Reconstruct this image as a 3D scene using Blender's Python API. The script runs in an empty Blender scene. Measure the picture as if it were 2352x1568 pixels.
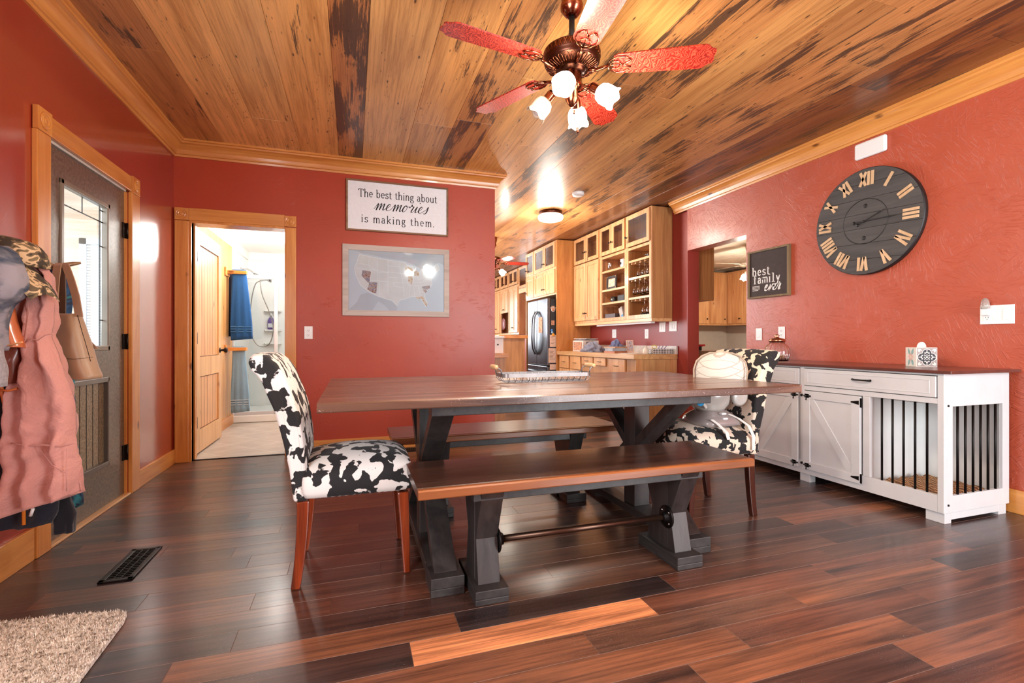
import bpy, bmesh, math, random
from mathutils import Vector, Matrix, noise
PI = math.pi
random.seed(7)
SC = bpy.context.scene
COL = SC.collection

# ------------------------------------------------------------------ camera, world, lights, exposure
F, CX, CY, H, YAW = 1105.0, 1176.0, 784.5, 1.02, math.radians(18.3)
cam_d = bpy.data.cameras.new('camera'); cam = bpy.data.objects.new('camera', cam_d); COL.objects.link(cam)
cam.location = (0, 0, H); cam.rotation_euler = (PI/2, 0, -YAW)
cam_d.sensor_width = 36.0; cam_d.lens = F/2352*36.0; cam_d.clip_start = 0.05
SC.camera = cam
w = bpy.data.worlds.new('sky'); SC.world = w; w.use_nodes = True
w.node_tree.nodes['Background'].inputs[0].default_value = (0.75, 0.87, 1.0, 1)
w.node_tree.nodes['Background'].inputs[1].default_value = 2.2
SC.view_settings.view_transform = 'Standard'; SC.view_settings.look = 'None'
SC.view_settings.gamma = 1.0; SC.view_settings.use_curve_mapping = False
SC.view_settings.exposure = 0.45

def area(name, loc, rot, sx, sy, power, color=(1, 1, 1), spread=None):
    d = bpy.data.lights.new(name, 'AREA'); d.shape = 'RECTANGLE'; d.size = sx; d.size_y = sy
    d.energy = power; d.color = color
    if spread: d.spread = spread
    o = bpy.data.objects.new(name, d); COL.objects.link(o); o.location = loc; o.rotation_euler = rot
    return o
def point(name, loc, power, color, r=0.03):
    d = bpy.data.lights.new(name, 'POINT'); d.energy = power; d.color = color; d.shadow_soft_size = r
    o = bpy.data.objects.new(name, d); COL.objects.link(o); o.location = loc
    return o
DAY = (0.93, 0.98, 1.0)
# daylight through the windows of the wall behind the viewer, the kitchen windows and the glazed door, plus added fills
area('side_window_light', (-1.36, -0.35, 1.5), (0, -PI/2, 0), 1.4, 1.9, 85, DAY)
area('rear_patio_door_light', (2.85, -1.62, 1.2), (PI/2, 0, 0), 1.5, 2.1, 110, DAY)
area('kitchen_window_light', (0.24, 8.6, 1.5), (0, -PI/2, 0), 1.5, 3.6, 112, DAY)
area('kitchen_end_window_light', (1.9, 12.7, 1.6), (-PI/2, 0, 0), 1.6, 1.2, 70, DAY)
area('porch_fill', (-3.4, 2.2, 2.3), (math.radians(68), 0, math.radians(-12)), 2.2, 1.6, 45, DAY)  # added fill aimed at the porch siding to brighten the view outside
area('porch_side_light', (-2.6, 3.2, 1.8), (0, -PI/2, 0.15), 1.4, 1.4, 70, DAY)
point('bathroom_dome_lamp', (-0.75, 6.3, 2.1), 36, (1, 0.97, 0.92), 0.17)
point('bathroom_fill', (-0.12, 5.2, 2.1), 20, (1, 0.97, 0.92), 0.12)  # unseen point fill added out of view to brighten the white bathroom

# ------------------------------------------------------------------ measuring helpers (photo pixel -> world point on a plane)
_s, _c = math.sin(YAW), math.cos(YAW)
def _ray(px, py):
    a = (px-CX)/F; b = -(py-CY)/F
    return (_s+a*_c, _c-a*_s, b)
def onz(px, py, z):
    r = _ray(px, py); t = (z-H)/r[2]; return Vector((r[0]*t, r[1]*t, z))
def onx(px, py, x):
    r = _ray(px, py); t = x/r[0]; return Vector((x, r[1]*t, H+r[2]*t))
def ony(px, py, y):
    r = _ray(px, py); t = y/r[1]; return Vector((r[0]*t, y, H+r[2]*t))
def ond(px, py, d):
    r = _ray(px, py); return Vector((r[0]*d, r[1]*d, H+r[2]*d))
RIGHT = Vector((_c, -_s, 0)); FWD = Vector((_s, _c, 0)); UP = Vector((0, 0, 1))

# ------------------------------------------------------------------ materials
def lin(c):
    r = [((v/255)/12.92 if v/255 <= 0.04045 else ((v/255+0.055)/1.055)**2.4) for v in c]
    return (r[0], r[1], r[2], 1)
class NT:
    def __init__(s, name):
        s.m = bpy.data.materials.new(name); s.m.use_nodes = True; s.t = s.m.node_tree
        s.b = s.t.nodes['Principled BSDF']
    def n(s, typ, **kw):
        x = s.t.nodes.new(typ)
        for k, v in kw.items(): setattr(x, k, v)
        return x
    def l(s, a, b): s.t.links.new(a, b)
    def set(s, k, v): s.b.inputs[k].default_value = v
    def coord(s, scale=(1, 1, 1), kind='Object', rnd=True):
        tc = s.n('ShaderNodeTexCoord'); mp = s.n('ShaderNodeMapping'); mp.inputs['Scale'].default_value = scale
        s.l(tc.outputs[kind], mp.inputs['Vector'])
        if rnd:
            oi = s.n('ShaderNodeObjectInfo'); mu = s.n('ShaderNodeMath', operation='MULTIPLY'); mu.inputs[1].default_value = 37.0
            s.l(oi.outputs['Random'], mu.inputs[0]); s.l(mu.outputs[0], mp.inputs['Location'])
        return mp.outputs[0]
    def noise(s, vec, scale=5, detail=4, rough=0.5, dist=0.0):
        x = s.n('ShaderNodeTexNoise'); x.inputs['Scale'].default_value = scale; x.inputs['Detail'].default_value = detail
        x.inputs['Roughness'].default_value = rough; x.inputs['Distortion'].default_value = dist
        s.l(vec, x.inputs['Vector']); return x.outputs['Fac']
    def ramp(s, fac, stops, interp='LINEAR'):
        x = s.n('ShaderNodeValToRGB'); x.color_ramp.interpolation = interp
        e = x.color_ramp.elements
        while len(e) < len(stops): e.new(0.5)
        for el, (p, c) in zip(e, stops):
            el.position = p; el.color = c if len(c) == 4 else (c[0], c[1], c[2], 1)
        s.l(fac, x.inputs[0]); return x.outputs[0]
    def mix(s, fac, a, b, mode='MIX'):
        x = s.n('ShaderNodeMix', data_type='RGBA', blend_type=mode)
        for i, v in ((0, fac), (6, a), (7, b)):
            if isinstance(v, (int, float)): x.inputs[i].default_value = v
            elif isinstance(v, tuple): x.inputs[i].default_value = v
            else: s.l(v, x.inputs[i])
        return x.outputs[2]
    def math(s, op, a, b=None):
        x = s.n('ShaderNodeMath', operation=op)
        for i, v in enumerate((a, b)):
            if v is None: continue
            if isinstance(v, (int, float)): x.inputs[i].default_value = v
            else: s.l(v, x.inputs[i])
        return x.outputs[0]
    def bump(s, h, strength=0.3, dist=0.01):
        x = s.n('ShaderNodeBump'); x.inputs['Strength'].default_value = strength; x.inputs['Distance'].default_value = dist
        s.l(h, x.inputs['Height']); s.l(x.outputs[0], s.b.inputs['Normal'])
    def col(s, c):
        if isinstance(c, tuple): s.set('Base Color', c)
        else: s.l(c, s.b.inputs['Base Color'])
BLK, WHT = (0, 0, 0, 1), (1, 1, 1, 1)
def plain(name, rgb, rough=0.5, metal=0.0, spec=None, var=0.08, coat=0.0, emis=None, trans=0.0, nscale=9, ior=None):
    t = NT(name); c = lin(rgb)
    if var > 0:
        v = t.noise(t.coord(), nscale, 4)
        lo = tuple(x*(1-var*2) for x in c[:3])+(1,); hi = tuple(min(1, x*(1+var)) for x in c[:3])+(1,)
        t.col(t.ramp(v, [(0.3, lo), (0.7, hi)]))
    else: t.col(c)
    t.set('Roughness', rough); t.set('Metallic', metal)
    if spec is not None: t.set('Specular IOR Level', spec)
    if coat: t.set('Coat Weight', coat); t.set('Coat Roughness', 0.08)
    if trans: t.set('Transmission Weight', trans)
    if ior: t.set('IOR', ior)
    if emis: t.set('Emission Color', lin(emis[0])); t.set('Emission Strength', emis[1])
    return t.m
def wood(name, light, dark, axis='Z', rough=0.4, knots=0.0, coat=0.0, fine=38, streak=0.5, bump=0.12, scale=1.0, spec=0.5):
    t = NT(name); sc = [fine*scale]*3; sc['XYZ'.index(axis)] = 2.2*scale
    v = t.coord(tuple(sc)); g = t.noise(v, 1.0, 6, 0.6, 0.6)
    sc2 = [7.0*scale]*3; sc2['XYZ'.index(axis)] = 0.8*scale
    v2 = t.coord(tuple(sc2)); g2 = t.noise(v2, 1.0, 3, 0.5, 1.4)
    L, D = lin(light), lin(dark)
    M = tuple((L[i]*(1-streak)+D[i]*streak) for i in range(3))+(1,)
    c = t.ramp(g, [(0.28, D), (0.48, M), (0.72, L)])
    c = t.mix(0.45, c, t.ramp(g2, [(0.35, D), (0.62, L)]))
    if knots:
        sk = [5.5*scale]*3; sk['XYZ'.index(axis)] = 2.6*scale
        vo = t.n('ShaderNodeTexVoronoi'); vo.inputs['Scale'].default_value = 1.0; t.l(t.coord(tuple(sk)), vo.inputs['Vector'])
        k = t.ramp(vo.outputs['Distance'], [(0.0, WHT), (0.06, WHT), (0.12*knots+0.05, BLK)])
        kd = tuple(x*0.35 for x in D[:3])+(1,)
        c = t.mix(k, c, kd)
    t.col(c); t.set('Roughness', rough); t.set('Specular IOR Level', spec)
    if coat: t.set('Coat Weight', coat); t.set('Coat Roughness', 0.12)
    t.bump(g, bump, 0.004)
    return t.m
def scuffed(m, amount, rgb, sc=70):
    t = NT.__new__(NT); t.m = m; t.t = m.node_tree; t.b = t.t.nodes['Principled BSDF']
    src = t.b.inputs['Base Color'].links[0].from_socket
    v = t.coord((1, 1, 1)); a = t.noise(v, sc, 3, .5, 4.0); d = t.noise(v, 3.5, 3)
    k = t.math('MULTIPLY', t.ramp(a, [(.66, BLK), (.69, WHT)]), t.ramp(d, [(.45, BLK), (.6, WHT)]))
    w2 = t.noise(t.coord((1.2, 14, 14)), 1, 5, .6, .5); k2 = t.math('MULTIPLY', t.ramp(w2, [(.52, BLK), (.72, WHT)]), .55)
    c = t.mix(k2, src, lin(rgb)); c = t.mix(t.math('MULTIPLY', k, amount), c, lin((214, 196, 184)))
    t.col(c)
def wall_paint(name, rgb, rough, tex, coat, axis='Y', dense=0.5):
    t = NT(name); v = t.coord(rnd=False); n3 = t.noise(v, 1.3, 3)
    # short trowel strokes: every patch of plaster has its own stroke direction
    hs = []
    for k_, (cs, al, ac) in enumerate(((4.5, 9, 75), (9.0, 16, 120))):
        ds = t.noise(v, 3.0+k_, 2); wv = t.n('ShaderNodeVectorMath', operation='ADD'); t.l(v, wv.inputs[0])
        nv = t.n('ShaderNodeTexNoise'); nv.inputs['Scale'].default_value = 6; t.l(v, nv.inputs['Vector'])
        ml = t.n('ShaderNodeVectorMath', operation='SCALE'); ml.inputs['Scale'].default_value = .22; t.l(nv.outputs['Color'], ml.inputs[0]); t.l(ml.outputs[0], wv.inputs[1])
        vo = t.n('ShaderNodeTexVoronoi'); vo.inputs['Scale'].default_value = cs; t.l(wv.outputs[0], vo.inputs['Vector'])
        sp = t.n('ShaderNodeSeparateColor'); t.l(vo.outputs['Color'], sp.inputs[0])
        vr = t.n('ShaderNodeVectorRotate', rotation_type=axis+'_AXIS'); t.l(v, vr.inputs['Vector']); t.l(t.math('MULTIPLY', sp.outputs[0], 2.4), vr.inputs['Angle'])
        mp = t.n('ShaderNodeMapping'); mp.inputs['Scale'].default_value = (ac, ac, al) if axis != 'Z' else (ac, al, ac); t.l(vr.outputs[0], mp.inputs['Vector'])
        st = t.noise(mp.outputs[0], 1.0, 2, 0.5, 0.6)
        r_ = t.ramp(st, [(0.56, BLK), (0.66, WHT)])
        hs.append(t.math('MULTIPLY', r_, t.ramp(t.noise(v, 5.5+3*k_, 3, .6), [(1-dense-.02, BLK), (1-dense+.1, WHT)])))
    hgt = t.math('ADD', hs[0], t.math('MULTIPLY', hs[1], 0.7))
    c = lin(rgb)
    t.col(t.ramp(n3, [(0.3, tuple(x*0.9 for x in c[:3])+(1,)), (0.7, tuple(x*1.07 for x in c[:3])+(1,))]))
    t.set('Roughness', rough); t.set('Coat Weight', coat); t.set('Coat Roughness', 0.13 if coat > .9 else 0.27); t.set('Coat IOR', 2.3 if coat > .9 else 1.5)
    t.bump(hgt, tex, 0.006)
    return t.m
def plank_mat(name, axis, rough, coat, floor):
    t = NT(name)
    at = t.n('ShaderNodeVertexColor'); at.layer_name = 'plank'
    ex = t.n('ShaderNodeVertexColor'); ex.layer_name = 'extra'
    sp = t.n('ShaderNodeSeparateColor'); t.l(ex.outputs[0], sp.inputs[0])
    off = t.math('MULTIPLY', sp.outputs[0], 40.0)
    def vec(sc):
        tc = t.n('ShaderNodeTexCoord'); mp = t.n('ShaderNodeMapping'); mp.inputs['Scale'].default_value = sc
        cb = t.n('ShaderNodeCombineXYZ'); t.l(off, cb.inputs[0]); t.l(off, cb.inputs[1]); t.l(off, cb.inputs[2])
        t.l(tc.outputs['Object'], mp.inputs['Vector']); t.l(cb.outputs[0], mp.inputs['Location']); return mp.outputs[0]
    def S(long, across): return (long, across, across) if axis == 'X' else (across, long, across)
    a = t.noise(vec(S(2.2, 85)), 1, 7, 0.7, 0.15)
    b = t.noise(vec(S(0.9, 13)), 1, 5, 0.65, 0.35)
    base = at.outputs[0]
    if floor:
        c = t.mix(1.0, base, t.ramp(a, [(0.3, (0.42, 0.38, 0.37, 1)), (0.5, (1, 1, 1, 1)), (0.72, (1.6, 1.5, 1.4, 1))]), 'MULTIPLY')
        c = t.mix(1.0, c, t.ramp(b, [(0.32, (0.22, 0.19, 0.2, 1)), (0.46, (0.85, 0.82, 0.82, 1)), (0.62, (1.35, 1.28, 1.2, 1))]), 'MULTIPLY')
        sc = t.noise(vec((75, 75, 75)), 1, 2, 0.4, 8.0)
        scr = t.ramp(sc, [(0.685, BLK), (0.70, WHT)])
        dust = t.noise(vec((3, 3, 3)), 1, 2); scr = t.math('MULTIPLY', scr, t.ramp(dust, [(0.45, BLK), (0.6, WHT)]))
        c = t.mix(scr, c, (0.30, 0.23, 0.20, 1))
    else:
        c = t.mix(1.0, base, t.ramp(a, [(0.3, (0.66, 0.55, 0.44, 1)), (0.5, (1, 1, 1, 1)), (0.72, (1.16, 1.14, 1.1, 1))]), 'MULTIPLY')
        c = t.mix(1.0, c, t.ramp(b, [(0.28, (0.66, 0.56, 0.45, 1)), (0.52, (1, 1, 1, 1)), (0.72, (1.14, 1.12, 1.08, 1))]), 'MULTIPLY')
        # weathered streaks, stronger on the planks whose second channel is high
        st = t.noise(vec(S(2.4, 60)), 1, 9, 0.8, 0.3); sm = t.noise(vec(S(1.6, 7)), 1, 5, 0.6, 0.4)
        thr = t.math('ADD', st, t.math('MULTIPLY', t.math('SUBTRACT', sm, 0.5), 1.1))
        thr = t.math('ADD', thr, t.math('MULTIPLY', t.math('SUBTRACT', sp.outputs[1], 0.5), 0.42))
        k = t.ramp(thr, [(0.67, BLK), (0.74, WHT)])
        c = t.mix(t.math('MULTIPLY', k, 0.88), c, (0.04, 0.024, 0.018, 1))
        # nail holes, worm marks and small checks
        for sc_, lo, hi, m0 in ((S(5, 15), .05, .11, 0.0), (S(13, 60), .10, .2, .5)):
            vo = t.n('ShaderNodeTexVoronoi'); vo.inputs['Scale'].default_value = 1.0; t.l(vec(sc_), vo.inputs['Vector'])
            hole = t.ramp(vo.outputs['Distance'], [(lo, WHT), (hi, BLK)])
            if m0: hole = t.math('MULTIPLY', hole, t.ramp(t.noise(vec(S(1.2, 9)), 1, 2), [(.54, BLK), (.6, WHT)]))
            c = t.mix(t.math('MULTIPLY', hole, 0.88), c, (0.03, 0.015, 0.01, 1))
    t.col(c); t.set('Roughness', rough); t.set('Coat Weight', coat); t.set('Coat Roughness', 0.2 if floor else 0.16)
    t.bump(a, 0.15, 0.003)
    return t.m
def cow_mat(name, light, dark, scale, thr):
    t = NT(name); v = t.coord((1, 1, 1)); n = t.noise(v, scale, 2.2, 0.42, 0.55); n2 = t.noise(v, scale*5, 3, 0.6)
    s = t.math('ADD', n, t.math('MULTIPLY', t.math('SUBTRACT', n2, 0.5), 0.10))
    k = t.ramp(s, [(thr-0.006, BLK), (thr+0.006, WHT)])
    f = t.noise(v, 160, 2)
    d = t.mix(f, lin(dark), tuple(x*1.7 for x in lin(dark)[:3])+(1,))
    t.col(t.mix(k, lin(light), d)); t.set('Roughness', 0.8); t.set('Sheen Weight', 0.08)
    t.bump(f, 0.25, 0.002)
    return t.m
def camo(name, cols, scale=16, rough=0.85):
    t = NT(name); n = t.noise(t.coord(), scale, 2 if rough > .8 else 5, 0.5, 0.6)
    pos = [0.0, 0.42, 0.5, 0.58, 0.66][:len(cols)]
    t.col(t.ramp(n, [(p, lin(c)) for p, c in zip(pos, cols)], 'CONSTANT' if rough > 0.8 else 'LINEAR')); t.set('Roughness', rough)
    return t.m
def fabric(name, rgb, rough=0.85, weave=220, amount=0.1, wrinkle=0.0):
    t = NT(name); v = t.coord(); c = lin(rgb); n = t.noise(v, weave, 2); m = t.noise(v, 7, 3)
    t.col(t.mix(0.6, t.ramp(m, [(0.3, tuple(x*0.85 for x in c[:3])+(1,)), (0.7, tuple(min(1, x*1.1) for x in c[:3])+(1,))]),
                t.ramp(n, [(0.3, tuple(x*(1-amount*2) for x in c[:3])+(1,)), (0.7, tuple(min(1, x*(1+amount)) for x in c[:3])+(1,))])))
    t.set('Roughness', rough); t.set('Sheen Weight', 0.2)
    if wrinkle: t.bump(t.noise(v, 9, 4, 0.6, 1.5), wrinkle, 0.03)
    else: t.bump(n, 0.15, 0.002)
    return t.m
def glass(name, tint=(255, 255, 255), rough=0.02):
    t = NT(name); t.set('Base Color', lin(tint)); t.set('Roughness', rough); t.set('Transmission Weight', 1.0); t.set('IOR', 1.45)
    return t.m
def pane(name, tint=(240, 245, 248), refl=0.12):
    m = bpy.data.materials.new(name); m.use_nodes = True; t = m.node_tree; t.nodes.clear()
    o = t.nodes.new('ShaderNodeOutputMaterial'); mx = t.nodes.new('ShaderNodeMixShader'); tr = t.nodes.new('ShaderNodeBsdfTransparent')
    gl = t.nodes.new('ShaderNodeBsdfGlossy'); fr = t.nodes.new('ShaderNodeFresnel'); ad = t.nodes.new('ShaderNodeMath'); ad.operation = 'ADD'; ad.inputs[1].default_value = refl
    tr.inputs[0].default_value = lin(tint); gl.inputs['Roughness'].default_value = 0.03; fr.inputs[0].default_value = 1.45
    t.links.new(fr.outputs[0], ad.inputs[0]); ge = t.nodes.new('ShaderNodeNewGeometry'); iv = t.nodes.new('ShaderNodeMath'); iv.operation = 'SUBTRACT'; iv.inputs[0].default_value = 1.0; t.links.new(ge.outputs['Backfacing'], iv.inputs[1]); mu = t.nodes.new('ShaderNodeMath'); mu.operation = 'MULTIPLY'; t.links.new(ad.outputs[0], mu.inputs[0]); t.links.new(iv.outputs[0], mu.inputs[1]); t.links.new(mu.outputs[0], mx.inputs[0]); t.links.new(tr.outputs[0], mx.inputs[1]); t.links.new(gl.outputs[0], mx.inputs[2])
    t.links.new(mx.outputs[0], o.inputs[0]); return m
def glow(name, rgb, strength):
    t = NT(name); t.set('Base Color', lin((240, 235, 225))); t.set('Emission Color', lin(rgb)); t.set('Emission Strength', strength); t.set('Roughness', 0.4)
    return t.m

M = {}
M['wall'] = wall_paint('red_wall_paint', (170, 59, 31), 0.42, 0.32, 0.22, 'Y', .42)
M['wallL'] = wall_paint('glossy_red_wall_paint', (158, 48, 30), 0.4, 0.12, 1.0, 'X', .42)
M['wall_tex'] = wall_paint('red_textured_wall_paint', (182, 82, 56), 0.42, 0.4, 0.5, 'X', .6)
M['wall_smooth'] = wall_paint('red_smooth_shaded_wall_paint', (150, 44, 34), 0.5, 0.05, 0.3, 'X', .3)  # smooth paint, colour also darkened to imitate the kitchen wall's weaker light
M['trim'] = wood('honey_pine_trim', (226, 158, 82), (188, 112, 48), 'X', 0.34, 0.55, 0.4)
M['trimY'] = wood('honey_pine_trim_lengthwise', (228, 160, 84), (190, 114, 48), 'Y', 0.34, 0.55, 0.4)
M['trimZ'] = wood('honey_pine_casing', (226, 156, 80), (190, 112, 48), 'Z', 0.34, 0.45, 0.4)
M['hickory'] = wood('hickory_cabinet', (228, 176, 122), (186, 120, 70), 'Z', 0.36, 0.5, 0.3, streak=0.4)
M['hickoryX'] = wood('hickory_rail', (234, 190, 136), (198, 138, 84), 'Y', 0.36, 0.4, 0.3, streak=0.4)
M['hick_panel'] = wood('brown_hickory_side', (196, 140, 84), (146, 92, 50), 'Z', 0.5, 0.0, 0.0, fine=60)
M['hick_in'] = wood('hickory_cabinet_inside', (204, 148, 100), (156, 100, 62), 'Z', 0.6, 0.0)
M['counter'] = wood('counter_edge_wood', (222, 176, 122), (176, 122, 74), 'Y', 0.3, 0.0, 0.3)
M['floor'] = plank_mat('dark_handscraped_floor_planks', 'X', 0.36, 0.45, True)
M['ceil'] = plank_mat('varnished_reclaimed_ceiling_planks', 'Y', 0.42, 0.22, False)
M['gap'] = plain('dark_plank_joint', (26, 16, 12), 0.8, var=0); M['gapf'] = plain('floor_joint_highlight', (132, 102, 88), 0.6, var=0)  # floor joints coloured pale to imitate highlights on the plank bevels
M['tabletop'] = wood('dark_walnut_tabletop', (118, 84, 66), (62, 42, 35), 'X', 0.34, 0.0, 0.35, fine=30, scale=0.9)
M['benchtop'] = wood('dark_walnut_benchtop', (98, 64, 48), (50, 32, 27), 'X', 0.32, 0.0, 0.35, fine=30)
M['benchedge'] = wood('worn_walnut_bench_edge', (168, 98, 52), (98, 56, 34), 'X', 0.34, 0.0, 0.3)
scuffed(M['tabletop'], .8, (170, 136, 116)); scuffed(M['benchtop'], .75, (104, 76, 62))
M['blackwood'] = wood('black_stained_trestle_wood', (62, 56, 54), (28, 26, 27), 'Z', 0.42, 0.0, 0.2)
M['blackwoodY'] = wood('black_stained_foot_wood', (64, 60, 58), (30, 28, 29), 'Y', 0.5, 0.0, 0.1)
M['iron'] = plain('black_iron', (32, 29, 28), 0.4, 0.8)
M['pipe'] = plain('brown_iron_pipe', (92, 68, 56), 0.35, 0.9)
M['cow'] = cow_mat('black_and_white_cowhide_fabric', (236, 232, 226), (24, 23, 24), 15.5, 0.495)
M['cow2'] = cow_mat('black_and_cream_cowhide_fabric', (226, 204, 182), (14, 12, 13), 19, 0.495)
M['cherry'] = wood('cherry_chair_leg', (170, 70, 30), (70, 26, 15), 'Z', 0.22, 0.0, 0.6)
M['darkleg'] = wood('dark_mahogany_chair_leg', (84, 38, 24), (28, 13, 11), 'Z', 0.22, 0.0, 0.6)
M['white'] = plain('white_furniture_paint', (206, 206, 207), 0.38, var=0.02)
M['white_in'] = plain('white_crate_inside', (210, 210, 208), 0.5, var=0.02)
M['sidetop'] = wood('dark_brown_sideboard_top', (104, 56, 46), (62, 32, 28), 'Y', 0.3, 0.0, 0.3)
M['plastic'] = plain('white_plastic', (240, 240, 238), 0.35, var=0.0)
M['slot'] = plain('dark_slot', (40, 38, 38), 0.6, var=0)
M['black'] = plain('matte_black', (20, 20, 20), 0.5, var=0.02)
M['copper'] = plain('antique_copper', (150, 92, 68), 0.2, 1.0, var=0.12)
M['copper_dk'] = plain('dark_antique_copper', (92, 56, 44), 0.3, 1.0, var=0.15)
M['chrome'] = plain('chrome', (200, 200, 200), 0.15, 1.0, var=0.02)
M['galv'] = plain('galvanised_wire', (138, 140, 146), 0.35, 0.85, var=0.1)
M['door'] = plain('speckled_bronze_door', (104, 88, 74), 0.4, 0.0, var=0.25, coat=0.5, nscale=60)
M['doorpanel'] = plain('tan_door_panel', (138, 120, 92), 0.42, 0.0, var=0.3, coat=0.4, nscale=80)
M['bronze'] = plain('aged_bronze', (44, 36, 32), 0.35, 0.8)
M['bathwhite'] = plain('bathroom_white', (238, 238, 234), 0.4, var=0.01)
M['showerwhite'] = plain('glossy_shower_white', (240, 238, 232), 0.18, var=0.01)
M['clear'] = glass('clear_glass'); M['pane'] = pane('window_pane', refl=0.03); M['cabpane'] = pane('cabinet_door_pane', (235, 232, 228), 0.06)
M['paper'] = plain('white_paper', (238, 234, 226), 0.8, var=0.02)

# ------------------------------------------------------------------ mesh builder
class MB:
    def __init__(s, mtx=None): s.bm = bmesh.new(); s.M = mtx or Matrix.Identity(4); s.mi = 0
    def v(s, p): return s.bm.verts.new(s.M @ Vector(p))
    def f(s, vs, smooth=False):
        try:
            f = s.bm.faces.new(vs); f.material_index = s.mi; f.smooth = smooth; return f
        except ValueError: return None
    def box(s, x0, x1, y0, y1, z0, z1):
        p = [s.v((x, y, z)) for z in (z0, z1) for y in (y0, y1) for x in (x0, x1)]
        for q in ((0, 2, 3, 1), (4, 5, 7, 6), (0, 1, 5, 4), (2, 6, 7, 3), (0, 4, 6, 2), (1, 3, 7, 5)): s.f([p[i] for i in q])
        return s
    def beam(s, a, b, w, t, up=(1, 0, 0)):
        """box from a to b; w across 'up', t the other way"""
        a, b = Vector(a), Vector(b); d = (b-a).normalized(); u = Vector(up); u = (u-d*u.dot(d)).normalized(); n = d.cross(u)
        c = [s.v(p+u*i*w/2+n*j*t/2) for p in (a, b) for i, j in ((-1, -1), (1, -1), (1, 1), (-1, 1))]
        for q in ((0, 1, 2, 3), (7, 6, 5, 4), (0, 4, 5, 1), (1, 5, 6, 2), (2, 6, 7, 3), (3, 7, 4, 0)): s.f([c[i] for i in q])
        return s
    def tube(s, pts, r, n=8, caps=True, closed=False):
        pts = [Vector(p) for p in pts]; N = len(pts); rings = []; prev = None
        rr = r if isinstance(r, (list, tuple)) else [r]*N
        for i, p in enumerate(pts):
            a = pts[i-1] if (i > 0 or closed) else p; b = pts[(i+1) % N] if (i < N-1 or closed) else p
            d = (b-a).normalized() if (b-a).length > 1e-9 else Vector((0, 0, 1))
            if prev is None: u = d.orthogonal().normalized()
            else: u = (prev-d*prev.dot(d)); u = u.normalized() if u.length > 1e-6 else d.orthogonal().normalized()
            prev = u; w_ = d.cross(u)
            rings.append([s.v(p+(u*math.cos(2*PI*k/n)+w_*math.sin(2*PI*k/n))*rr[i]) for k in range(n)])
        m = N if closed else N-1
        for i in range(m):
            A, B = rings[i], rings[(i+1) % N]
            for k in range(n): s.f([A[k], A[(k+1) % n], B[(k+1) % n], B[k]], True)
        if caps and not closed: s.f(rings[0][::-1]); s.f(rings[-1])
        return s
    def lathe(s, prof, n=24, o=(0, 0, 0), ax=(0, 0, 1), smooth=True, caps=True):
        o = Vector(o); ax = Vector(ax).normalized(); u = ax.orthogonal().normalized()
        if abs(ax.z) > 0.99: u = Vector((1, 0, 0))
        w_ = ax.cross(u); rings = []
        for r, h in prof:
            if r < 1e-5: rings.append([s.v(o+ax*h)])
            else: rings.append([s.v(o+ax*h+(u*math.cos(2*PI*k/n)+w_*math.sin(2*PI*k/n))*r) for k in range(n)])
        for A, B in zip(rings, rings[1:]):
            for k in range(n):
                k2 = (k+1) % n
                if len(A) == 1 and len(B) == 1: break
                if len(A) == 1: s.f([A[0], B[k2], B[k]], smooth)
                elif len(B) == 1: s.f([A[k], A[k2], B[0]], smooth)
                else: s.f([A[k], A[k2], B[k2], B[k]], smooth)
        if caps:
            if len(rings[0]) > 1: s.f(rings[0][::-1])
            if len(rings[-1]) > 1: s.f(rings[-1])
        return s
    def prism(s, poly, h0, h1, axes='XY'):
        """2D polygon in the named plane, extruded along the third axis h0..h1"""
        def P(a, b, h): return {'XY': (a, b, h), 'XZ': (a, h, b), 'YZ': (h, a, b)}[axes]
        A = [s.v(P(a, b, h0)) for a, b in poly]; B = [s.v(P(a, b, h1)) for a, b in poly]; n = len(poly)
        s.f(A[::-1]); s.f(B)
        for i in range(n): s.f([A[i], A[(i+1) % n], B[(i+1) % n], B[i]])
        return s
    def loft(s, rings, closed=True, caps=True, smooth=True):
        R_ = [[s.v(p) for p in r] for r in rings]; n = len(R_[0])
        for A, B in zip(R_, R_[1:]):
            for k in range(n if closed else n-1): s.f([A[k], A[(k+1) % n], B[(k+1) % n], B[k]], smooth)
        if caps: s.f(R_[0][::-1]); s.f(R_[-1])
        return s
    def ball(s, c, r, n=12, sc=(1, 1, 1)):
        prof = [(math.sin(PI*i/n), -math.cos(PI*i/n)) for i in range(n+1)]
        rings = []
        for q, h in prof:
            if q < 1e-5: rings.append([s.v((c[0], c[1], c[2]+h*r*sc[2]))])
            else: rings.append([s.v((c[0]+q*r*sc[0]*math.cos(2*PI*k/(2*n)), c[1]+q*r*sc[1]*math.sin(2*PI*k/(2*n)), c[2]+h*r*sc[2])) for k in range(2*n)])
        for A, B in zip(rings, rings[1:]):
            for k in range(2*n):
                k2 = (k+1) % (2*n)
                if len(A) == 1: s.f([A[0], B[k2], B[k]], True)
                elif len(B) == 1: s.f([A[k], A[k2], B[0]], True)
                else: s.f([A[k], A[k2], B[k2], B[k]], True)
        return s
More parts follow.
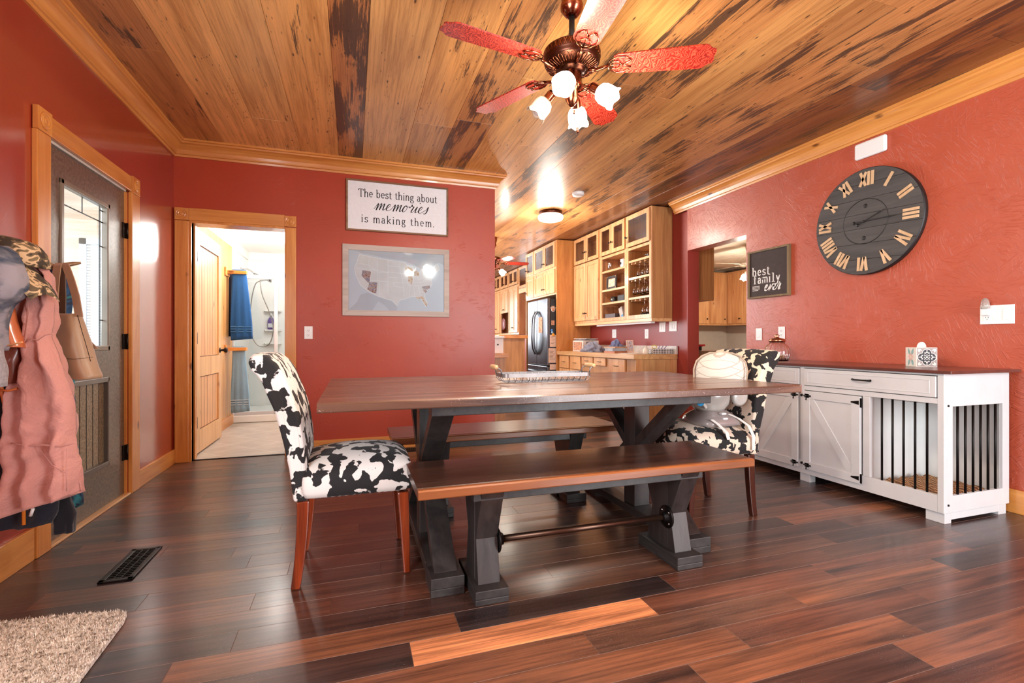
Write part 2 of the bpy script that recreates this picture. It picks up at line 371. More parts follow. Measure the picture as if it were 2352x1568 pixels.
    def stroke(s, pts, w_, d=0.001, wf=None):
        """flat ribbon following 2D points in the XY plane of s.M, standing d above z=0"""
        pts = [Vector((p[0], p[1], 0)) for p in pts]; N = len(pts); L = []
        for i, p in enumerate(pts):
            a = pts[max(0, i-1)]; b = pts[min(N-1, i+1)]; t = (b-a)
            t = t.normalized() if t.length > 1e-9 else Vector((1, 0, 0)); n = Vector((-t.y, t.x, 0))
            ww = (wf(i/(N-1), t) if wf else 1)*w_/2
            L.append((p+n*ww, p-n*ww))
        T = [(s.v((a.x, a.y, d)), s.v((b.x, b.y, d))) for a, b in L]; B = [(s.v((a.x, a.y, 0)), s.v((b.x, b.y, 0))) for a, b in L]
        for i in range(N-1):
            s.f([T[i][0], T[i][1], T[i+1][1], T[i+1][0]][::-1]); s.f([B[i][0], T[i][0], T[i+1][0], B[i+1][0]]); s.f([B[i][1], B[i+1][1], T[i+1][1], T[i][1]])
        s.f([B[0][0], B[0][1], T[0][1], T[0][0]]); s.f([B[-1][0], T[-1][0], T[-1][1], B[-1][1]])
        return s
    def build(s, name, mats, parent=None, bevel=0.0, smooth=False, solid=0.0, sub=0, seg=2):
        bmesh.ops.recalc_face_normals(s.bm, faces=s.bm.faces[:])
        if parent is not None and parent.get('_loc'):
            off = Vector(parent['_loc'])
        else: off = Vector((0, 0, 0))
        me = bpy.data.meshes.new(name)
        if parent is None:
            # a top-level mesh keeps its origin at its own base
            vs = s.bm.verts
            lo = Vector((min(v.co.x for v in vs), min(v.co.y for v in vs), min(v.co.z for v in vs)))
            hi = Vector((max(v.co.x for v in vs), max(v.co.y for v in vs), 0)); off = Vector(((lo.x+hi.x)/2, (lo.y+hi.y)/2, lo.z))
        if off.length: bmesh.ops.translate(s.bm, verts=s.bm.verts[:], vec=-off)
        if smooth:
            for f in s.bm.faces: f.smooth = True
        s.bm.to_mesh(me); s.bm.free()
        o = bpy.data.objects.new(name, me); COL.objects.link(o)
        for m in (mats if isinstance(mats, (list, tuple)) else [mats]): me.materials.append(M[m] if isinstance(m, str) else m)
        if parent is not None: o.parent = parent; o['_loc'] = list(off) if off.length else [0.0, 0.0, 1e-12]
        else: o.location = off; o['_loc'] = list(off) if off.length else [0.0, 0.0, 1e-12]
        if parent is not None:
            # children of a mesh thing share its local frame
            pass
        if solid:
            x = o.modifiers.new('s', 'SOLIDIFY'); x.thickness = solid; x.offset = 0
        if sub:
            x = o.modifiers.new('sub', 'SUBSURF'); x.levels = sub; x.render_levels = sub
        if bevel:
            x = o.modifiers.new('b', 'BEVEL'); x.width = bevel; x.segments = seg; x.limit_method = 'ANGLE'; x.angle_limit = math.radians(40)
        return o
def sm3(pts, n=5):
    P = [Vector(p) for p in pts]; P = [P[0]]+P+[P[-1]]; out = []
    for i in range(1, len(P)-2):
        for k in range(n):
            t = k/n; out.append(0.5*((2*P[i])+(P[i+1]-P[i-1])*t+(2*P[i-1]-5*P[i]+4*P[i+1]-P[i+2])*t*t+(-P[i-1]+3*P[i]-3*P[i+1]+P[i+2])*t**3))
    return out+[P[-1]]
def thing(name, label, cat, loc=(0, 0, 0), group=None):
    o = bpy.data.objects.new(name, None); COL.objects.link(o); o.location = loc; o.empty_display_size = 0.1
    l = Vector(loc); o['_loc'] = list(l) if l.length else [0.0, 0.0, 1e-12]
    o['label'] = label; o['category'] = cat
    if group: o['group'] = group
    return o
def tag(o, label, cat, group=None, kind=None):
    o['label'] = label; o['category'] = cat
    if group: o['group'] = group
    if kind: o['kind'] = kind
    return o
def struct(o, label=None):
    o['kind'] = 'structure'
    if label: o['label'] = label
    return o
def sgroup(name, loc=(0, 0, 0)):
    o = bpy.data.objects.new(name, None); COL.objects.link(o); o.location = loc; l = Vector(loc)
    o['_loc'] = list(l) if l.length else [0.0, 0.0, 1e-12]; o['kind'] = 'structure'; return o
def dup(root, loc, label=None, rotz=None, group=None):
    r = root.copy(); COL.objects.link(r); r.location = loc
    if rotz is not None: r.rotation_euler = (0, 0, rotz)
    if label: r['label'] = label
    if group: r['group'] = group
    for ch in list(root.children):
        c = ch.copy(); COL.objects.link(c); c.parent = r
        for g in list(ch.children):
            d = g.copy(); COL.objects.link(d); d.parent = c
    return r
def basis(o, right, up):
    r, u = Vector(right).normalized(), Vector(up).normalized(); n = r.cross(u)
    m = Matrix((r, u, n)).transposed().to_4x4(); m.translation = Vector(o); return m

# ================================================================== SETTING
XL, XR, YB, ZC = -1.43, 3.75, 4.735, 2.705
XE = 1.381           # free end of the back wall
YF = -1.7            # wall behind the viewer
YK = 13.0            # far end of the kitchen
def planks(name, axis, rows, z, up, mat, gap, xr):
    """rows: list of (a0, a1, [(b0, b1, rgb, extra)]) across / along"""
    bm = bmesh.new(); la = bm.loops.layers.float_color.new('plank'); lb = bm.loops.layers.float_color.new('extra')
    g = gap/2
    for a0, a1, cells in rows:
        for b0, b1, rgb, ex in cells:
            A0, A1, B0, B1 = a0+g, a1-g, b0+g, b1-g
            if B1-B0 < 0.01: continue
            P = (lambda a, b, zz: (b, a, zz)) if axis == 'X' else (lambda a, b, zz: (a, b, zz))
            h = -0.0016*up if up > 0 else 0.004
            top = [bm.verts.new(P(a, b, z)) for a, b in ((A0, B0), (A0, B1), (A1, B1), (A1, B0))]
            e = 0.0006 if up > 0 else 0.0015
            bot = [bm.verts.new(P(a, b, z+h)) for a, b in ((A0-e, B0-e), (A0-e, B1+e), (A1+e, B1+e), (A1+e, B0-e))]
            fs = [bm.faces.new(top)]
            for i in range(4):
                fs.append(bm.faces.new([top[i], top[(i+1) % 4], bot[(i+1) % 4], bot[i]]))
                if up > 0: fs[-1].material_index = 1
            c = lin(rgb); r = random.random()
            for f in fs:
                for l in f.loops: l[la] = c; l[lb] = (r, ex, 0, 1)
    n_ = len(bm.faces)
    x0, x1, y0, y1 = xr
    zz = z-(0.002 if up > 0 else -0.0045); z2 = z-0.05*up
    vs = [bm.verts.new(p) for p in ((x0, y0, zz), (x1, y0, zz), (x1, y1, zz), (x0, y1, zz), (x0, y0, z2), (x1, y0, z2), (x1, y1, z2), (x0, y1, z2))]
    for q in ((0, 1, 2, 3), (4, 5, 6, 7), (0, 1, 5, 4), (1, 2, 6, 5), (2, 3, 7, 6), (3, 0, 4, 7)):
        f = bm.faces.new([vs[i] for i in q]); f.material_index = 1
    bmesh.ops.recalc_face_normals(bm, faces=bm.faces[:])
    for f in bm.faces:
        if f.material_index == 0 and abs(f.normal.z) > 0.5 and f.normal.z*up < 0: f.normal_flip()
    me = bpy.data.meshes.new(name); bm.to_mesh(me); bm.free()
    me.materials.append(M[mat]); me.materials.append(M['gapf' if axis == 'X' else 'gap'])
    o = bpy.data.objects.new(name, me); COL.objects.link(o); o['kind'] = 'structure'; return o

DK = (56, 40, 38); DK2 = (70, 47, 41); BR = (92, 62, 48); RB = (96, 60, 46); OR = (122, 78, 55); BO = (216, 142, 96); CH = (50, 40, 40)
PAL = [DK, DK2, BR, BR, RB, DK2, DK, BR, CH]
W0 = 0.1295
spec = {0: [(1.73, OR, DK2), (0.83, None, None)],}
rows = []
joint = {0: 1.73, 1: 1.005, 2: 1.26, 3: 0.765, 4: 1.085, 5: 1.263, 6: 0.52, 7: 0.823, 8: 0.53, 9: 0.12, 10: 0.63, 11: 0.445, 12: 0.355, -1: 0.55, -2: 1.3}
# colour of the plank that starts at joint+n*0.9
tone = {0: {-1: DK2, 0: OR, 1: BR, -2: OR}, 1: {-1: RB, 0: OR, 1: DK2, -2: RB}, 2: {-1: OR, 0: RB, 1: RB, -2: DK2, -3: DK2}, 3: {0: BR, 1: OR, 2: CH, -1: OR, -2: DK2, -3: DK2},
        4: {-1: BO, 0: RB, 1: RB, -2: DK2, 2: DK}, 5: {-2: OR, -1: CH, 0: RB, 1: BR, -3: DK, 2: DK}, 6: {-1: DK2, 0: BR, 1: BR, -2: DK, 2: DK2, 3: CH},
        7: {-1: RB, 0: BR, 1: DK2, -2: RB, 2: BR, 3: DK}, 8: {-1: BR, 0: BR, 1: DK, -2: RB, 2: OR, 3: RB}, 9: {-1: DK2, 0: DK2, 1: BR, -2: DK},
        10: {-1: RB, 0: BR, -2: BR, 1: DK2}, 11: {-1: BR, 0: DK2, -2: DK}, 12: {-1: BR, -2: DK}, 13: {}}
k = int((YF-1.012)/W0)-1
while 1.012+k*W0 < YK:
    y0 = 1.012+k*W0; y1 = y0+W0; j = joint.get(k, random.uniform(0, 0.9)); cells = []
    left = XL-0.02 if y0 < YB+0.02 else 0.0
    n = int((left-j)/0.903)-1
    while j+n*0.903 < 3.95:
        a = max(left, j+n*0.903); b = min(3.95, j+(n+1)*0.903)
        c = tone.get(k, {}).get(n) or random.choice(PAL)
        q_ = random.uniform(0.93, 1.07); c = tuple(max(0, min(255, int(v*q_))) for v in c)
        if b > a: cells.append((a, b, c, 0.5))
        n += 1
    rows.append((y0, y1, cells)); k += 1
planks('floor', 'X', rows, 0.0, 1, 'floor', 0.0022, (XL-0.1, 4.0, YF-0.1, YK))

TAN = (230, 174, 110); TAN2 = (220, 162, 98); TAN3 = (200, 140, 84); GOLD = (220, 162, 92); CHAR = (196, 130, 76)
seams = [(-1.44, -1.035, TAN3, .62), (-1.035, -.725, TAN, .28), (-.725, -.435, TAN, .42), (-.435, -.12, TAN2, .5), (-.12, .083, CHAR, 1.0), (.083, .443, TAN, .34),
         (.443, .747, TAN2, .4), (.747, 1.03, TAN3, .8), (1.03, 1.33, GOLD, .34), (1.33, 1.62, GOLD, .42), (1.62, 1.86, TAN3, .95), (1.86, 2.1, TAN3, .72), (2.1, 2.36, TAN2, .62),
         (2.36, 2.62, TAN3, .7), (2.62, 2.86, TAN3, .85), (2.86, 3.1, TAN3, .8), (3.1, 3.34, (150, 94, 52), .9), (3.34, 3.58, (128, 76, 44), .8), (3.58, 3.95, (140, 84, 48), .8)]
rows = []
cj = {0: [3.3, 1.1], 1: [2.55], 2: [4.05], 3: [], 4: [], 5: [], 6: [3.75], 7: [3.6], 8: [2.9], 9: [3.9]}
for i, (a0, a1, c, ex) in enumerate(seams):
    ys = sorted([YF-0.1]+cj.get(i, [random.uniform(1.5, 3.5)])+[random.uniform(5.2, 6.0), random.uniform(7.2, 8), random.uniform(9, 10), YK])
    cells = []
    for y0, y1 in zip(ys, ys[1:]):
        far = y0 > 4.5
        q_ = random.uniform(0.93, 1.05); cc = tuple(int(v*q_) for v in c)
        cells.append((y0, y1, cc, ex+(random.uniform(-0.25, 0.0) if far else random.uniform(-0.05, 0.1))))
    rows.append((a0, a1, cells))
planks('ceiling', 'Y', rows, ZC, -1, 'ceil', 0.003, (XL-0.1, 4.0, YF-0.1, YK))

# walls ------------------------------------------------------------
T = 0.14
b = MB(); D0, D1, DZ = 2.965, 3.858, 2.03           # glazed door opening in the left wall
b.box(XL-T, XL, YF, -1.3, 0, ZC); b.box(XL-T, XL, 0.6, D0, 0, ZC); b.box(XL-T, XL, -1.3, 0.6, 0, .8); b.box(XL-T, XL, -1.3, .6, 2.2, ZC); b.box(XL-T, XL, D1, YB+T, 0, ZC); b.box(XL-T, XL, D0, D1, DZ, ZC)
struct(b.build('wall_left', 'wallL'))
b = MB(); B0, B1, BZ = -1.30, -0.578, 2.045          # bathroom opening in the back wall
b.box(XL, B0, YB, YB+T, 0, ZC); b.box(B1, XE, YB, YB+T, 0, ZC); b.box(B0, B1, YB, YB+T, BZ, ZC)
struct(b.build('wall_back', 'wall'))
b = MB(); O0, O1, OZ = 3.847, 4.74, 2.091            # cased opening in the clock wall
b.box(XR, XR+0.16, YF, O0, 0, ZC); b.box(XR, XR+0.16, O0, O1, OZ, ZC)
struct(b.build('wall_right', 'wall_tex'))
b = MB(); b.box(3.80, 3.91, O1, YK, 0, ZC); b.box(XR, 3.80, O1, O1+0.01, 0, ZC)
struct(b.build('wall_kitchen_right', 'wall_smooth'))
b = MB(); b.box(0.06, 0.2, YB+T, 6.75, 0, ZC); b.box(0.06, 0.2, 10.45, YK, 0, ZC); b.box(0.06, 0.2, 6.75, 10.45, 0, 0.8); b.box(0.06, 0.2, 6.75, 10.45, 2.3, ZC)
struct(b.build('wall_kitchen_left', 'wall_smooth'))
b = MB(); b.box(0.06, 1.2, YK, YK+0.1, 0, ZC); b.box(2.6, 3.95, YK, YK+0.1, 0, ZC); b.box(1.2, 2.6, YK, YK+0.1, 0, 1.0); b.box(1.2, 2.6, YK, YK+0.1, 2.2, ZC)
struct(b.build('wall_kitchen_end', 'wall_smooth'))
b = MB()
for x0, x1, z0, z1 in ((XL-T, 2.1, 0, ZC), (2.1, 3.6, 2.25, ZC), (3.6, XR+0.16, 0, ZC)): b.box(x0, x1, YF-T, YF, z0, z1)
struct(b.build('wall_front', 'wall'))

# crown mouldings --------------------------------------------------
CP = [(0, -.128), (.012, -.128), (.016, -.112), (.026, -.108), (.03, -.098), (.036, -.078), (.05, -.055), (.066, -.04), (.08, -.034), (.086, -.032), (.088, -.02), (.1, -.016), (.1, 0), (0, 0)]
def crown(name, path, i, mat, drop=0.0, ends=(None, None)):
    """segment i of a mitred crown along path (interior on the right-hand side of travel)"""
    P = [Vector((p[0], p[1], 0)) for p in path]
    def off(j, o):
        ds = []
        if j > 0: ds.append((P[j]-P[j-1]).normalized())
        if j < len(P)-1: ds.append((P[j+1]-P[j]).normalized())
        ns = [Vector((d.y, -d.x, 0)) for d in ds]
        if len(ns) == 1: return P[j]+ns[0]*o
        m = (ns[0]+ns[1]).normalized(); return P[j]+m*(o/max(0.2, m.dot(ns[0])))
    b = MB(); A, B = P[i], P[i+1]; d = (B-A).normalized(); nn = Vector((d.y, -d.x, 0))
    r0 = [off(i, o)+Vector((0, 0, ZC+z*(1+drop))) for o, z in CP]; r1 = [off(i+1, o)+Vector((0, 0, ZC+z*(1+drop))) for o, z in CP]
    b.loft([r0, r1], smooth=False)
    return struct(b.build(name, mat))
path = [(XL, YF), (XL, YB), (XE, YB), (XE, YB+T), (0.2, YB+T)]
crown('trim_1', path, 0, 'trimY'); crown('trim_2', path, 1, 'trim'); crown('trim_3', path, 2, 'trimY')
crown('trim_4', [(XR, 4.97), (XR, YF)], 0, 'trimY', 0.04)

# baseboards ------------------------------------------------------
def board(name, x0, x1, y0, y1, z1, mat, z0=0): return struct(MB().box(x0, x1, y0, y1, z0, z1).build(name, mat, bevel=0.003))
board('baseboard_left', XL, XL+0.018, 4.0, YB, 0.118, 'trimY'); board('baseboard_left', XL, XL+0.018, YF, 2.835, 0.15, 'trimY')
board('baseboard_back', -0.484, XE, YB-0.018, YB, 0.118, 'trim'); board('baseboard_right', XR-0.018, XR, YF, 3.84, 0.14, 'trimY')

# casings with corner rosettes --------------------------------------
def rosette_block(parent, c, n, right, s):
    b = MB(basis(c, right, (0, 0, 1))); b.box(-s/2, s/2, -s/2, s/2, -0.024, 0.0)
    o = b.build('corner_block', 'trimZ', parent, bevel=0.002)
    b = MB(basis(c, right, (0, 0, 1)))
    b.lathe([(0, 0.004), (0.006, 0.007), (0.012, 0.004), (0.014, 0.0005), (0.02, 0.0005), (0.023, 0.006), (0.028, 0.006), (0.031, 0.0005), (0.036, 0.0005), (0.039, 0.005), (0.042, 0.004), (0.043, 0)], 32)
    b.build('rosette', 'trimZ', o)
r = sgroup('trim_5', (XL, 3.4, 0))
MB().box(XL, XL+0.024, 2.845, 2.955, 0, 2.022).build('side_casing', 'trimZ', r, bevel=0.004)
MB().box(XL, XL+0.024, 3.866, 3.99, 0, 2.022).build('side_casing', 'trimZ', r, bevel=0.004)
MB().box(XL, XL+0.022, 2.955, 3.866, 2.026, 2.126).build('head_casing', 'trimY', r, bevel=0.004)
rosette_block(r, (XL+0.028, 2.9, 2.078), None, (0, 1, 0), 0.112); rosette_block(r, (XL+0.028, 3.928, 2.078), None, (0, 1, 0), 0.112)
r = sgroup('trim_6', (-0.9, YB, 0))
MB().box(-1.42, -1.318, YB-0.022, YB, 0, 2.04).build('side_casing', 'trimZ', r, bevel=0.004)
MB().box(-0.578, -0.484, YB-0.022, YB, 0, 2.04).build('side_casing', 'trimZ', r, bevel=0.004)
MB().box(-1.318, -0.578, YB-0.02, YB, 2.045, 2.15).build('head_casing', 'trim', r, bevel=0.004)
rosette_block(r, (-1.369, YB-0.024, 2.095), None, (1, 0, 0), 0.102); rosette_block(r, (-0.531, YB-0.024, 2.095), None, (1, 0, 0), 0.096)
# jamb lining of the bathroom opening
b = MB(); b.box(B0-0.018, B0, YB-0.012, YB+T+0.01, 0, BZ); b.box(B1, B1+0.004, YB-0.012, YB+T+0.01, 0, BZ); b.box(B0, B1, YB-0.012, YB+T+0.01, BZ-0.018, BZ); b.box(B0, B0+0.012, YB+0.05, YB+0.09, 0, BZ)
b.build('jamb', 'trimZ', r)

# outlets and switch plates ------------------------------------------
def plate(kind, c, right, label, wd=0.07, ht=0.115, gangs=1, parent=None):
    n = Vector(right).normalized().cross(Vector((0, 0, 1))); c = Vector(c)
    t = thing('wall_outlet' if kind == 'outlet' else 'light_switch', label, 'outlet' if kind == 'outlet' else 'light switch', tuple(c))
    MB(basis(c, right, (0, 0, 1))).box(-wd/2, wd/2, -ht/2, ht/2, 0, 0.006).build('cover_plate', 'plastic', t, bevel=0.002)
    for g in range(gangs):
        x = (g-(gangs-1)/2)*0.046
        if kind == 'outlet':
            for s in (-1, 1):
                b = MB(basis(c+Vector(right)*x, right, (0, 0, 1))); b.box(-0.016, 0.016, s*0.02-0.013, s*0.02+0.013, 0.006, 0.0085); o = b.build('socket', 'plastic', t, bevel=0.003)
                b = MB(basis(c+Vector(right)*x, right, (0, 0, 1)))
                for u in (-0.006, 0.006): b.box(u-0.0012, u+0.0012, s*0.02-0.002, s*0.02+0.007, 0.0085, 0.009)
                b.box(-0.002, 0.002, s*0.02-0.009, s*0.02-0.005, 0.0085, 0.009)
                b.build('slots', 'slot', o)
        else:
            b = MB(basis(c+Vector(right)*x, right, (0, 0, 1))); b.box(-0.017, 0.017, -0.033, 0.033, 0.006, 0.0075); o = b.build('rocker_frame', 'plastic', t, bevel=0.001)
            b = MB(basis(c+Vector(right)*x, right, (0, 0, 1))); b.box(-0.014, 0.014, -0.03, 0.03, 0.0075, 0.011); b.build('rocker', 'plastic', t, bevel=0.003)
    return t
NY, PX = (0, -1, 0), (1, 0, 0)
plate('outlet', (-0.383, YB-0.001, 1.1), PX, 'white wall outlet between the bathroom door and the map picture')
plate('switch', (XR-0.001, 3.685, 1.09), NY, 'white single rocker switch beside the cased opening, left of the glass jar')
plate('outlet', (XR-0.001, 3.425, 1.1), NY, 'white wall outlet just above the ribbed glass jar')
# three-gang plate with the night light
c = Vector((XR-0.001, 1.865, 1.185))
t = thing('switch_plate', 'wide white switch plate with outlet and two rockers, upper right of the sideboard', 'light switch', tuple(c))
B_ = lambda dx=0, dz=0: MB(basis(c+Vector((0, -dx, dz)), NY, (0, 0, 1)))
B_().box(-0.083, 0.083, -0.058, 0.058, 0, 0.006).build('cover_plate', 'plastic', t, bevel=0.002)
for dx in (0.0, 0.046):
    B_(dx).box(-0.016, 0.016, -0.033, 0.033, 0.006, 0.0085).build('rocker', 'plastic', t, bevel=0.002)
o = B_(-0.046).box(-0.017, 0.017, -0.035, 0.035, 0.006, 0.0085).build('socket', 'plastic', t, bevel=0.002)
b = B_(-0.046, -0.02)
for u in (-0.006, 0.006): b.box(u-0.0014, u+0.0014, 0, 0.008, 0.0085, 0.009)
b.box(-0.002, 0.002, -0.01, -0.006, 0.0085, 0.009).build('slots', 'slot', o)
nl = thing('night_light', 'small plug-in night light with clear shade in the switch plate', 'night light', (XR-0.01, 1.911, 1.2))
B_(-0.046, 0.012).box(-0.02, 0.02, -0.016, 0.03, 0.009, 0.034).build('plug_body', 'plastic', nl, bevel=0.006)
b = MB(); cc = Vector((XR-0.028, 1.911, 1.222)); b.lathe([(0.021, 0), (0.022, 0.02), (0.019, 0.045), (0.012, 0.062), (0.0, 0.068)], 20, cc)
b.build('shade', plain('frosted_clear_shade', (225, 222, 216), 0.15, var=0, trans=0.75), nl)
t = thing('wireless_box', 'white rounded wireless box on the wall above the clock', 'wireless box', (XR, 2.613, 2.43))
b = MB(basis((XR-0.001, 2.613, 2.49), NY, (0, 0, 1))); b.box(-0.117, 0.117, -0.062, 0.062, 0, 0.034); b.build('housing', 'plastic', t, bevel=0.024, seg=5)
b = MB(basis((XR-0.001, 2.613, 2.49), NY, (0, 0, 1)))
for i in range(3): b.box(-0.1, 0.1, -0.0485-0.004*i, -0.0473-0.004*i, 0.02, 0.0335-0.0035*i)
b.build('vent_slots', plain('grey_slots', (170, 172, 174), 0.5, var=0), t)

# ------------------------------------------------------------------ lettering (own stroke alphabet)
def arc(cx, cy, rx, ry, a0, a1, n=14):
    return [(cx+rx*math.cos(math.radians(a0+(a1-a0)*i/n)), cy+ry*math.sin(math.radians(a0+(a1-a0)*i/n))) for i in range(n+1)]
def ser(x, y, l=.07, r=.07): return [(x-l, y), (x+r, y)]
X_ = .46
GL = {
 'T': (.62, [[(.31, 0), (.31, .7)], [(.04, .7), (.58, .7)], [(.05, .7), (.04, .56)], [(.57, .7), (.58, .56)], ser(.31, 0, .1, .1)]),
 'h': (.56, [[(.12, 0), (.12, .74)], [(.12, .28)]+arc(.28, .3, .15, .17, 170, 20)+[(.44, .25), (.44, 0)], ser(.12, 0), ser(.44, 0), [(.03, .73), (.12, .74)]]),
 'e': (.5, [[(.08, .25), (.42, .25)]+arc(.25, .24, .17, .23, 5, 320)]),
 'b': (.54, [[(.11, 0), (.11, .74)], arc(.28, .235, .17, .235, 150, -150), [(.02, .73), (.11, .74)]]),
 's': (.42, [arc(.21, .345, .13, .115, 35, 250)+arc(.21, .115, .14, .12, 75, -150)[1:], [(.33, .46), (.33, .36)], [(.07, .0), (.07, .11)]]),
 't': (.36, [[(.15, .62), (.15, .12)]+arc(.25, .1, .1, .1, 180, 320), [(.03, .45), (.31, .45)]]),
 'i': (.27, [[(.13, 0), (.13, .46), (.04, .45)], ser(.13, 0, .09, .09), arc(.13, .64, .02, .02, 0, 360, 8)]),
 'n': (.56, [[(.12, 0), (.12, .46)], [(.12, .28)]+arc(.28, .3, .15, .17, 170, 20)+[(.44, .25), (.44, 0)], ser(.12, 0), ser(.44, 0), [(.03, .45), (.12, .46)]]),
 'g': (.5, [arc(.23, .31, .14, .15, 0, 360), [(.34, .42), (.46, .46)], [(.12, .2), (.09, .12), (.14, .08), (.34, .06)]+arc(.25, -.08, .18, .13, 60, -240)]),
 'a': (.5, [[(.09, .38)]+arc(.23, .33, .13, .14, 150, 0)+[(.36, .06), (.46, .01)], arc(.22, .13, .14, .135, 60, 330)]),
 'o': (.52, [arc(.26, .235, .18, .235, 0, 360)]),
 'u': (.56, [[(.03, .45), (.12, .46), (.12, .16)]+arc(.28, .16, .15, .16, 190, 350)+[(.44, .16)], [(.35, .45), (.44, .46), (.44, .0), (.52, 0)]]),
 'm': (.82, [[(.12, 0), (.12, .46)], [(.12, .28)]+arc(.27, .3, .14, .17, 170, 15)+[(.41, .25), (.41, 0)], [(.41, .28)]+arc(.56, .3, .14, .17, 170, 15)+[(.7, .25), (.7, 0)], ser(.12, 0), ser(.41, 0), ser(.7, 0), [(.03, .45), (.12, .46)]]),
 'k': (.54, [[(.12, 0), (.12, .74)], [(.42, .44), (.13, .19)], [(.23, .27), (.46, 0)], ser(.12, 0), ser(.46, 0, .06, .05), ser(.42, .45), [(.03, .73), (.12, .74)]]),
 '.': (.24, [arc(.1, .03, .022, .022, 0, 360, 8)]),
 'f': (.5, [[(.2, 0), (.2, .55)]+arc(.32, .58, .12, .12, 180, 40), [(.06, .44), (.38, .44)], ser(.2, 0, .13, .15)]),
 'l': (.5, [[(.08, .72), (.25, .72), (.25, 0)], ser(.25, 0, .18, .18)]),
 'y': (.52, [[(.1, .45), (.27, .02)], [(.44, .45), (.24, -.08), (.14, -.2), (.05, -.19)], ser(.1, .45), ser(.44, .45)]),
 'r': (.4, [[(.12, 0), (.12, .46)], [(.12, .26)]+arc(.26, .32, .13, .14, 160, 50), ser(.12, 0)]),
}
def text_mb(b, s, size, x, y, w, track=0.0, scale_x=1.0, center=True):
    tot = sum((GL[c][0] if c != ' ' else .3)+track for c in s)-track
    cx = x-(tot*size*scale_x/2 if center else 0)
    for c in s:
        if c == ' ': cx += (.3+track)*size*scale_x; continue
        wd, st = GL[c]
        for pl in st:
            b.stroke([(cx+px*size*scale_x, y+py*size) for px, py in pl], w, 0.0012, wf=lambda u, t: 0.62+0.5*abs(t.y))
        cx += (wd+track)*size*scale_x
def smooth_path(pts, n=6):
    out = []; P = [pts[0]]+list(pts)+[pts[-1]]
    for i in range(1, len(P)-2):
        p0, p1, p2, p3 = P[i-1], P[i], P[i+1], P[i+2]
        for k in range(n):
            t = k/n
            out.append(tuple(0.5*((2*p1[j])+(-p0[j]+p2[j])*t+(2*p0[j]-5*p1[j]+4*p2[j]-p3[j])*t*t+(-p0[j]+3*p1[j]-3*p2[j]+p3[j])*t**3) for j in (0, 1)))
    out.append(tuple(pts[-1])); return out
# joined script: letters as centre-line points, x-height 1
SCR = {
 'm': [(0, .1), (.25, 1.0), (.3, .1), (.32, .0), (.45, .7), (.62, 1.0), (.66, .3), (.66, .02), (.8, .7), (.98, 1.0), (1.02, .3), (1.1, .0), (1.3, .25)],
 'e': [(0, .25), (.3, .5), (.42, .85), (.3, 1.0), (.12, .7), (.12, .2), (.3, 0), (.55, .1), (.7, .3)],
 'o': [(0, .3), (.1, .7), (.3, 1.0), (.12, .8), (.05, .3), (.2, 0), (.42, .2), (.48, .7), (.32, 1.0), (.45, .8), (.72, .85)],
 'r': [(0, .85), (.12, .72), (.22, 1.22), (.3, .92), (.52, .9), (.42, .25), (.5, .0), (.7, .2)],
 'i': [(0, .2), (.22, .95), (.2, .3), (.28, .0), (.48, .2)],
 's': [(0, .2), (.25, .6), (.38, 1.05), (.42, .6), (.4, .15), (.2, -.1), (.05, .05)],
 'v': [(0, .8), (.15, 1.0), (.22, .4), (.28, 0), (.5, .6), (.6, 1.0), (.78, .9)],
}
def script_mb(b, s, size, x, y, w, slant=0.25, rise=0.0, sx=1.0):
    pts = []; cx = 0; dots = []
    for c in s:
        g = SCR[c]
        for p in (g if not pts else g[1:]): pts.append((cx+p[0]*sx, p[1]))
        if c == 'i': dots.append((cx+.38*sx, 1.5))
        cx += g[-1][0]*sx
    f = lambda p: (x+(p[0]-cx/2+slant*p[1])*size, y+p[1]*size+rise*(p[0]-cx/2)*size)
    b.stroke(smooth_path([f(p) for p in pts], 7), w, 0.0012, wf=lambda u, t: 0.35+0.9*max(0, -t.y)+0.15)
    for d in dots: b.stroke([f(d), f((d[0]+.06, d[1]+.08))], w*1.3, 0.0012)

# ------------------------------------------------------------------ sign on the back wall
def framed(t, mtx, W, Hh, fw, depth, frame_mat, board_mat, inset=0.006, name='frame'):
    def rail(pts): return MB(mtx).prism(pts, 0, depth)
    a, b_, c, d = (-W/2, -Hh/2), (W/2, -Hh/2), (W/2, Hh/2), (-W/2, Hh/2)
    ai, bi, ci, di = (-W/2+fw, -Hh/2+fw), (W/2-fw, -Hh/2+fw), (W/2-fw, Hh/2-fw), (-W/2+fw, Hh/2-fw)
    mb = MB(mtx)
    for q in ((a, b_, bi, ai), (b_, c, ci, bi), (c, d, di, ci), (d, a, ai, di)): mb.prism(list(q), 0, depth)
    mb.build(name, frame_mat, t, bevel=0.0015)
    MB(mtx).box(-W/2+fw-.001, W/2-fw+.001, -Hh/2+fw-.001, Hh/2-fw+.001, 0, depth-inset).build('board', board_mat, t)
tl, br_ = ony(793.9, 407.1, YB-.02), ony(1029, 546.7, YB-.02)
cx, cz = (tl.x+br_.x)/2, (tl.z+br_.z)/2; SW, SH = br_.x-tl.x, (tl.z-br_.z)
cz -= 0.0; 
m = basis((0.417, YB-.001, 2.295), PX, (0, 0, 1))
t = thing('wall_sign', 'white framed sign about memories hanging above the map picture', 'sign', (0.417, YB, 2.295))
M['signframe'] = wood('brown_sign_frame', (150, 112, 76), (92, 62, 40), 'X', 0.6); M['signboard'] = plain('white_sign_board', (232, 234, 238), 0.7, var=0.02, nscale=40); M['ink'] = plain('black_ink', (40, 40, 44), 0.8, var=0)
SW, SH = 0.955, 0.48
framed(t, m, SW, SH, 0.016, 0.024, 'signframe', 'signboard', 0.01)
mm = basis((0.417, YB-.001-.0142, 2.295), PX, (0, 0, 1))
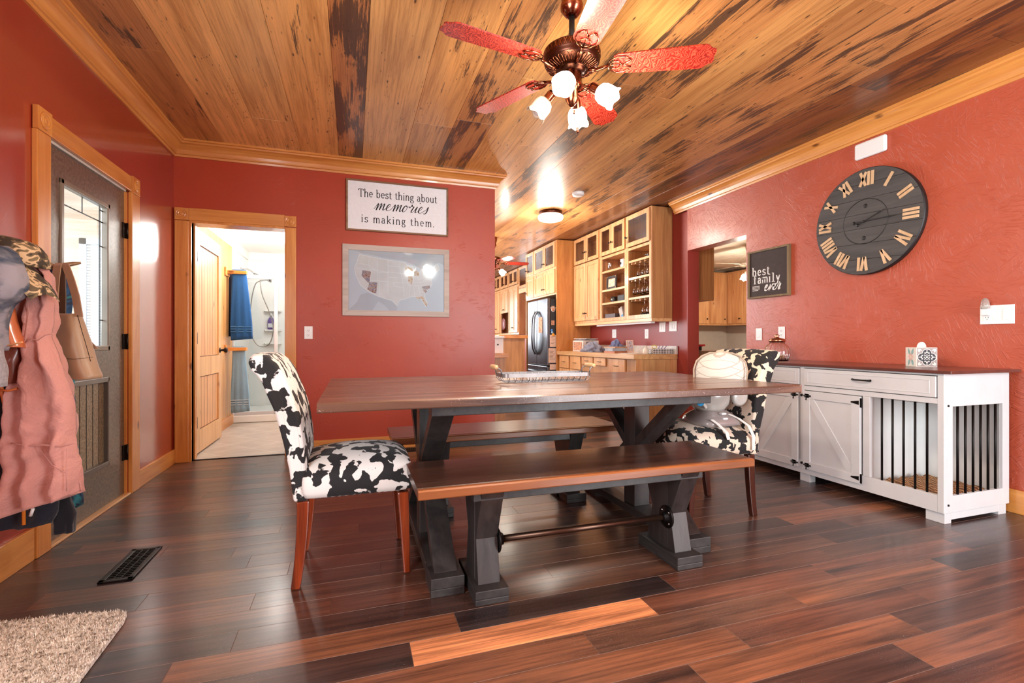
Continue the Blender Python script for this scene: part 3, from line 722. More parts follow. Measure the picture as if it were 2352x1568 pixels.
b = MB(mm); text_mb(b, 'The best thing about', 0.100, 0, 0.083, 0.0068, 0.03, 0.76); text_mb(b, 'is making them.', 0.100, 0.0, -0.155, 0.0068, 0.12, 0.80)
b.build('lettering', 'ink', t)
b = MB(mm); script_mb(b, 'memories', 0.062, -0.0, -0.03, 0.0078, 0.4, 0.0, 1.25); b.build('script_lettering', 'ink', t)

# ------------------------------------------------------------------ map picture
MW, MH = 0.998, 0.665
m = basis((0.407, YB-.001, 1.594), PX, (0, 0, 1))
t = thing('map_picture', 'framed photo map of the United States below the memories sign', 'picture', (0.407, YB, 1.594))
M['greyframe'] = wood('grey_wash_frame', (196, 182, 172), (158, 142, 132), 'X', 0.6, streak=0.4); M['mapsea'] = plain('pale_map_paper', (214, 218, 222), 0.35, var=0.03, nscale=3, coat=0.8)
framed(t, m, MW, MH, 0.052, 0.02, 'greyframe', 'mapsea', 0.01)
mm = basis((0.407, YB-.0115, 1.594), PX, (0, 0, 1))
# coordinates measured on the printed sheet, 0..100 across and down (sheet is 0.894 x 0.561 m)
def mp(u, v): return ((u/100-0.5)*0.894, (0.5-v/100)*0.561)
us = [(11, 7), (23, 10.5), (40, 14), (52, 16), (58, 17), (60, 21), (66, 23), (68, 33), (73, 33), (76, 26), (80, 31), (82, 33), (86, 28), (90, 20), (93, 17), (95, 26), (91, 32), (88, 38), (86, 45), (87, 52), (84, 60), (79, 66), (79, 76), (82, 86), (80, 92), (77, 84), (73, 74), (64, 75), (58, 79), (52, 82), (50, 92), (44, 82), (38, 80), (30, 76), (20, 68), (12, 58), (7, 40), (6, 30), (9, 18)]
can = [(5, 0), (100, 0), (100, 18), (94, 14), (90, 17), (86, 26), (80, 29), (66, 20), (58, 14), (40, 11), (23, 7), (12, 4)]
mex = [(19, 70), (30, 77), (38, 81), (44, 84), (50, 94), (49, 100), (42, 100), (36, 90), (30, 84), (24, 100), (0, 100), (8, 88), (12, 74)]
M['mapland'] = plain('cream_map_land', (233, 226, 220), 0.4, var=0.04, nscale=12, coat=0.8); M['mapgrey'] = plain('grey_map_land', (198, 200, 204), 0.4, var=0.03, coat=0.8); M['mapline'] = plain('white_map_line', (248, 246, 242), 0.4, var=0, coat=0.8)
MB(mm).prism([mp(*p) for p in can], 0, 0.0004).build('northern_land', 'mapgrey', t)
MB(mm).prism([mp(*p) for p in mex], 0, 0.0004).build('southern_land', 'mapgrey', t)
MB(mm).prism([mp(*p) for p in us], 0, 0.0008).build('country', 'mapland', t)
b = MB(mm); b.M = b.M @ Matrix.Translation((0, 0, 0.0008))
for pl in ([(9, 22), (21, 24)], [(21, 10), (20, 24), (29, 34), (29, 48)], [(8, 30), (20, 31), (41, 35)], [(29, 16), (29, 33)], [(40, 14), (40, 35), (40, 52), (40, 70)], [(15, 32), (15, 46), (21, 58)], [(22, 32), (22, 50), (29, 50), (40, 51)], [(22, 50), (20, 68)], [(29, 35), (40, 36)], [(31, 51), (31, 76)], [(40, 24), (53, 25)], [(40, 34), (54, 36)], [(52, 16), (53, 34)], [(41, 43), (55, 44)], [(41, 51), (56, 52)], [(53, 34), (55, 44), (56, 60), (57, 74)], [(46, 52), (46, 58), (56, 60)], [(54, 36), (60, 36)], [(60, 36), (62, 45), (60, 52), (64, 58)], [(56, 52), (60, 52), (75, 50)], [(63, 60), (62, 75)], [(67, 58), (68, 74)], [(72, 57), (74, 72)], [(60, 57), (84, 54)], [(66, 36), (67, 48), (63, 56)], [(71, 36), (72, 46)], [(72, 46), (77, 42), (78, 33)], [(77, 42), (86, 40)], [(74, 51), (80, 44), (86, 46)], [(86, 28), (87, 38)], [(90, 20), (90, 32)], [(78, 33), (86, 33)]):
    b.stroke([mp(*p) for p in pl], 0.0035, 0.0004)
b.stroke([mp(*p) for p in us+[us[0]]], 0.005, 0.0004)
b.build('state_borders', 'mapline', t)
pm = NT('photo_collage'); n = pm.noise(pm.coord(), 42, 4, 0.6, 1.0)
pm.col(pm.ramp(n, [(0.3, lin((52, 40, 48))), (0.42, lin((150, 90, 66))), (0.5, lin((206, 176, 158))), (0.58, lin((92, 96, 130))), (0.7, lin((226, 214, 204)))])); pm.set('Roughness', 0.35)
pm2 = NT('warm_photo_collage'); n = pm2.noise(pm2.coord(), 46, 4, 0.6, 1.0)
pm2.col(pm2.ramp(n, [(0.3, lin((150, 96, 62))), (0.45, lin((214, 160, 110))), (0.55, lin((240, 220, 196))), (0.7, lin((120, 60, 44)))])); pm2.set('Roughness', 0.35)
for poly, mt in (([(14, 33), (22.5, 35), (21, 53), (19.5, 54), (13, 42)], pm.m), ([(21, 52), (29, 53), (28, 71), (24, 70), (18.5, 65), (20, 60)], pm.m), ([(58, 25), (62, 24), (66, 28), (65.5, 37), (62, 38), (58, 31)], pm2.m), ([(67.5, 31), (71, 30), (73, 35), (72, 39), (67.5, 39)], pm2.m),
                 ([(61, 40), (65.5, 39.5), (66, 49), (64.5, 55), (61, 48)], pm2.m), ([(76, 57), (84, 54.5), (85, 59), (82, 62), (76, 60)], pm.m), ([(76.5, 62), (80, 62), (81.5, 65), (79.5, 68)], pm.m), ([(69, 75), (77.5, 74), (79, 82), (82, 86), (81, 91), (78, 86), (76, 79), (70, 78)], pm2.m)):
    MB(mm).prism([mp(*p) for p in poly], 0.0008, 0.0013).build('state_photo', mt, t)
MB(m).box(-MW/2+.05, MW/2-.05, -MH/2+.05, MH/2-.05, 0.0165, 0.018).build('glass', 'pane', t)

# ------------------------------------------------------------------ glazed entry door in the left wall (x = XL)
d = sgroup('door_1', (XL, 3.41, 0)); dx = XL-0.012
def xb(x0, x1, y0, y1, z0, z1, name, mat, par, bv=0.002): return MB().box(x0, x1, y0, y1, z0, z1).build(name, mat, par, bevel=bv)
y0, y1 = 2.985, 3.838; gy0, gy1, gz0, gz1 = 3.10, 3.632, 0.965, 1.87; py0, py1, pz0, pz1 = 3.10, 3.62, 0.25, 0.80
b = MB()
for q in ((y0, gy0, .015, 2.01), (gy1, y1, .015, 2.01), (gy0, gy1, gz1, 2.01), (gy0, gy1, pz1, gz0), (gy0, gy1, .015, pz0)): b.box(dx-.045, dx, q[0], q[1], q[2], q[3])
b.build('leaf', 'door', d)
b = MB()
for q in ((gy0, gy0+.03, gz0, gz1), (gy1-.03, gy1, gz0, gz1), (gy0, gy1, gz1-.03, gz1), (gy0, gy1, gz0, gz0+.03)): b.box(dx-.03, dx+.008, *q)
b.build('glazing_bead', plain('brown_glazing_bead', (120, 108, 92), 0.4, coat=0.4), d, bevel=0.005)
xb(dx-.028, dx-.022, gy0+.028, gy1-.028, gz0+.028, gz1-.028, 'glass_pane', 'pane', d, 0)
b = MB()
for y_ in (gy0+.07, gy1-.07): b.box(dx-.022, dx-.019, y_-.003, y_+.003, gz0+.03, gz1-.03)
for z_ in (gz1-.12, gz1-.05, 1.6, 1.15): b.box(dx-.022, dx-.019, gy0+.03, gy0+.07, z_-.003, z_+.003); b.box(dx-.022, dx-.019, gy1-.07, gy1-.03, z_-.003, z_+.003)
b.box(dx-.022, dx-.019, gy0+.03, gy1-.03, gz1-.12-.003, gz1-.12+.003); b.box(dx-.022, dx-.019, (gy0+gy1)/2-.003, (gy0+gy1)/2+.003, gz1-.12, gz1-.03)
b.build('leading', 'black', d)
xb(dx-.035, dx-.02, gy0, gy1, pz0, pz1, 'beaded_panel', 'doorpanel', d, 0)
b = MB()
for i in range(1, 7): b.box(dx-.0205, dx-.0185, gy0+.02+i*.072, gy0+.024+i*.072, pz0+.02, pz1-.02)
b.build('panel_grooves', 'slot', d)
b = MB()
for q in ((gy0, gy0+.018, pz0, pz1), (gy1-.018, gy1, pz0, pz1), (gy0, gy1, pz1-.03, pz1), (gy0, gy1, pz0, pz0+.03)): b.box(dx-.03, dx+.004, *q)
b.build('panel_moulding', plain('dark_panel_moulding', (84, 74, 66), 0.35, coat=0.6), d, bevel=0.004)
for z in (0.285, 1.02, 1.755):
    b = MB(); b.lathe([(.007, -.052), (.007, .052)], 12, (XL+.004, y1+.006, z)); b.box(XL-.012, XL-.003, y1-.028, y1+.004, z-.05, z+.05); b.build('hinge', 'bronze', d)
jmb = sgroup('trim_7', (XL, 3.41, 0))
MB().box(XL-.1, XL-.001, y1+.004, D1, 0.0, DZ).build('jamb', 'trimZ', jmb); MB().box(XL-.1, XL-.001, D0, y0-.004, 0.0, DZ).build('jamb', 'trimZ', jmb)
MB().box(XL-.1, XL-.001, D0, D1, DZ-.017, DZ).build('head_jamb', plain('white_weatherstrip', (205, 200, 192), 0.5), jmb)
MB().box(XL-.1, XL+.022, D0, D1, 0.0, 0.013).build('sill', 'counter', jmb, bevel=0.004)
b = MB(); b.lathe([(0.0, 0.006), (.017, .006), (.017, 0.03), (.0, .034)], 16, (dx, 3.03, .98), (1, 0, 0)); b.tube([(dx+.05, 3.03, .94), (dx+.055, 3.04, .94), (dx+.055, 3.12, .935)], .008); b.tube([(dx, 3.03, .94), (dx+.052, 3.03, .94)], .014)
b.build('lever_handle', 'bronze', d)

# porch seen through the glass
struct(MB().box(-8, XL-T, -1, 6.2, -0.15, -0.02).build('ground', plain('porch_deck', (170, 160, 148), 0.8)))
pw = sgroup('wall_porch', (-3, 6.1, 0))
b = MB(); b.box(-6, -2.62, 6.1, 6.2, 0, 2.6); b.box(-2.28, XL-T, 6.1, 6.2, 0, 2.6); b.box(-2.62, -2.28, 6.1, 6.2, 0, .75); b.box(-2.62, -2.28, 6.1, 6.2, 2.05, 2.6)
b.build('siding', wood('pale_porch_siding', (226, 206, 182), (196, 160, 124), 'X', 0.6), pw)
t = thing('porch_window', 'white-slatted blind in the porch window seen through the glazed door', 'window', (-2.45, 6.09, 1.4))
b = MB()
for q in ((-2.66, -2.6, .72, 2.08), (-2.3, -2.24, .72, 2.08), (-2.66, -2.24, 2.02, 2.08), (-2.66, -2.24, .72, .78)): b.box(q[0], q[1], 6.06, 6.12, q[2], q[3])
b.build('frame', 'white', t)
b = MB()
for i in range(42): b.box(-2.6, -2.3, 6.075, 6.1, .8+i*.029, .818+i*.029)
b.build('blind_slats', plain('white_blind', (236, 234, 230), 0.5, var=0), t)

# ------------------------------------------------------------------ bathroom
bx0, bx1, by1, bz = -1.44, 0.04, 7.75, 2.30
def shell(name, mat, *boxes):
    b = MB()
    for q in boxes: b.box(*q)
    return struct(b.build(name, mat))
bath = shell('wall_bathroom', 'bathwhite', (bx0-.1, bx0, YB+T, by1, 0, bz), (bx0-.1, bx1, by1, by1+.1, 0, bz), (bx1-.02, bx1, YB+T, by1, 0, bz))
shell('ceiling', 'bathwhite', (bx0-.1, bx1, YB+T-.01, by1+.1, bz, bz+.05))
tf = NT('pale_travertine_tile'); v = tf.coord((1, 1, 1), rnd=False); br = tf.n('ShaderNodeTexBrick'); br.offset = 0
mpn = tf.n('ShaderNodeMapping'); mpn.inputs['Rotation'].default_value = (0, 0, math.radians(45)); tf.l(v, mpn.inputs[0]); tf.l(mpn.outputs[0], br.inputs['Vector'])
br.inputs['Color1'].default_value = lin((186, 172, 160)); br.inputs['Color2'].default_value = lin((172, 158, 148)); br.inputs['Mortar'].default_value = lin((214, 206, 198)); br.inputs['Scale'].default_value = 1.0
br.inputs['Brick Width'].default_value = 0.32; br.inputs['Row Height'].default_value = 0.32; br.inputs['Mortar Size'].default_value = 0.004
tf.col(tf.mix(0.35, br.outputs['Color'], tf.ramp(tf.noise(v, 6, 5), [(0.3, lin((150, 136, 126))), (0.7, lin((206, 196, 184)))]))); tf.set('Roughness', 0.35)
o = MB().box(bx0, bx1, YB+.045, by1, 0.0015, 0.004).build('floor', tf.m); struct(o)
struct(MB().box(B0, B1, YB+.03, YB+.05, 0.001, 0.006).build('trim_8', 'black'))
tr = sgroup('trim_9', (bx0, 6.5, bz))
MB().box(bx0, bx0+.02, YB+T, by1, bz-.11, bz).build('ceiling_board', 'bathwhite', tr); MB().box(bx0, bx1, by1-.02, by1, bz-.11, bz).build('ceiling_board', 'bathwhite', tr)
wp = sgroup('trim_10', (bx0, 6.0, 0))
MB().box(bx0, bx0+.02, 5.0, 6.74, .12, bz-.11).build('board_lining', wood('honey_board_lining', (222, 168, 104), (176, 112, 58), 'Z', 0.4, 0.5, 0.3), wp)
MB().box(bx0, bx0+.035, 5.0, 6.74, 0, .12).build('skirting', 'trimY', wp)
# open plank door, swung into the bathroom
t = sgroup('door_2', (-1.31, 5.3, 0)); X0, X1, yy0, yy1 = -1.358, -1.318, 4.93, 5.79
b = MB()
for q in ((yy0, yy0+.11, .02, 2.03), (yy1-.11, yy1, .02, 2.03), (yy0+.11, yy1-.11, 1.9, 2.03), (yy0+.11, yy1-.11, .70, .88), (yy0+.11, yy1-.11, .02, .22)): b.box(X0, X1, *q)
b.build('leaf', wood('knotty_pine_door', (226, 178, 120), (188, 130, 74), 'Z', 0.35, 0.5, 0.4, streak=0.4), t)
for z0_, z1_ in ((.22, .70), (.88, 1.9)):
    o = MB().box(X0+.01, X1-.012, yy0+.11, yy1-.11, z0_, z1_).build('beaded_panel', 'hickory', t)
    b = MB()
    for i in range(1, 7): b.box(X1-.0125, X1-.0115, yy0+.11+i*.092-.002, yy0+.11+i*.092+.002, z0_+.01, z1_-.01)
    b.box(X1-.0125, X1-.0105, yy0+.11, yy1-.11, z1_-.008, z1_); b.box(X1-.0125, X1-.0105, yy0+.11, yy1-.11, z0_, z0_+.006)
    b.build('grooves', plain('brown_groove', (96, 56, 34), 0.7, var=0), o)
b = MB(); b.lathe([(.028, 0), (.028, .006), (.012, .01), (.012, .035), (.026, .045), (.03, .058), (.024, .07), (0, .074)], 20, (X1, 5.72, .93), (1, 0, 0)); b.build('door_knob', 'bronze', t)
for z in (.3, 1.05, 1.78):
    b = MB(); b.box(X1-.03, X1+.004, yy0-.008, yy0+.002, z-.045, z+.045); b.lathe([(.008, -.05), (.008, .05)], 10, (X1+.004, yy0-.008, z)); b.build('hinge', 'black', t)
# towel rails and towels
def towel(label, y, ztop, zbot, wd, mat, name='bath_towel', x=-1.30, off=0.0, hem=True):
    """folded towel over a rail running along X out of the wall at depth y"""
    n, k = 26, 16
    rings = []
    for j in range(k+1):
        z = ztop+.012-(ztop-zbot)*j/k; ring = []; wj = wd*(0.62+0.38*min(1, j/k*1.3)); sh = off*j/k
        th = 0.022+0.012*j/k
        for i in range(n):
            a = 2*PI*i/n; u = math.cos(a); v_ = math.sin(a)
            fold = 0.008*math.sin(u*9+j*.12)*(j/k)
            ring.append((x+sh+u*wj/2, y+(1 if v_ > 0 else -1)*abs(v_)**.45*th+fold, z+0.01*u*(j/k)*(1 if off else 0)))
        rings.append(ring)
    t = thing(name, label, 'towel', (x, y, zbot))
    MB().loft(rings).build('cloth', mat, t)
    if hem:
        b = MB()
        for q in (.8, .835, .87):
            z = ztop-(ztop-zbot)*q; wj = wd*(0.62+0.38*min(1, q*1.3))
            b.box(x+off*q-wj/2+.006, x+off*q+wj/2-.006, y-.036, y-.028, z-.006, z+.004)
        b.build('hem_stripe', M['towel_hem'] if 'blue' in label and 'pale' not in label else M['towel_hem2'], t, bevel=0.002)
M['towel_hem'] = fabric('blue_hem', (60, 110, 158), 0.9); M['towel_hem2'] = fabric('pale_hem', (176, 196, 208), 0.9)
rk = thing('towel_rack', 'honey wood towel rack on the bathroom wall beside the shower', 'towel rack', (bx0+.03, 6.45, .9))
for z in (1.84, .93):
    MB().box(bx0+.02, -1.20, 6.42, 6.5, z-.02, z+.02).build('rail', 'trim', rk, bevel=.004)
    MB().box(bx0+.02, bx0+.04, 6.36, 6.54, z-.05, z+.05).build('bracket', 'trim', rk, bevel=.004)
towel('royal blue bath towel on the upper rail beside the shower', 6.46, 1.86, 1.03, .235, fabric('royal_blue_terry', (20, 82, 142), 0.95, 300, .2), x=-1.285, off=.03)
towel('pale blue bath towel hanging on the lower rail beside the shower', 6.46, .95, .17, .2, fabric('pale_blue_terry', (132, 168, 192), 0.95, 300, .15), x=-1.29, off=.02)
towel('navy towel folded behind the royal blue towel', 6.60, 1.85, 1.07, .12, fabric('navy_terry', (24, 34, 66), 0.95, 300, .2), x=-1.385, hem=False)
# shower
t = thing('shower_stall', 'white corner shower stall with framed clear panels', 'shower', (-.9, 7.2, 0)); cy = 6.76
MB().box(bx0+.004, bx0+.03, cy, by1-.004, .1, 1.86).build('wall_panel', 'showerwhite', t, bevel=.004); MB().box(bx0+.004, -.45, by1-.03, by1-.004, .1, 1.86).build('wall_panel', 'showerwhite', t, bevel=.004)
b = MB(); b.prism([(bx0+.004, cy-.02), (-.92, cy-.02), (-.62, cy+.3), (-.45, by1-.01), (bx0+.004, by1-.01)], .006, .1, 'XY'); b.build('tray', 'showerwhite', t, bevel=.012)
def rail(p, q, name, wd=.03, hh=.03): MB().beam(p, q, wd, hh, (0, 0, 1)).build(name, 'white', t, bevel=.003)
A_, B2, C_ = (bx0+.02, cy), (-.93, cy), (-.62, cy+.3)
for z in (.12, 1.83):
    rail((A_[0], A_[1], z), (B2[0], B2[1], z), 'rail', .045); rail((B2[0], B2[1], z), (C_[0], C_[1], z), 'rail', .045)
for p in (A_, B2, C_): MB().box(p[0]-.02, p[0]+.02, p[1]-.02, p[1]+.02, .1, 1.85).build('post', 'white', t, bevel=.004)
MB().box(-.955, -.945, cy-.006, cy+.006, .14, 1.81).build('inner_frame', 'white', t)
MB().box(A_[0]+.02, B2[0]-.02, cy-.003, cy+.003, .14, 1.81).build('glass_panel', 'pane', t)
MB().beam((B2[0]+.02, cy+.02, .97), (C_[0]-.02, C_[1]-.02, .97), 1.66, .006, (0, 0, 1)).build('glass_panel', 'pane', t)
for z in (1.45, 1.17, .98, .78, .62): MB().prism([(-1.22, by1-.03), (-.98, by1-.03), (-1.0, by1-.13), (-1.2, by1-.13)], z, z+.02, 'XY').build('corner_shelf', 'showerwhite', t, bevel=.006)
sh = thing('wall_shower', 'chrome shower head on a curved arm high on the shower wall', 'shower head', (-1.4, 7.3, 2.0))
b = MB(); b.lathe([(.03, 0), (.026, .012), (.01, .016)], 16, (bx0+.005, 7.3, 1.99), (1, 0, 0)); b.tube([(bx0+.01, 7.3, 1.99), (-1.36, 7.3, 2.0), (-1.3, 7.3, 1.97), (-1.26, 7.3, 1.93)], .011); b.build('arm', 'chrome', sh)
MB().lathe([(.014, 0), (.03, .03), (.032, .045), (0, .045)], 16, (-1.265, 7.3, 1.94), (.6, 0, -.8)).build('nozzle', 'chrome', sh)
hs = thing('hand_shower', 'chrome hand shower with a hanging grey hose', 'hand shower', (-1.05, 7.0, 1.85))
b = MB(); b.lathe([(.01, 0), (.013, .08), (.03, .1), (.046, .12), (.04, .135), (0, .14)], 16, (-1.16, 7.05, 1.82), (.98, 0, .18)); b.build('handset', 'chrome', hs)
b = MB(); b.tube(sm3([(-1.15, 7.05, 1.82), (-1.22, 7.05, 1.76), (-1.27, 7.06, 1.5), (-1.29, 7.08, 1.2), (-1.22, 7.1, 1.0), (-1.12, 7.1, .95), (-1.04, 7.1, 1.02), (-1.01, 7.1, 1.2), (-1.05, 7.08, 1.4), (-1.13, 7.06, 1.62), (-1.16, 7.06, 1.8)]), .007); b.build('hose', plain('steel_hose', (176, 172, 164), 0.3, 0.9), hs)
bt = thing('shampoo_bottle', 'purple bottle standing on the shower shelf', 'bottle', (-1.12, by1-.08, 1.19))
MB().lathe([(.038, 0), (.046, .01), (.048, .12), (.03, .16), (.014, .175), (.014, .2)], 16, (-1.12, by1-.08, 1.192)).build('body', plain('purple_plastic', (82, 60, 138), 0.3), bt)
MB().lathe([(.017, 0), (.017, .02), (.006, .024), (.006, .04), (0, .04)], 12, (-1.12, by1-.08, 1.392)).build('cap', 'plastic', bt)
MB(basis((-1.12, by1-.13, 1.25), PX, (0, 0, 1))).box(-.03, .03, -.03, .03, 0, .002).build('label', 'white', bt)
tc = thing('bathroom_light', 'small white dome light on the bathroom ceiling', 'ceiling light', (-.75, 6.6, bz))
MB().lathe([(.11, 0), (.11, -.015), (.085, -.05), (0, -.065)], 24, (-.75, 6.6, bz)).build('dome', glow('bath_dome', (255, 252, 245), 1.5), tc)

# ================================================================== DINING TABLE
def trestle(t, xc, yc, half, ztop, zfoot, wd, leg, padded, mid, parent_name='trestle'):
    """X-braced trestle in the Y-Z plane: foot beam, centre post, upper and lower braces"""
    tr_ = MB().box(xc-wd/2, xc+wd/2, yc-half, yc+half, zfoot*.42, zfoot).build('foot_beam', 'blackwoodY', t, bevel=.003)
    for s in (-1, 1):
        a, b_ = sorted((yc+s*half, yc+s*(half-.16)))
        MB().box(xc-wd/2, xc+wd/2, a, b_, 0, zfoot*.42).build('foot_pad', 'blackwoodY', t, bevel=.003)
    MB().box(xc-leg/2, xc+leg/2, yc-leg*.55, yc+leg*.55, zfoot, ztop).build('centre_post', 'blackwood', t, bevel=.002)
    for s in (-1, 1):
        # lower brace: from the foot end up to the post; upper brace: from the post out to the top
        y0_, y1_ = yc+s*(half-.045), yc+s*leg*.35; w2 = leg*.95/2
        for (ya, za, yb_, zb_, nm) in ((y0_-s*.04, zfoot, y1_, mid, 'lower_brace'), (y1_, mid, yc+s*(half*.86), ztop, 'upper_brace')):
            th = leg*.62 if nm == 'lower_brace' else leg*.62
            p = [(ya-th*.62, za), (ya+th*.62, za), (yb_+th*.62, zb_), (yb_-th*.62, zb_)]
            MB().prism(p, xc-w2, xc+w2, 'YZ').build(nm, 'blackwood', t, bevel=.002)
TX0, TX1, TY0, TY1, TZ = -0.122, 2.137, 1.84, 3.06, 0.80
t = thing('dining_table', 'long dark wooden trestle dining table in the middle of the room', 'table', ((TX0+TX1)/2, (TY0+TY1)/2, 0))
def slab(name, x0, x1, y0, y1, z0, z1, mat, parent, wav=.004, seed=0):
    b = MB(); N = 60; rings = []
    for i in range(N+1):
        x = x0+(x1-x0)*i/N; a = noise.noise((x*2.1, seed, 0))*wav; c = noise.noise((x*2.3, seed+5, 1))*wav
        rings.append([(x, y0+a, z0+.004), (x, y0+a+.003, z0), (x, y1+c-.003, z0), (x, y1+c, z0+.004), (x, y1+c, z1-.005), (x, y1+c-.006, z1), (x, y0+a+.006, z1), (x, y0+a, z1-.005)])
    b.loft(rings, smooth=False); return b.build(name, mat, parent)
nb = 5
for i in range(nb):
    wy = (TY1-TY0)/nb
    slab('top_board', TX0, TX1, TY0+i*wy+(0 if i == 0 else .0003), TY0+(i+1)*wy-.0003, .764, TZ, 'tabletop', t, .003 if i in (0, nb-1) else 0.0, i*7)
for x in (TX0-.004, TX1-.001):
    b = MB(); b.box(x, x+.005, TY0-.002, TY0+.05, .762, .802) if x > 1 else b.box(x, x+.005, TY1-.05, TY1+.002, .762, .802)
    b.build('corner_bracket', 'chrome', t)
MB().box(.30, 1.665, 1.93, 2.02, .718, .764).build('apron', 'blackwoodY', t, bevel=.003); MB().box(.30, 1.665, 2.88, 2.97, .718, .764).build('apron', 'blackwoodY', t, bevel=.003)
trestle(t, .362, 2.45, .54, .764, .076, .136, .10, True, .42); trestle(t, 1.58, 2.45, .54, .764, .076, .136, .10, True, .42)
def bench(name, label, X0_, X1_, Y0_, Y1_, fx0, fx1):
    yc = (Y0_+Y1_)/2
    t = thing(name, label, 'bench', ((X0_+X1_)/2, yc, 0))
    slab('seat_board', X0_, X1_, Y0_+.03, Y1_, .45, .485, 'benchtop', t, .003, 3)
    slab('edge_board', X0_, X1_, Y0_, Y0_+.0295, .45, .485, 'benchedge', t, .003, 9)
    MB().box(fx0-.075, fx1+.07, Y0_+.065, Y0_+.125, .402, .45).build('apron', 'blackwoodY', t, bevel=.003)
    MB().box(fx0-.075, fx1+.07, Y1_-.125, Y1_-.065, .402, .45).build('apron', 'blackwoodY', t, bevel=.003)
    for x in (fx0, fx1):
        trestle(t, x, yc, (Y1_-Y0_)/2-.062, .45, .056, .136, .095, True, .225)
    MB().tube([(fx0+.047, yc-.05, .205), (fx1-.047, yc-.05, .205)], .0135, 14).build('stretcher_pipe', 'pipe', t)
    for x, s in ((fx0+.047, 1), (fx1-.047, -1)):
        b = MB(); b.lathe([(.052, 0), (.052, .006), (.046, .009), (.026, .01), (.023, .026), (0, .026)], 24, (x, yc-.05, .205), (s, 0, 0)); o = b.build('pipe_flange', 'iron', t)
        b = MB()
        for a in range(4): b.lathe([(.006, 0), (.006, .003), (0, .005)], 8, (x+s*.008, yc-.05+.036*math.cos(a*PI/2+.78), .205+.036*math.sin(a*PI/2+.78)), (s, 0, 0))
        b.build('screws', 'chrome', o)
    return t
bench('bench', 'dark wooden bench with orange-worn front edge on the near side of the table', .222, 1.738, 1.735, 2.17, .515, 1.437)
bench('bench', 'dark wooden bench on the far side of the table, toward the kitchen', .205, 1.63, 2.70, 3.10, .49, 1.345)

# ================================================================== COWHIDE CHAIRS (built facing +X around the origin)
def make_chair(label, cow, leg, group):
    t = thing('dining_chair', label, 'chair', (0, 0, 0), group)
    back = [(-.401, .937), (-.40, .955), (-.385, .966), (-.36, .968), (-.331, .962), (-.298, .935), (-.272, .895), (-.230, .79), (-.206, .708), (-.191, .6), (-.184, .47), (-.182, .36), (-.233, .36), (-.25, .50), (-.271, .611), (-.301, .734), (-.333, .809), (-.352, .862), (-.372, .89), (-.39, .908)]
    rings = []; K = 12
    for j in range(K+1):
        u = -1+2*j/K; y = .232*u
        e = max(0, abs(u)-.9)/.1; cx_ = sum(p[0] for p in back)/len(back)
        ring = []
        for x, z in back:
            ring.append((x+(0.0)+0.004*(1-u*u)*(1 if x > -.3 else 0), y*(1.0 if z > .55 else .955), z+.006*(1-u*u)*(1 if z > .94 else 0)))
        if e > 0: ring = [(x*(1-.05*e)-.28*.05*e, y_, z+(.004*e if z < .4 else -.006*e)) for x, y_, z in ring]
        rings.append(ring)
    MB().loft(rings).build('backrest', cow, t, bevel=.012, seg=3)

    # puffed seat cushion
    rings = []; prof = [(-.19, .352, .232), (-.15, .348, .236), (.0, .346, .238), (.15, .343, .236), (.215, .345, .23), (.238, .36, .222)]
    N = 20
    outl = []
    b = MB(); nx, ny = 14, 12; x0, x1 = -.20, .245
    def top(u, v):
        x = x0+(x1-x0)*u; y = (-.236+.472*v)*(1-.05*max(0, u-.75)*4*.5)
        puff = (1-(2*v-1)**6)*(1-max(0, (u-.86)/.14)**3*.6)
        z = .492+.038*(1-(2*v-1)**2)*math.sin(PI*min(1, .25+.65*u)) + .012*(1-abs(2*u-1)**3) - (1-puff)*.03 + .012*u
        return (x, y, z)
    G = [[b.v(top(i/nx, j/ny)) for j in range(ny+1)] for i in range(nx+1)]
    for i in range(nx):
        for j in range(ny): b.f([G[i][j], G[i+1][j], G[i+1][j+1], G[i][j+1]], True)
    edge = [G[i][0] for i in range(nx+1)]+[G[nx][j] for j in range(1, ny+1)]+[G[i][ny] for i in range(nx-1, -1, -1)]+[G[0][j] for j in range(ny-1, 0, -1)]
    prev = edge; n_ = len(edge)
    for (dz, sc_) in ((.45, 1.02), (.40, 1.022), (.352, 1.0)):
        cur = [b.v((.02+(v.co.x-.02)*(sc_ if dz > .36 else .985), v.co.y*(sc_ if dz > .36 else .985), dz)) for v in edge]
        for i in range(n_): b.f([prev[i], prev[(i+1) % n_], cur[(i+1) % n_], cur[i]], True)
        prev = cur
    b.f(prev)
    b.build('seat', cow, t, sub=1)
    for y in (-.19, .19):
        b = MB(); sg = 8; rings = []
        for i in range(sg+1):
            u = i/sg; z = .36*(1-u); x = -.200-.018*u*u*1.6+.0; hw = .024-.006*u
            rings.append([(x-hw, y-.02+.003*u, z), (x+hw, y-.02+.003*u, z), (x+hw, y+.02-.003*u, z), (x-hw, y+.02-.003*u, z)])
        b.loft(rings, smooth=False); b.build('leg', leg, t, bevel=.005)
        b = MB(); rings = []
        for i in range(sg+1):
            u = i/sg; z = .36*(1-u); hw = .024-.010*u; x = .205+.018*u
            rings.append([(x-hw, y-hw, z), (x+hw, y-hw, z), (x+hw, y+hw, z), (x-hw, y+hw, z)])
        b.loft(rings, smooth=False); b.build('leg', leg, t, bevel=.006)
    return t
c1 = make_chair('black and white cowhide chair at the left end of the table', 'cow', 'cherry', 'cowhide dining chairs'); c1.location = (.004, 2.36, 0)
c2 = make_chair('black and cream cowhide chair at the right end of the table, carrying a booster seat', 'cow2', 'darkleg', 'cowhide dining chairs'); c2.location = (2.005, 2.43, 0); c2.rotation_euler = (0, 0, PI)

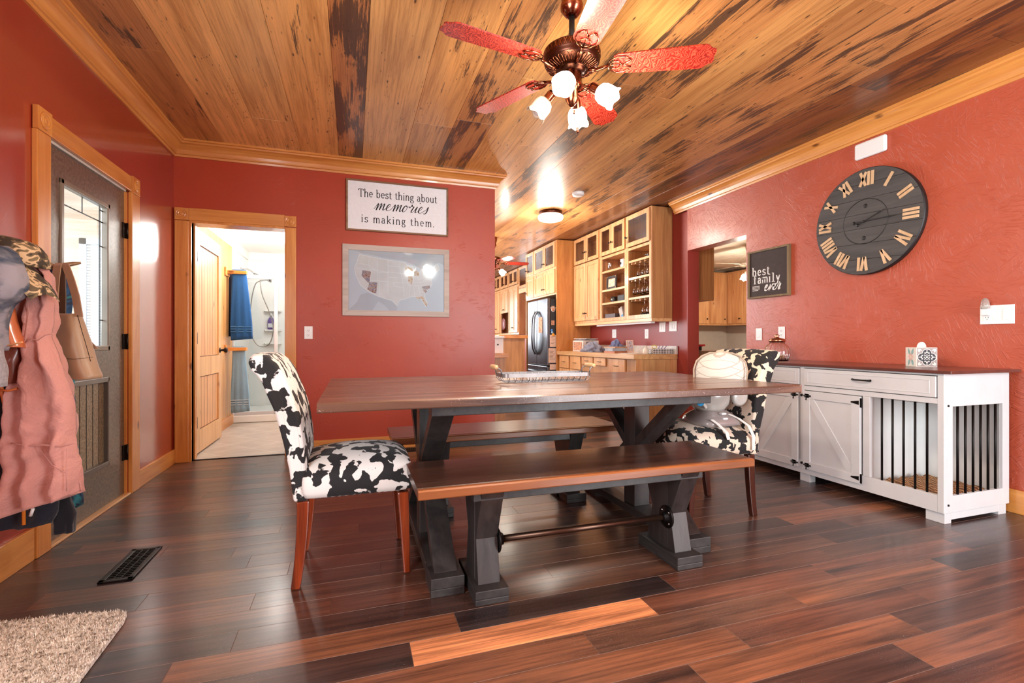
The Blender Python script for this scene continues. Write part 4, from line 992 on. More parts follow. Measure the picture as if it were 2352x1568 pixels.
# booster seat strapped on the far chair ------------------------------
M['boost_g'] = plain('grey_brown_booster_plastic', (150, 138, 134), 0.16, var=.03, coat=.6); M['boost_l'] = plain('light_grey_booster_plastic', (196, 192, 184), 0.25, var=.03, coat=.4)
t = thing('booster_seat', 'grey baby booster seat with white patterned cushion strapped on the right-hand cowhide chair', 'booster seat', (1.93, 2.42, .535))
b = MB(); rings = []
for z, rx, ry in ((.535, .145, .15), (.556, .143, .148), (.578, .13, .135), (.596, .108, .11), (.61, .085, .085), (.616, .08, .08)):
    rings.append([(1.95+rx*(abs(math.cos(a))**.7)*(1 if math.cos(a) > 0 else -1), 2.42+ry*(abs(math.sin(a))**.7)*(1 if math.sin(a) > 0 else -1)*(1 if abs(math.sin(a)) < .9 or z > .62 else .93), z) for a in [2*PI*i/28 for i in range(28)]])
b.loft(rings); b.build('base', 'boost_g', t)
b = MB(); b.M = basis((1.945, 2.296, .572), PX, (0, 0, 1))
b.box(-.018, .018, .026, .038, -.03, -.002); b.box(-.018, .018, .0, .012, -.02, .010); b.build('base_slots', 'plastic', t, bevel=.006)
b = MB(); rings = []
for z, r1, cxx in ((.612, .082, 1.945), (.63, .10, 1.94), (.655, .125, 1.935), (.69, .145, 1.93), (.735, .155, 1.93)):
    rings.append([(cxx+r1*math.cos(a), 2.42+r1*.9*math.sin(a), z) for a in [2*PI*i/28 for i in range(28)]])
b.loft(rings); b.build('seat_shell', 'boost_l', t)
b = MB(); b.lathe([(.0, -.012), (.045, -.01), (.062, 0), (.045, .01), (0, .012)], 24, (2.045, 2.29, .705), (0, 1, 0)); b.build('hinge_cover', 'boost_l', t)
b = MB(); b.lathe([(.006, 0), (.006, .004), (0, .005)], 10, (2.02, 2.272, .74), (0, -1, 0)); b.build('screw', 'iron', t)
b = MB(basis((1.93, 2.293, .722), PX, (0, 0, 1)))
for i in range(9): b.box(-.06+i*.012, -.052+i*.012, .0, .003, 0, .012)
b.build('moulded_text', 'slot', t)
b = MB(); b.beam((1.83, 2.33, .64), (1.76, 2.33, .73), .05, .018, (0, 1, 0)); b.build('tray_arm', 'boost_l', t, bevel=.006)
b = MB(); b.M = basis((1.783, 2.302, .683), (-.6, 0, .8), (.8, 0, .6)) ; b.lathe([(.0, 0), (.028, 0), (.028, .003), (0, .003)], 20, (0, 0, 0)); b.build('blue_badge', plain('blue_badge', (40, 150, 205), 0.3, var=0), t)
cu = NT('white_patterned_cushion'); v = cu.coord((1, 1, 1)); br = cu.n('ShaderNodeTexBrick'); mpn = cu.n('ShaderNodeMapping'); mpn.inputs['Rotation'].default_value = (PI/2, .6, .75); cu.l(v, mpn.inputs[0]); cu.l(mpn.outputs[0], br.inputs['Vector'])
br.inputs['Color1'].default_value = lin((202, 196, 186)); br.inputs['Color2'].default_value = lin((196, 190, 182)); br.inputs['Mortar'].default_value = lin((168, 158, 146)); br.inputs['Scale'].default_value = 1
br.inputs['Brick Width'].default_value = .06; br.inputs['Row Height'].default_value = .03; br.inputs['Mortar Size'].default_value = .0018
cu.col(br.outputs['Color']); cu.set('Roughness', .7)
b = MB(); rings = []
for z, hw, xo in ((.735, .13, 0), (.80, .145, 0), (.85, .148, .005), (.90, .135, .012), (.932, .105, .02), (.95, .06, .025), (.956, .02, .03)):
    ring = []
    for i in range(24):
        a = 2*PI*i/24; ring.append((2.055+xo*2+math.cos(a)*.028*(1 if z < .93 else .6)-.03*(1-math.sin(a)**2), 2.42+math.sin(a)*hw, z))
    rings.append(ring)
bo = MB(); bo.M = Matrix.Translation((2.02, 2.42, 0)) @ Matrix.Rotation(math.radians(38), 4, 'Z') @ Matrix.Translation((-2.02-.02, -2.42, 0)); bo.loft(rings); o = bo.build('back_cushion', cu.m, t)
b = MB(); b.M = bo.M if False else Matrix.Translation((2.02, 2.42, 0)) @ Matrix.Rotation(math.radians(38), 4, 'Z') @ Matrix.Translation((-2.04, -2.42, 0))
b.tube([(2.03+x_*2, 2.42+s*h_, z) for s, seq in ((-1, ((.752, .133, 0), (.80, .148, 0), (.85, .151, .005), (.90, .138, .012), (.932, .108, .02), (.95, .063, .025))), (1, ((.952, .063, .025), (.932, .108, .02), (.90, .138, .012), (.85, .151, .005), (.80, .148, 0), (.752, .133, 0)))) for z, h_, x_ in seq], .005, 6)
b.build('cushion_piping', fabric('beige_piping', (168, 150, 130)), t)
M['strap'] = fabric('white_webbing', (226, 220, 212), .8)
BS = Vector((.08, -.06, 0))
for pts in ([(1.93, 2.235, .578), (1.955, 2.215, .555), (1.99, 2.185, .51), (2.0, 2.180, .47)], [(2.07, 2.26, .60), (2.12, 2.235, .575), (2.165, 2.205, .535), (2.175, 2.180, .48), (2.175, 2.180, .40)]):
    pts = [Vector(p)-BS for p in pts]
    b = MB(); rings = []
    for i, p in enumerate(pts):
        rings.append([(p[0]-.011, p[1]-.003, p[2]), (p[0]+.011, p[1]-.003, p[2]), (p[0]+.011, p[1]-.0005, p[2]), (p[0]-.011, p[1]-.0005, p[2])])
    b.loft(rings, smooth=False); b.build('strap', 'strap', t)

t.location = Vector(t.location)+BS
# ================================================================== WIRE BASKET ON THE TABLE
t = thing('wire_basket', 'long galvanised wire tray with wooden handles on the dining table', 'basket', (1.0, 2.47, TZ))
bx0_, bx1_, by0_, by1_, bz0, bz1 = .745, 1.262, 2.395, 2.56, TZ+.002, TZ+.05
def rrect(x0, x1, y0, y1, r, n=5):
    out = []
    for cx_, cy_, a0 in ((x1-r, y1-r, 0), (x0+r, y1-r, 90), (x0+r, y0+r, 180), (x1-r, y0+r, 270)):
        for i in range(n+1): a = math.radians(a0+90*i/n); out.append((cx_+r*math.cos(a), cy_+r*math.sin(a)))
    return out
b = MB(); P = rrect(bx0_, bx1_, by0_, by1_, .03); Pi = rrect(bx0_+.002, bx1_-.002, by0_+.002, by1_-.002, .028)
b.loft([[(x, y, bz1-.02) for x, y in P], [(x, y, bz1) for x, y in P], [(x, y, bz1) for x, y in Pi], [(x, y, bz1-.02) for x, y in Pi], [(x, y, bz1-.02) for x, y in P]], caps=False, smooth=False)
b.build('rim_band', plain('galvanised_band', (140, 134, 132), .4, .7, var=.15), t)
b = MB()
n = 13
for i in range(n):
    x = bx0_+.035+(bx1_-bx0_-.07)*i/(n-1)
    b.tube([(x, by0_+.003, bz1-.004), (x, by0_+.003, bz1-.025), (x, by0_+.016, bz0+.006), (x, by0_+.03, bz0+.002), (x, by1_-.03, bz0+.002), (x, by1_-.016, bz0+.006), (x, by1_-.003, bz1-.025), (x, by1_-.003, bz1-.004)], .0019, 6)
for i in range(4):
    y = by0_+.025+(by1_-by0_-.05)*i/3
    b.tube([(bx0_+.003, y, bz1-.004), (bx0_+.003, y, bz1-.025), (bx0_+.018, y, bz0+.006), (bx0_+.035, y, bz0+.002), (bx1_-.035, y, bz0+.002), (bx1_-.018, y, bz0+.006), (bx1_-.003, y, bz1-.025), (bx1_-.003, y, bz1-.004)], .0019, 6)
b.build('wires', 'galv', t)
for s, x in ((-1, bx0_), (1, bx1_)):
    b = MB(); ym = (by0_+by1_)/2; pts = [(x-s*.002, ym-.05, bz1-.01), (x+s*.004, ym-.05, bz1+.02), (x+s*.028, ym-.048, bz1+.034)]
    b.tube(pts, .0035, 6); b.tube([(p[0], 2*ym-p[1], p[2]) for p in pts], .0035, 6); b.tube([(x+s*.028, ym-.052, bz1+.034), (x+s*.028, ym+.052, bz1+.034)], .0025, 6); b.build('handle_bracket', 'galv', t)
    b = MB(); b.lathe([(.0, -.055), (.009, -.054), (.012, -.045), (.0135, 0), (.012, .045), (.009, .054), (0, .055)], 14, (x+s*.028, ym, bz1+.034), (0, 1, 0)); b.build('wooden_grip', wood('turned_grip', (226, 190, 146), (190, 146, 100), 'Y', .4), t)

# ================================================================== SIDEBOARD / CRATE
SX, SB, SY0, SY1, SZ = 3.12, 3.70, 1.785, 3.60, .84
t = thing('sideboard', 'white sideboard with barn doors and barred dog crate under the clock', 'sideboard', ((SX+SB)/2, (SY0+SY1)/2, 0))
MB().box(SX-.02, SB+.02, SY0-.045, SY1+.02, SZ, SZ+.018).build('top', 'sidetop', t, bevel=.003)
post = .032; ym = 2.675
b = MB()
for y in (SY0, ym-.016, SY1-post): b.box(SX, SX+.03, y, y+post, .06, SZ)
for ya_, yb_ in ((SY0+post+.0004, ym-.0164), (ym+.0164, SY1-post-.0004)):
    for za_, zb_ in ((.06, .1545), (.6685, .70), (SZ-.012, SZ-.0005)): b.box(SX+.0006, SX+.03, ya_, yb_, za_, zb_)
b.box(SX+.0006, SX+.03, 2.19, 2.235, .155, .668)
b.build('face_frame', 'white', t, bevel=.002)
b = MB()   # right-hand end panel as an open frame, back, floor, far end, partition
b.box(SX+.0305, SX+.075, SY0, SY0+.02, .06, SZ); b.box(SB-.06, SB, SY0, SY0+.02, .06, SZ); b.box(SX+.075, SB-.06, SY0, SY0+.02, .655, SZ); b.box(SX+.075, SB-.06, SY0, SY0+.02, .06, .155)
b.build('end_frame', 'white', t, bevel=.002)
MB().box(SB-.012, SB, SY0+.02, SY1, .06, SZ).build('back_panel', 'white_in', t); MB().box(SX+.03, SB-.012, SY0+.02, SY1, .06, .08).build('floor_panel', 'white_in', t)
MB().box(SX+.03, SB-.012, SY1-.02, SY1, .08, SZ).build('end_panel', 'white', t); MB().box(SX+.03, SB-.012, 2.215, 2.235, .08, .66).build('partition', 'white_in', t); MB().box(SX+.03, SB-.012, SY0+.02, SY1-.02, .66, .675).build('drawer_floor', 'white_in', t)
for x0, x1, y0_, y1_ in ((SX+.015, SX+.07, SY0+.005, SY0+.10), (SB-.09, SB-.02, SY0+.005, SY0+.08), (SX+.015, SX+.07, ym-.05, ym+.03), (SX+.015, SX+.07, SY1-.09, SY1-.01)): MB().box(x0, x1, y0_, y1_, 0, .06).build('foot', 'white', t, bevel=.002)
MB().box(SX+.02, SB-.02, SY0+.006, SY0+.018, 0.02, .06).build('plinth', 'white', t)
# drawers
def drawer(y0_, y1_):
    o = MB().box(SX-.006, SX+.02, y0_, y1_, .704, SZ-.016).build('drawer', 'white', t, bevel=.003)
    b = MB()
    for q in ((y0_+.03, y1_-.03, .724, .727), (y0_+.03, y1_-.03, SZ-.04, SZ-.037), (y0_+.03, y0_+.033, .724, SZ-.037), (y1_-.033, y1_-.03, .724, SZ-.037)): b.box(SX-.0085, SX-.005, *q)
    b.build('drawer_moulding', 'white', o, bevel=.001)
    yc = (y0_+y1_)/2-.0; b = MB(); b.tube([(SX-.006, yc-.058, .772), (SX-.02, yc-.052, .772), (SX-.032, yc-.02, .772), (SX-.032, yc+.02, .772), (SX-.02, yc+.052, .772), (SX-.006, yc+.058, .772)], [.008, .006, .005, .005, .006, .008], 8); b.build('handle', 'iron', o)
drawer(SY0+post+.005, ym-.02); drawer(ym+.02, SY1-post-.005)
# barn doors
def strap_hinge(o, y, z, s):
    b = MB(); b.box(SX-.012, SX-.009, y-.008, y+.008, z-.03, z+.03); b.prism([(y+s*.008, z-.014), (y+s*.062, z-.004), (y+s*.062, z+.004), (y+s*.008, z+.014)], SX-.015, SX-.0115, 'YZ'); b.build('strap_hinge', 'iron', o)
def latch(o, y, z, s):
    b = MB(); b.tube([(SX-.016, y-.045, z), (SX-.016, y+.01, z)], .006, 8); b.box(SX-.014, SX-.009, y-.03, y+.005, z-.014, z+.014); b.tube([(SX-.018, y-.012, z), (SX-.024, y-.014, z-.03)], .004, 6); b.build('latch', 'iron', o)
def barn(y0_, y1_, diag, hinge_y):
    z0_, z1_ = .10, .664
    o = MB().box(SX-.006, SX+.012, y0_, y1_, z0_, z1_).build('door', 'white', t, bevel=.002)
    f_ = .055; b = MB()
    for q in ((y0_, y0_+f_, z0_, z1_), (y1_-f_, y1_, z0_, z1_), (y0_+f_, y1_-f_, z1_-f_, z1_), (y0_+f_, y1_-f_, z0_, z0_+f_)): b.box(SX-.014, SX-.006, *q)
    a, c_ = ((y1_-f_, z1_-f_), (y0_+f_, z0_+f_)) if diag > 0 else ((y0_+f_, z1_-f_), (y1_-f_, z0_+f_))
    b.beam((SX-.009, a[0], a[1]), (SX-.009, c_[0], c_[1]), .006, .05, (1, 0, 0))
    b.build('door_frame', 'white', o, bevel=.0015)
    s = 1 if hinge_y == y0_ else -1
    for z in (z0_+.035, z1_-.04): strap_hinge(o, hinge_y-s*.004, z, s)
    for z in (z0_+.03, z1_-.035): latch(o, (y1_ if hinge_y == y0_ else y0_)+(-.02 if hinge_y == y0_ else .045), z, s)
    return o
barn(2.245, 2.658, 1, 2.245); barn(2.70, 3.115, -1, 3.115)
for y in (ym,):
    for z in (.135, .63): MB().lathe([(.009, 0), (.009, .01), (.005, .014), (0, .015)], 10, (SX, y, z), (-1, 0, 0)).build('latch_pin', 'iron', t)
MB().box(SX, SX+.03, 3.13, 3.57, .155, .66).build('end_door', 'white', t)
for i in range(5):
    y = SY0+post+(2.19-SY0-post)*(i+1)/6.0; MB().tube([(SX+.018, y, .152), (SX+.018, y, .672)], .0062, 10).build('crate_bar', 'iron', t)
for i in range(6):
    x = SX+.075+(SB-.06-SX-.075)*(i+.85)/6.6; MB().tube([(x, SY0+.01, .152), (x, SY0+.01, .66)], .0062, 10).build('crate_bar', 'iron', t)
for z in (.66, .105): MB().lathe([(.006, 0), (.006, .004), (0, .005)], 8, (SX+.035, SY0, z), (0, -1, 0)).build('bolt', 'iron', t)
# quilted dog bed in the crate
q_ = NT('brown_quilted_plush'); v = q_.coord((1, 1, 1)); wv = q_.n('ShaderNodeTexWave'); wv.inputs['Scale'].default_value = 16; wv.inputs['Distortion'].default_value = 2.5; q_.l(v, wv.inputs[0])
q_.col(q_.ramp(wv.outputs['Fac'], [(.1, lin((92, 58, 36))), (.5, lin((160, 112, 72))), (.9, lin((192, 146, 102)))])); q_.set('Roughness', .95); q_.bump(wv.outputs['Fac'], .5, .01)
b = MB(); nx, ny = 16, 20; rings = []
G = []
for i in range(nx+1):
    row = []
    for j in range(ny+1):
        x = SX+.05+(SB-.03-SX-.05)*i/nx; y = SY0+.035+(2.205-SY0-.035)*j/ny; e = min(i, nx-i, j, ny-j)
        z = .082+.058*min(1, (e/2.0)**.5)+.012*math.sin(i*1.6)*math.sin(j*1.3)*(1 if e > 0 else 0)
        row.append(b.v((x, y, z)))
    G.append(row)
for i in range(nx):
    for j in range(ny): b.f([G[i][j], G[i+1][j], G[i+1][j+1], G[i][j+1]], True)
bot = [G[0][j] for j in range(ny+1)]+[G[i][ny] for i in range(1, nx+1)]+[G[nx][j] for j in range(ny-1, -1, -1)]+[G[i][0] for i in range(nx-1, 0, -1)]
b.f(bot)
tag(b.build('dog_bed', q_.m), 'brown quilted dog bed lying inside the barred crate', 'dog bed')

# jar and tissue box on the sideboard ---------------------------------
ZS = SZ+.018
p = onx(1785, 828, 3.60); jx, jy = 3.56, 3.30
jc = ond(1786, 826, 1.0); k_ = (ZS-H)/(jc.z-H) if abs(jc.z-H) > 1e-6 else 3
jx, jy = 3.45, 3.2
t = thing('glass_jar', 'ribbed clear glass cookie jar with copper lid on the sideboard', 'jar', (jx, jy, ZS))
b = MB(); prof = [(.085, 0), (.092, .01), (.098, .05), (.096, .09), (.082, .125), (.062, .145), (.056, .155)]
rings = []
for r_, h_ in prof+[(.052, .155), (.058, .143), (.077, .122), (.091, .088), (.093, .05), (.088, .012), (.08, .006)]:
    rings.append([(jx+(r_+.0022*math.cos(18*a)*(1 if .01 < h_ < .14 else 0))*math.cos(a), jy+(r_+.0022*math.cos(18*a)*(1 if .01 < h_ < .14 else 0))*math.sin(a), ZS+h_) for a in [2*PI*i/108 for i in range(108)]])
b.loft(rings); b.build('body', 'clear', t)
MB().lathe([(.0, .157), (.063, .157), (.064, .176), (.05, .186), (.02, .194), (.012, .2), (.02, .212), (.012, .222), (0, .224)], 28, (jx, jy, ZS)).build('lid', plain('copper_lid', (196, 142, 110), .25, 1.0, var=.05), t)
for i in range(7):
    a = i*2.4; o = MB(); o.M = Matrix.Translation((jx+.045*math.cos(a), jy+.045*math.sin(a), ZS+.018+.012*(i % 3))) @ Matrix.Rotation(a, 4, 'Z') @ Matrix.Rotation(.4, 4, 'X'); o.box(-.022, .022, -.012, .012, -.006, .006)
    tag(o.build('dog_treat', plain('biscuit', (216, 178, 140), .8) if i == 0 else bpy.data.materials['biscuit'], bevel=.005), 'tan biscuit inside the ribbed glass jar', 'biscuit', 'biscuits inside the glass jar')
t = thing('tissue_box', 'patterned cube tissue box with a black quatrefoil on the sideboard', 'tissue box', (3.55, 1.985, ZS))
bo_ = Matrix.Translation((3.5, 2.13, ZS)) @ Matrix.Rotation(math.radians(-30), 4, 'Z') @ Matrix.Scale(.94, 4)
M['tissuebox'] = plain('cream_patterned_card', (226, 218, 208), .6, var=.03)
s_ = .062
b = MB(bo_); b.box(-s_, s_, -s_, s_, 0, .132); b.build('box', 'tissuebox', t, bevel=.002)
def facemat(a, off=.0004): return bo_ @ Matrix.Rotation(a, 4, 'Z') @ Matrix.Translation((0, -s_-off, .066)) @ Matrix.Rotation(PI/2, 4, 'X')
def petal(r0, r1, w_, a, n=8):
    out = []
    for i in range(n+1): u = i/n; out.append((r0+(r1-r0)*u, w_*math.sin(PI*u)))
    for i in range(1, n): u = 1-i/n; out.append((r0+(r1-r0)*u, -w_*math.sin(PI*u)))
    ca, sa = math.cos(a), math.sin(a); return [(x*ca-y*sa, x*sa+y*ca) for x, y in out]
quat = []
for k4 in range(4):
    a0 = k4*90; quat += [( .027*math.cos(math.radians(a0))+.0255*math.cos(math.radians(a0+u)), .027*math.sin(math.radians(a0))+.0255*math.sin(math.radians(a0+u))) for u in range(-88, 89, 11)]
M['tgrey'] = plain('tile_grey', (150, 138, 136), .6, var=0); M['tblack'] = plain('tile_black', (40, 38, 48), .6, var=0); M['tteal'] = plain('tile_teal', (136, 176, 172), .6, var=0); M['tpink'] = plain('tile_pink', (220, 178, 166), .6, var=0)
fm = facemat(0)
MB(fm).box(-.058, .058, -.062, .062, 0, .0003).build('front_ground', 'tgrey', t)
MB(fm).prism([(x*1.09, y*1.09) for x, y in quat], .0003, .0006).build('quatrefoil_rim', 'tissuebox', t)
MB(fm).prism(quat, .0006, .0009).build('quatrefoil', 'tblack', t)
b = MB(fm)
for k8 in range(8): b.prism(petal(.009, .024 if k8 % 2 else .02, .0035, k8*PI/4), .0009, .0012)
for k4 in range(4):
    a = k4*PI/2; ca, sa = math.cos(a), math.sin(a)
    for (r_, sd, sz) in ((.034, 0, .0062), (.028, .011, .0052), (.028, -.011, .0052), (.046, 0, .004)): b.prism([(r_*ca-sd*sa+sz*math.cos(j*PI/3), r_*sa+sd*ca+sz*math.sin(j*PI/3)) for j in range(6)], .0009, .0012)
b.prism(arc(0, 0, .006, .006, 0, 330, 11), .0009, .0012); b.build('flower_motif', 'tissuebox', t)
b = MB(fm)
for sx_ in (-1, 1):
    for sy_ in (-1, 1):
        for da in (-.3, .3):
            a = math.atan2(-sy_, -sx_)+da; b.prism([(sx_*.055+x, sy_*.058+y) for x, y in petal(.004, .03, .005, a)], .0003, .0006)
b.build('corner_leaves', 'tissuebox', t)
fm = facemat(-PI/2)
b = MB(fm)
for sx_ in (-1, 1):
    for sy_ in (-1, 1): b.prism([(sx_*.03+x, sy_*.06+y) for x, y in petal(0, .055, .012, math.atan2(-sy_*.9, -sx_*.4))], 0, .0004)
b.build('teal_leaves', 'tteal', t)
b = MB(fm)
for k8 in range(8): b.prism(petal(.006, .03, .006, k8*PI/4), .0004, .0008)
b.build('pink_flower', 'tpink', t)
b = MB(bo_); rings = []
for i, (z, rx, ry) in enumerate(((.131, .03, .012), (.145, .028, .012), (.158, .022, .012), (.166, .012, .008), (.17, .004, .004))): rings.append([((rx*math.cos(a))+.004*math.sin(3*a)+.004, ry*math.sin(a)+.003*math.cos(2*a), z) for a in [2*PI*j/16 for j in range(16)]])
b.loft(rings); b.build('tissue', 'paper', t)

# ================================================================== CLOCK
cy_, cz_, cr = 2.640, 1.935, .40
t = thing('wall_clock', 'large round black plank clock with Roman numerals above the sideboard', 'clock', (XR, cy_, cz_-cr))
cm = basis((XR-.001, cy_, cz_), NY, (0, 0, 1)) @ Matrix.Rotation(math.radians(-3), 4, 'Z')
M['clockwood'] = wood('black_washed_clock_planks', (84, 80, 78), (50, 47, 46), 'Y', .65, 0, 0, fine=40); M['numeral'] = wood('pale_numeral_wood', (226, 192, 152), (196, 156, 112), 'Z', .6)
M['clockrim'] = plain('black_clock_rim', (26, 24, 24), .5)
edges = [-.4, -.285, -.165, -.05, .06, .175, .29, .4]
for a, c_ in zip(edges, edges[1:]):
    a2, c2_ = a+.0012, c_-.0012; pts = []
    N = 14
    for i in range(N+1):
        y = a2+(c2_-a2)*i/N; pts.append((math.sqrt(max(0, cr*cr-y*y)), y))
    for i in range(N, -1, -1):
        y = a2+(c2_-a2)*i/N; pts.append((-math.sqrt(max(0, cr*cr-y*y)), y))
    MB(cm).prism(pts, .028, .042).build('face_plank', 'clockwood', t)
MB(cm).lathe([(cr-.002, 0), (cr+.003, 0), (cr+.003, .04), (cr-.002, .04)], 96, caps=False).build('rim', 'clockrim', t); MB(cm).lathe([(0, .002), (cr-.003, .002), (cr-.003, .028), (0, .028)], 64).build('backing', 'clockrim', t)
ROM = {12: 'XII', 1: 'I', 2: 'II', 3: 'III', 4: 'IV', 5: 'V', 6: 'VI', 7: 'VII', 8: 'VIII', 9: 'IX', 10: 'X', 11: 'XI'}
for h, s in ROM.items():
    wds = {'I': .027, 'V': .058, 'X': .058}; tot = sum(wds[c] for c in s); x = -tot/2
    nm = cm @ Matrix.Rotation(-h*PI/6, 4, 'Z') @ Matrix.Translation((0, .322, .042)); b = MB(nm); hh = .052; sw = .0095
    def bar(x0, y0_, x1, y1_):
        d_ = Vector((x1-x0, y1_-y0_, 0)).normalized(); n_2 = Vector((-d_.y, d_.x, 0))*sw
        b.prism([(x0+n_2.x, y0_+n_2.y), (x1+n_2.x, y1_+n_2.y), (x1-n_2.x, y1_-n_2.y), (x0-n_2.x, y0_-n_2.y)], 0, .006)
    for c in s:
        m_ = x+wds[c]/2
        if c == 'I': bar(m_, -hh, m_, hh)
        elif c == 'V': bar(m_-.021, hh, m_-.002, -hh); bar(m_+.021, hh, m_+.002, -hh)
        else: bar(m_-.022, hh, m_+.022, -hh); bar(m_+.022, hh, m_-.022, -hh)
        x += wds[c]
    b.build('numeral_'+s.lower(), 'numeral', t)
MB(cm).lathe([(.166, .0422), (.166, .0432), (.172, .0432), (.172, .0422)], 72, caps=False).build('inner_ring', 'clockrim', t)
for p_ in ((.0, .118), (-.0, -.125)): MB(cm).lathe([(0, .0425), (.016, .0425), (.012, .0435), (0, .0435)], 18, (p_[0], p_[1], 0)).build('bolt_hole', 'black', t)
def hand(name, ang, ln, tail):
    hm = cm @ Matrix.Rotation(-math.radians(ang), 4, 'Z') @ Matrix.Translation((0, 0, .052)); b = MB(hm)
    b.prism([(-.0025, -tail), (.0025, -tail), (.0035, ln*.6), (.007, ln*.68), (.002, ln*.8), (0, ln), (-.002, ln*.8), (-.007, ln*.68), (-.0035, ln*.6)], 0, .002)
    b.lathe([(0, 0), (.012, 0), (.012, .002), (0, .002)], 16, (0, -tail, 0)); b.build(name, 'black', t)
hand('hour_hand', 66, .17, .05); hand('minute_hand', 88.5, .27, .075); MB(cm).lathe([(.007, .042), (.007, .058), (0, .06)], 14).build('hand_hub', 'black', t)

# ================================================================== "best family ever" SIGN
fy0, fy1, fz0, fz1 = 3.325, 3.800, 1.438, 1.90
t = thing('wooden_sign', 'small dark square sign reading best family ever beside the opening', 'sign', (XR, (fy0+fy1)/2, fz0))
m = basis((XR-.001, (fy0+fy1)/2, (fz0+fz1)/2), NY, (0, 0, 1)); M['darkboard'] = plain('dark_brown_sign_board', (62, 48, 46), .75, var=.08, nscale=30); M['oldframe'] = wood('weathered_olive_frame', (142, 118, 84), (92, 74, 50), 'Z', .7)
framed(t, m, fy1-fy0, fz1-fz0, .018, .032, 'oldframe', 'darkboard', .014)
mm = m @ Matrix.Translation((0, 0, .0182)); M['chalk'] = plain('white_letter_paint', (236, 232, 226), .8, var=0)
b = MB(mm); text_mb(b, 'best', .112, -.085, -.012, .0105, .10, .88); text_mb(b, 'family', .112, -.02, -.088, .0105, .07, .80); b.build('typed_lettering', 'chalk', t)
b = MB(mm); script_mb(b, 'ever', .055, .045, -.165, .0125, .3, 0.0, 1.15); b.build('script_lettering', 'chalk', t)
b = MB(mm)
for i, (y_, l_) in enumerate(((-.118, .05), (-.131, .055), (-.144, .05), (-.157, .03))):
    x = -.185
    while x < -.185+l_+.035: b.box(x, x+.007, y_, y_+.006, 0, .001); x += .010
b.build('small_lettering', 'chalk', t)

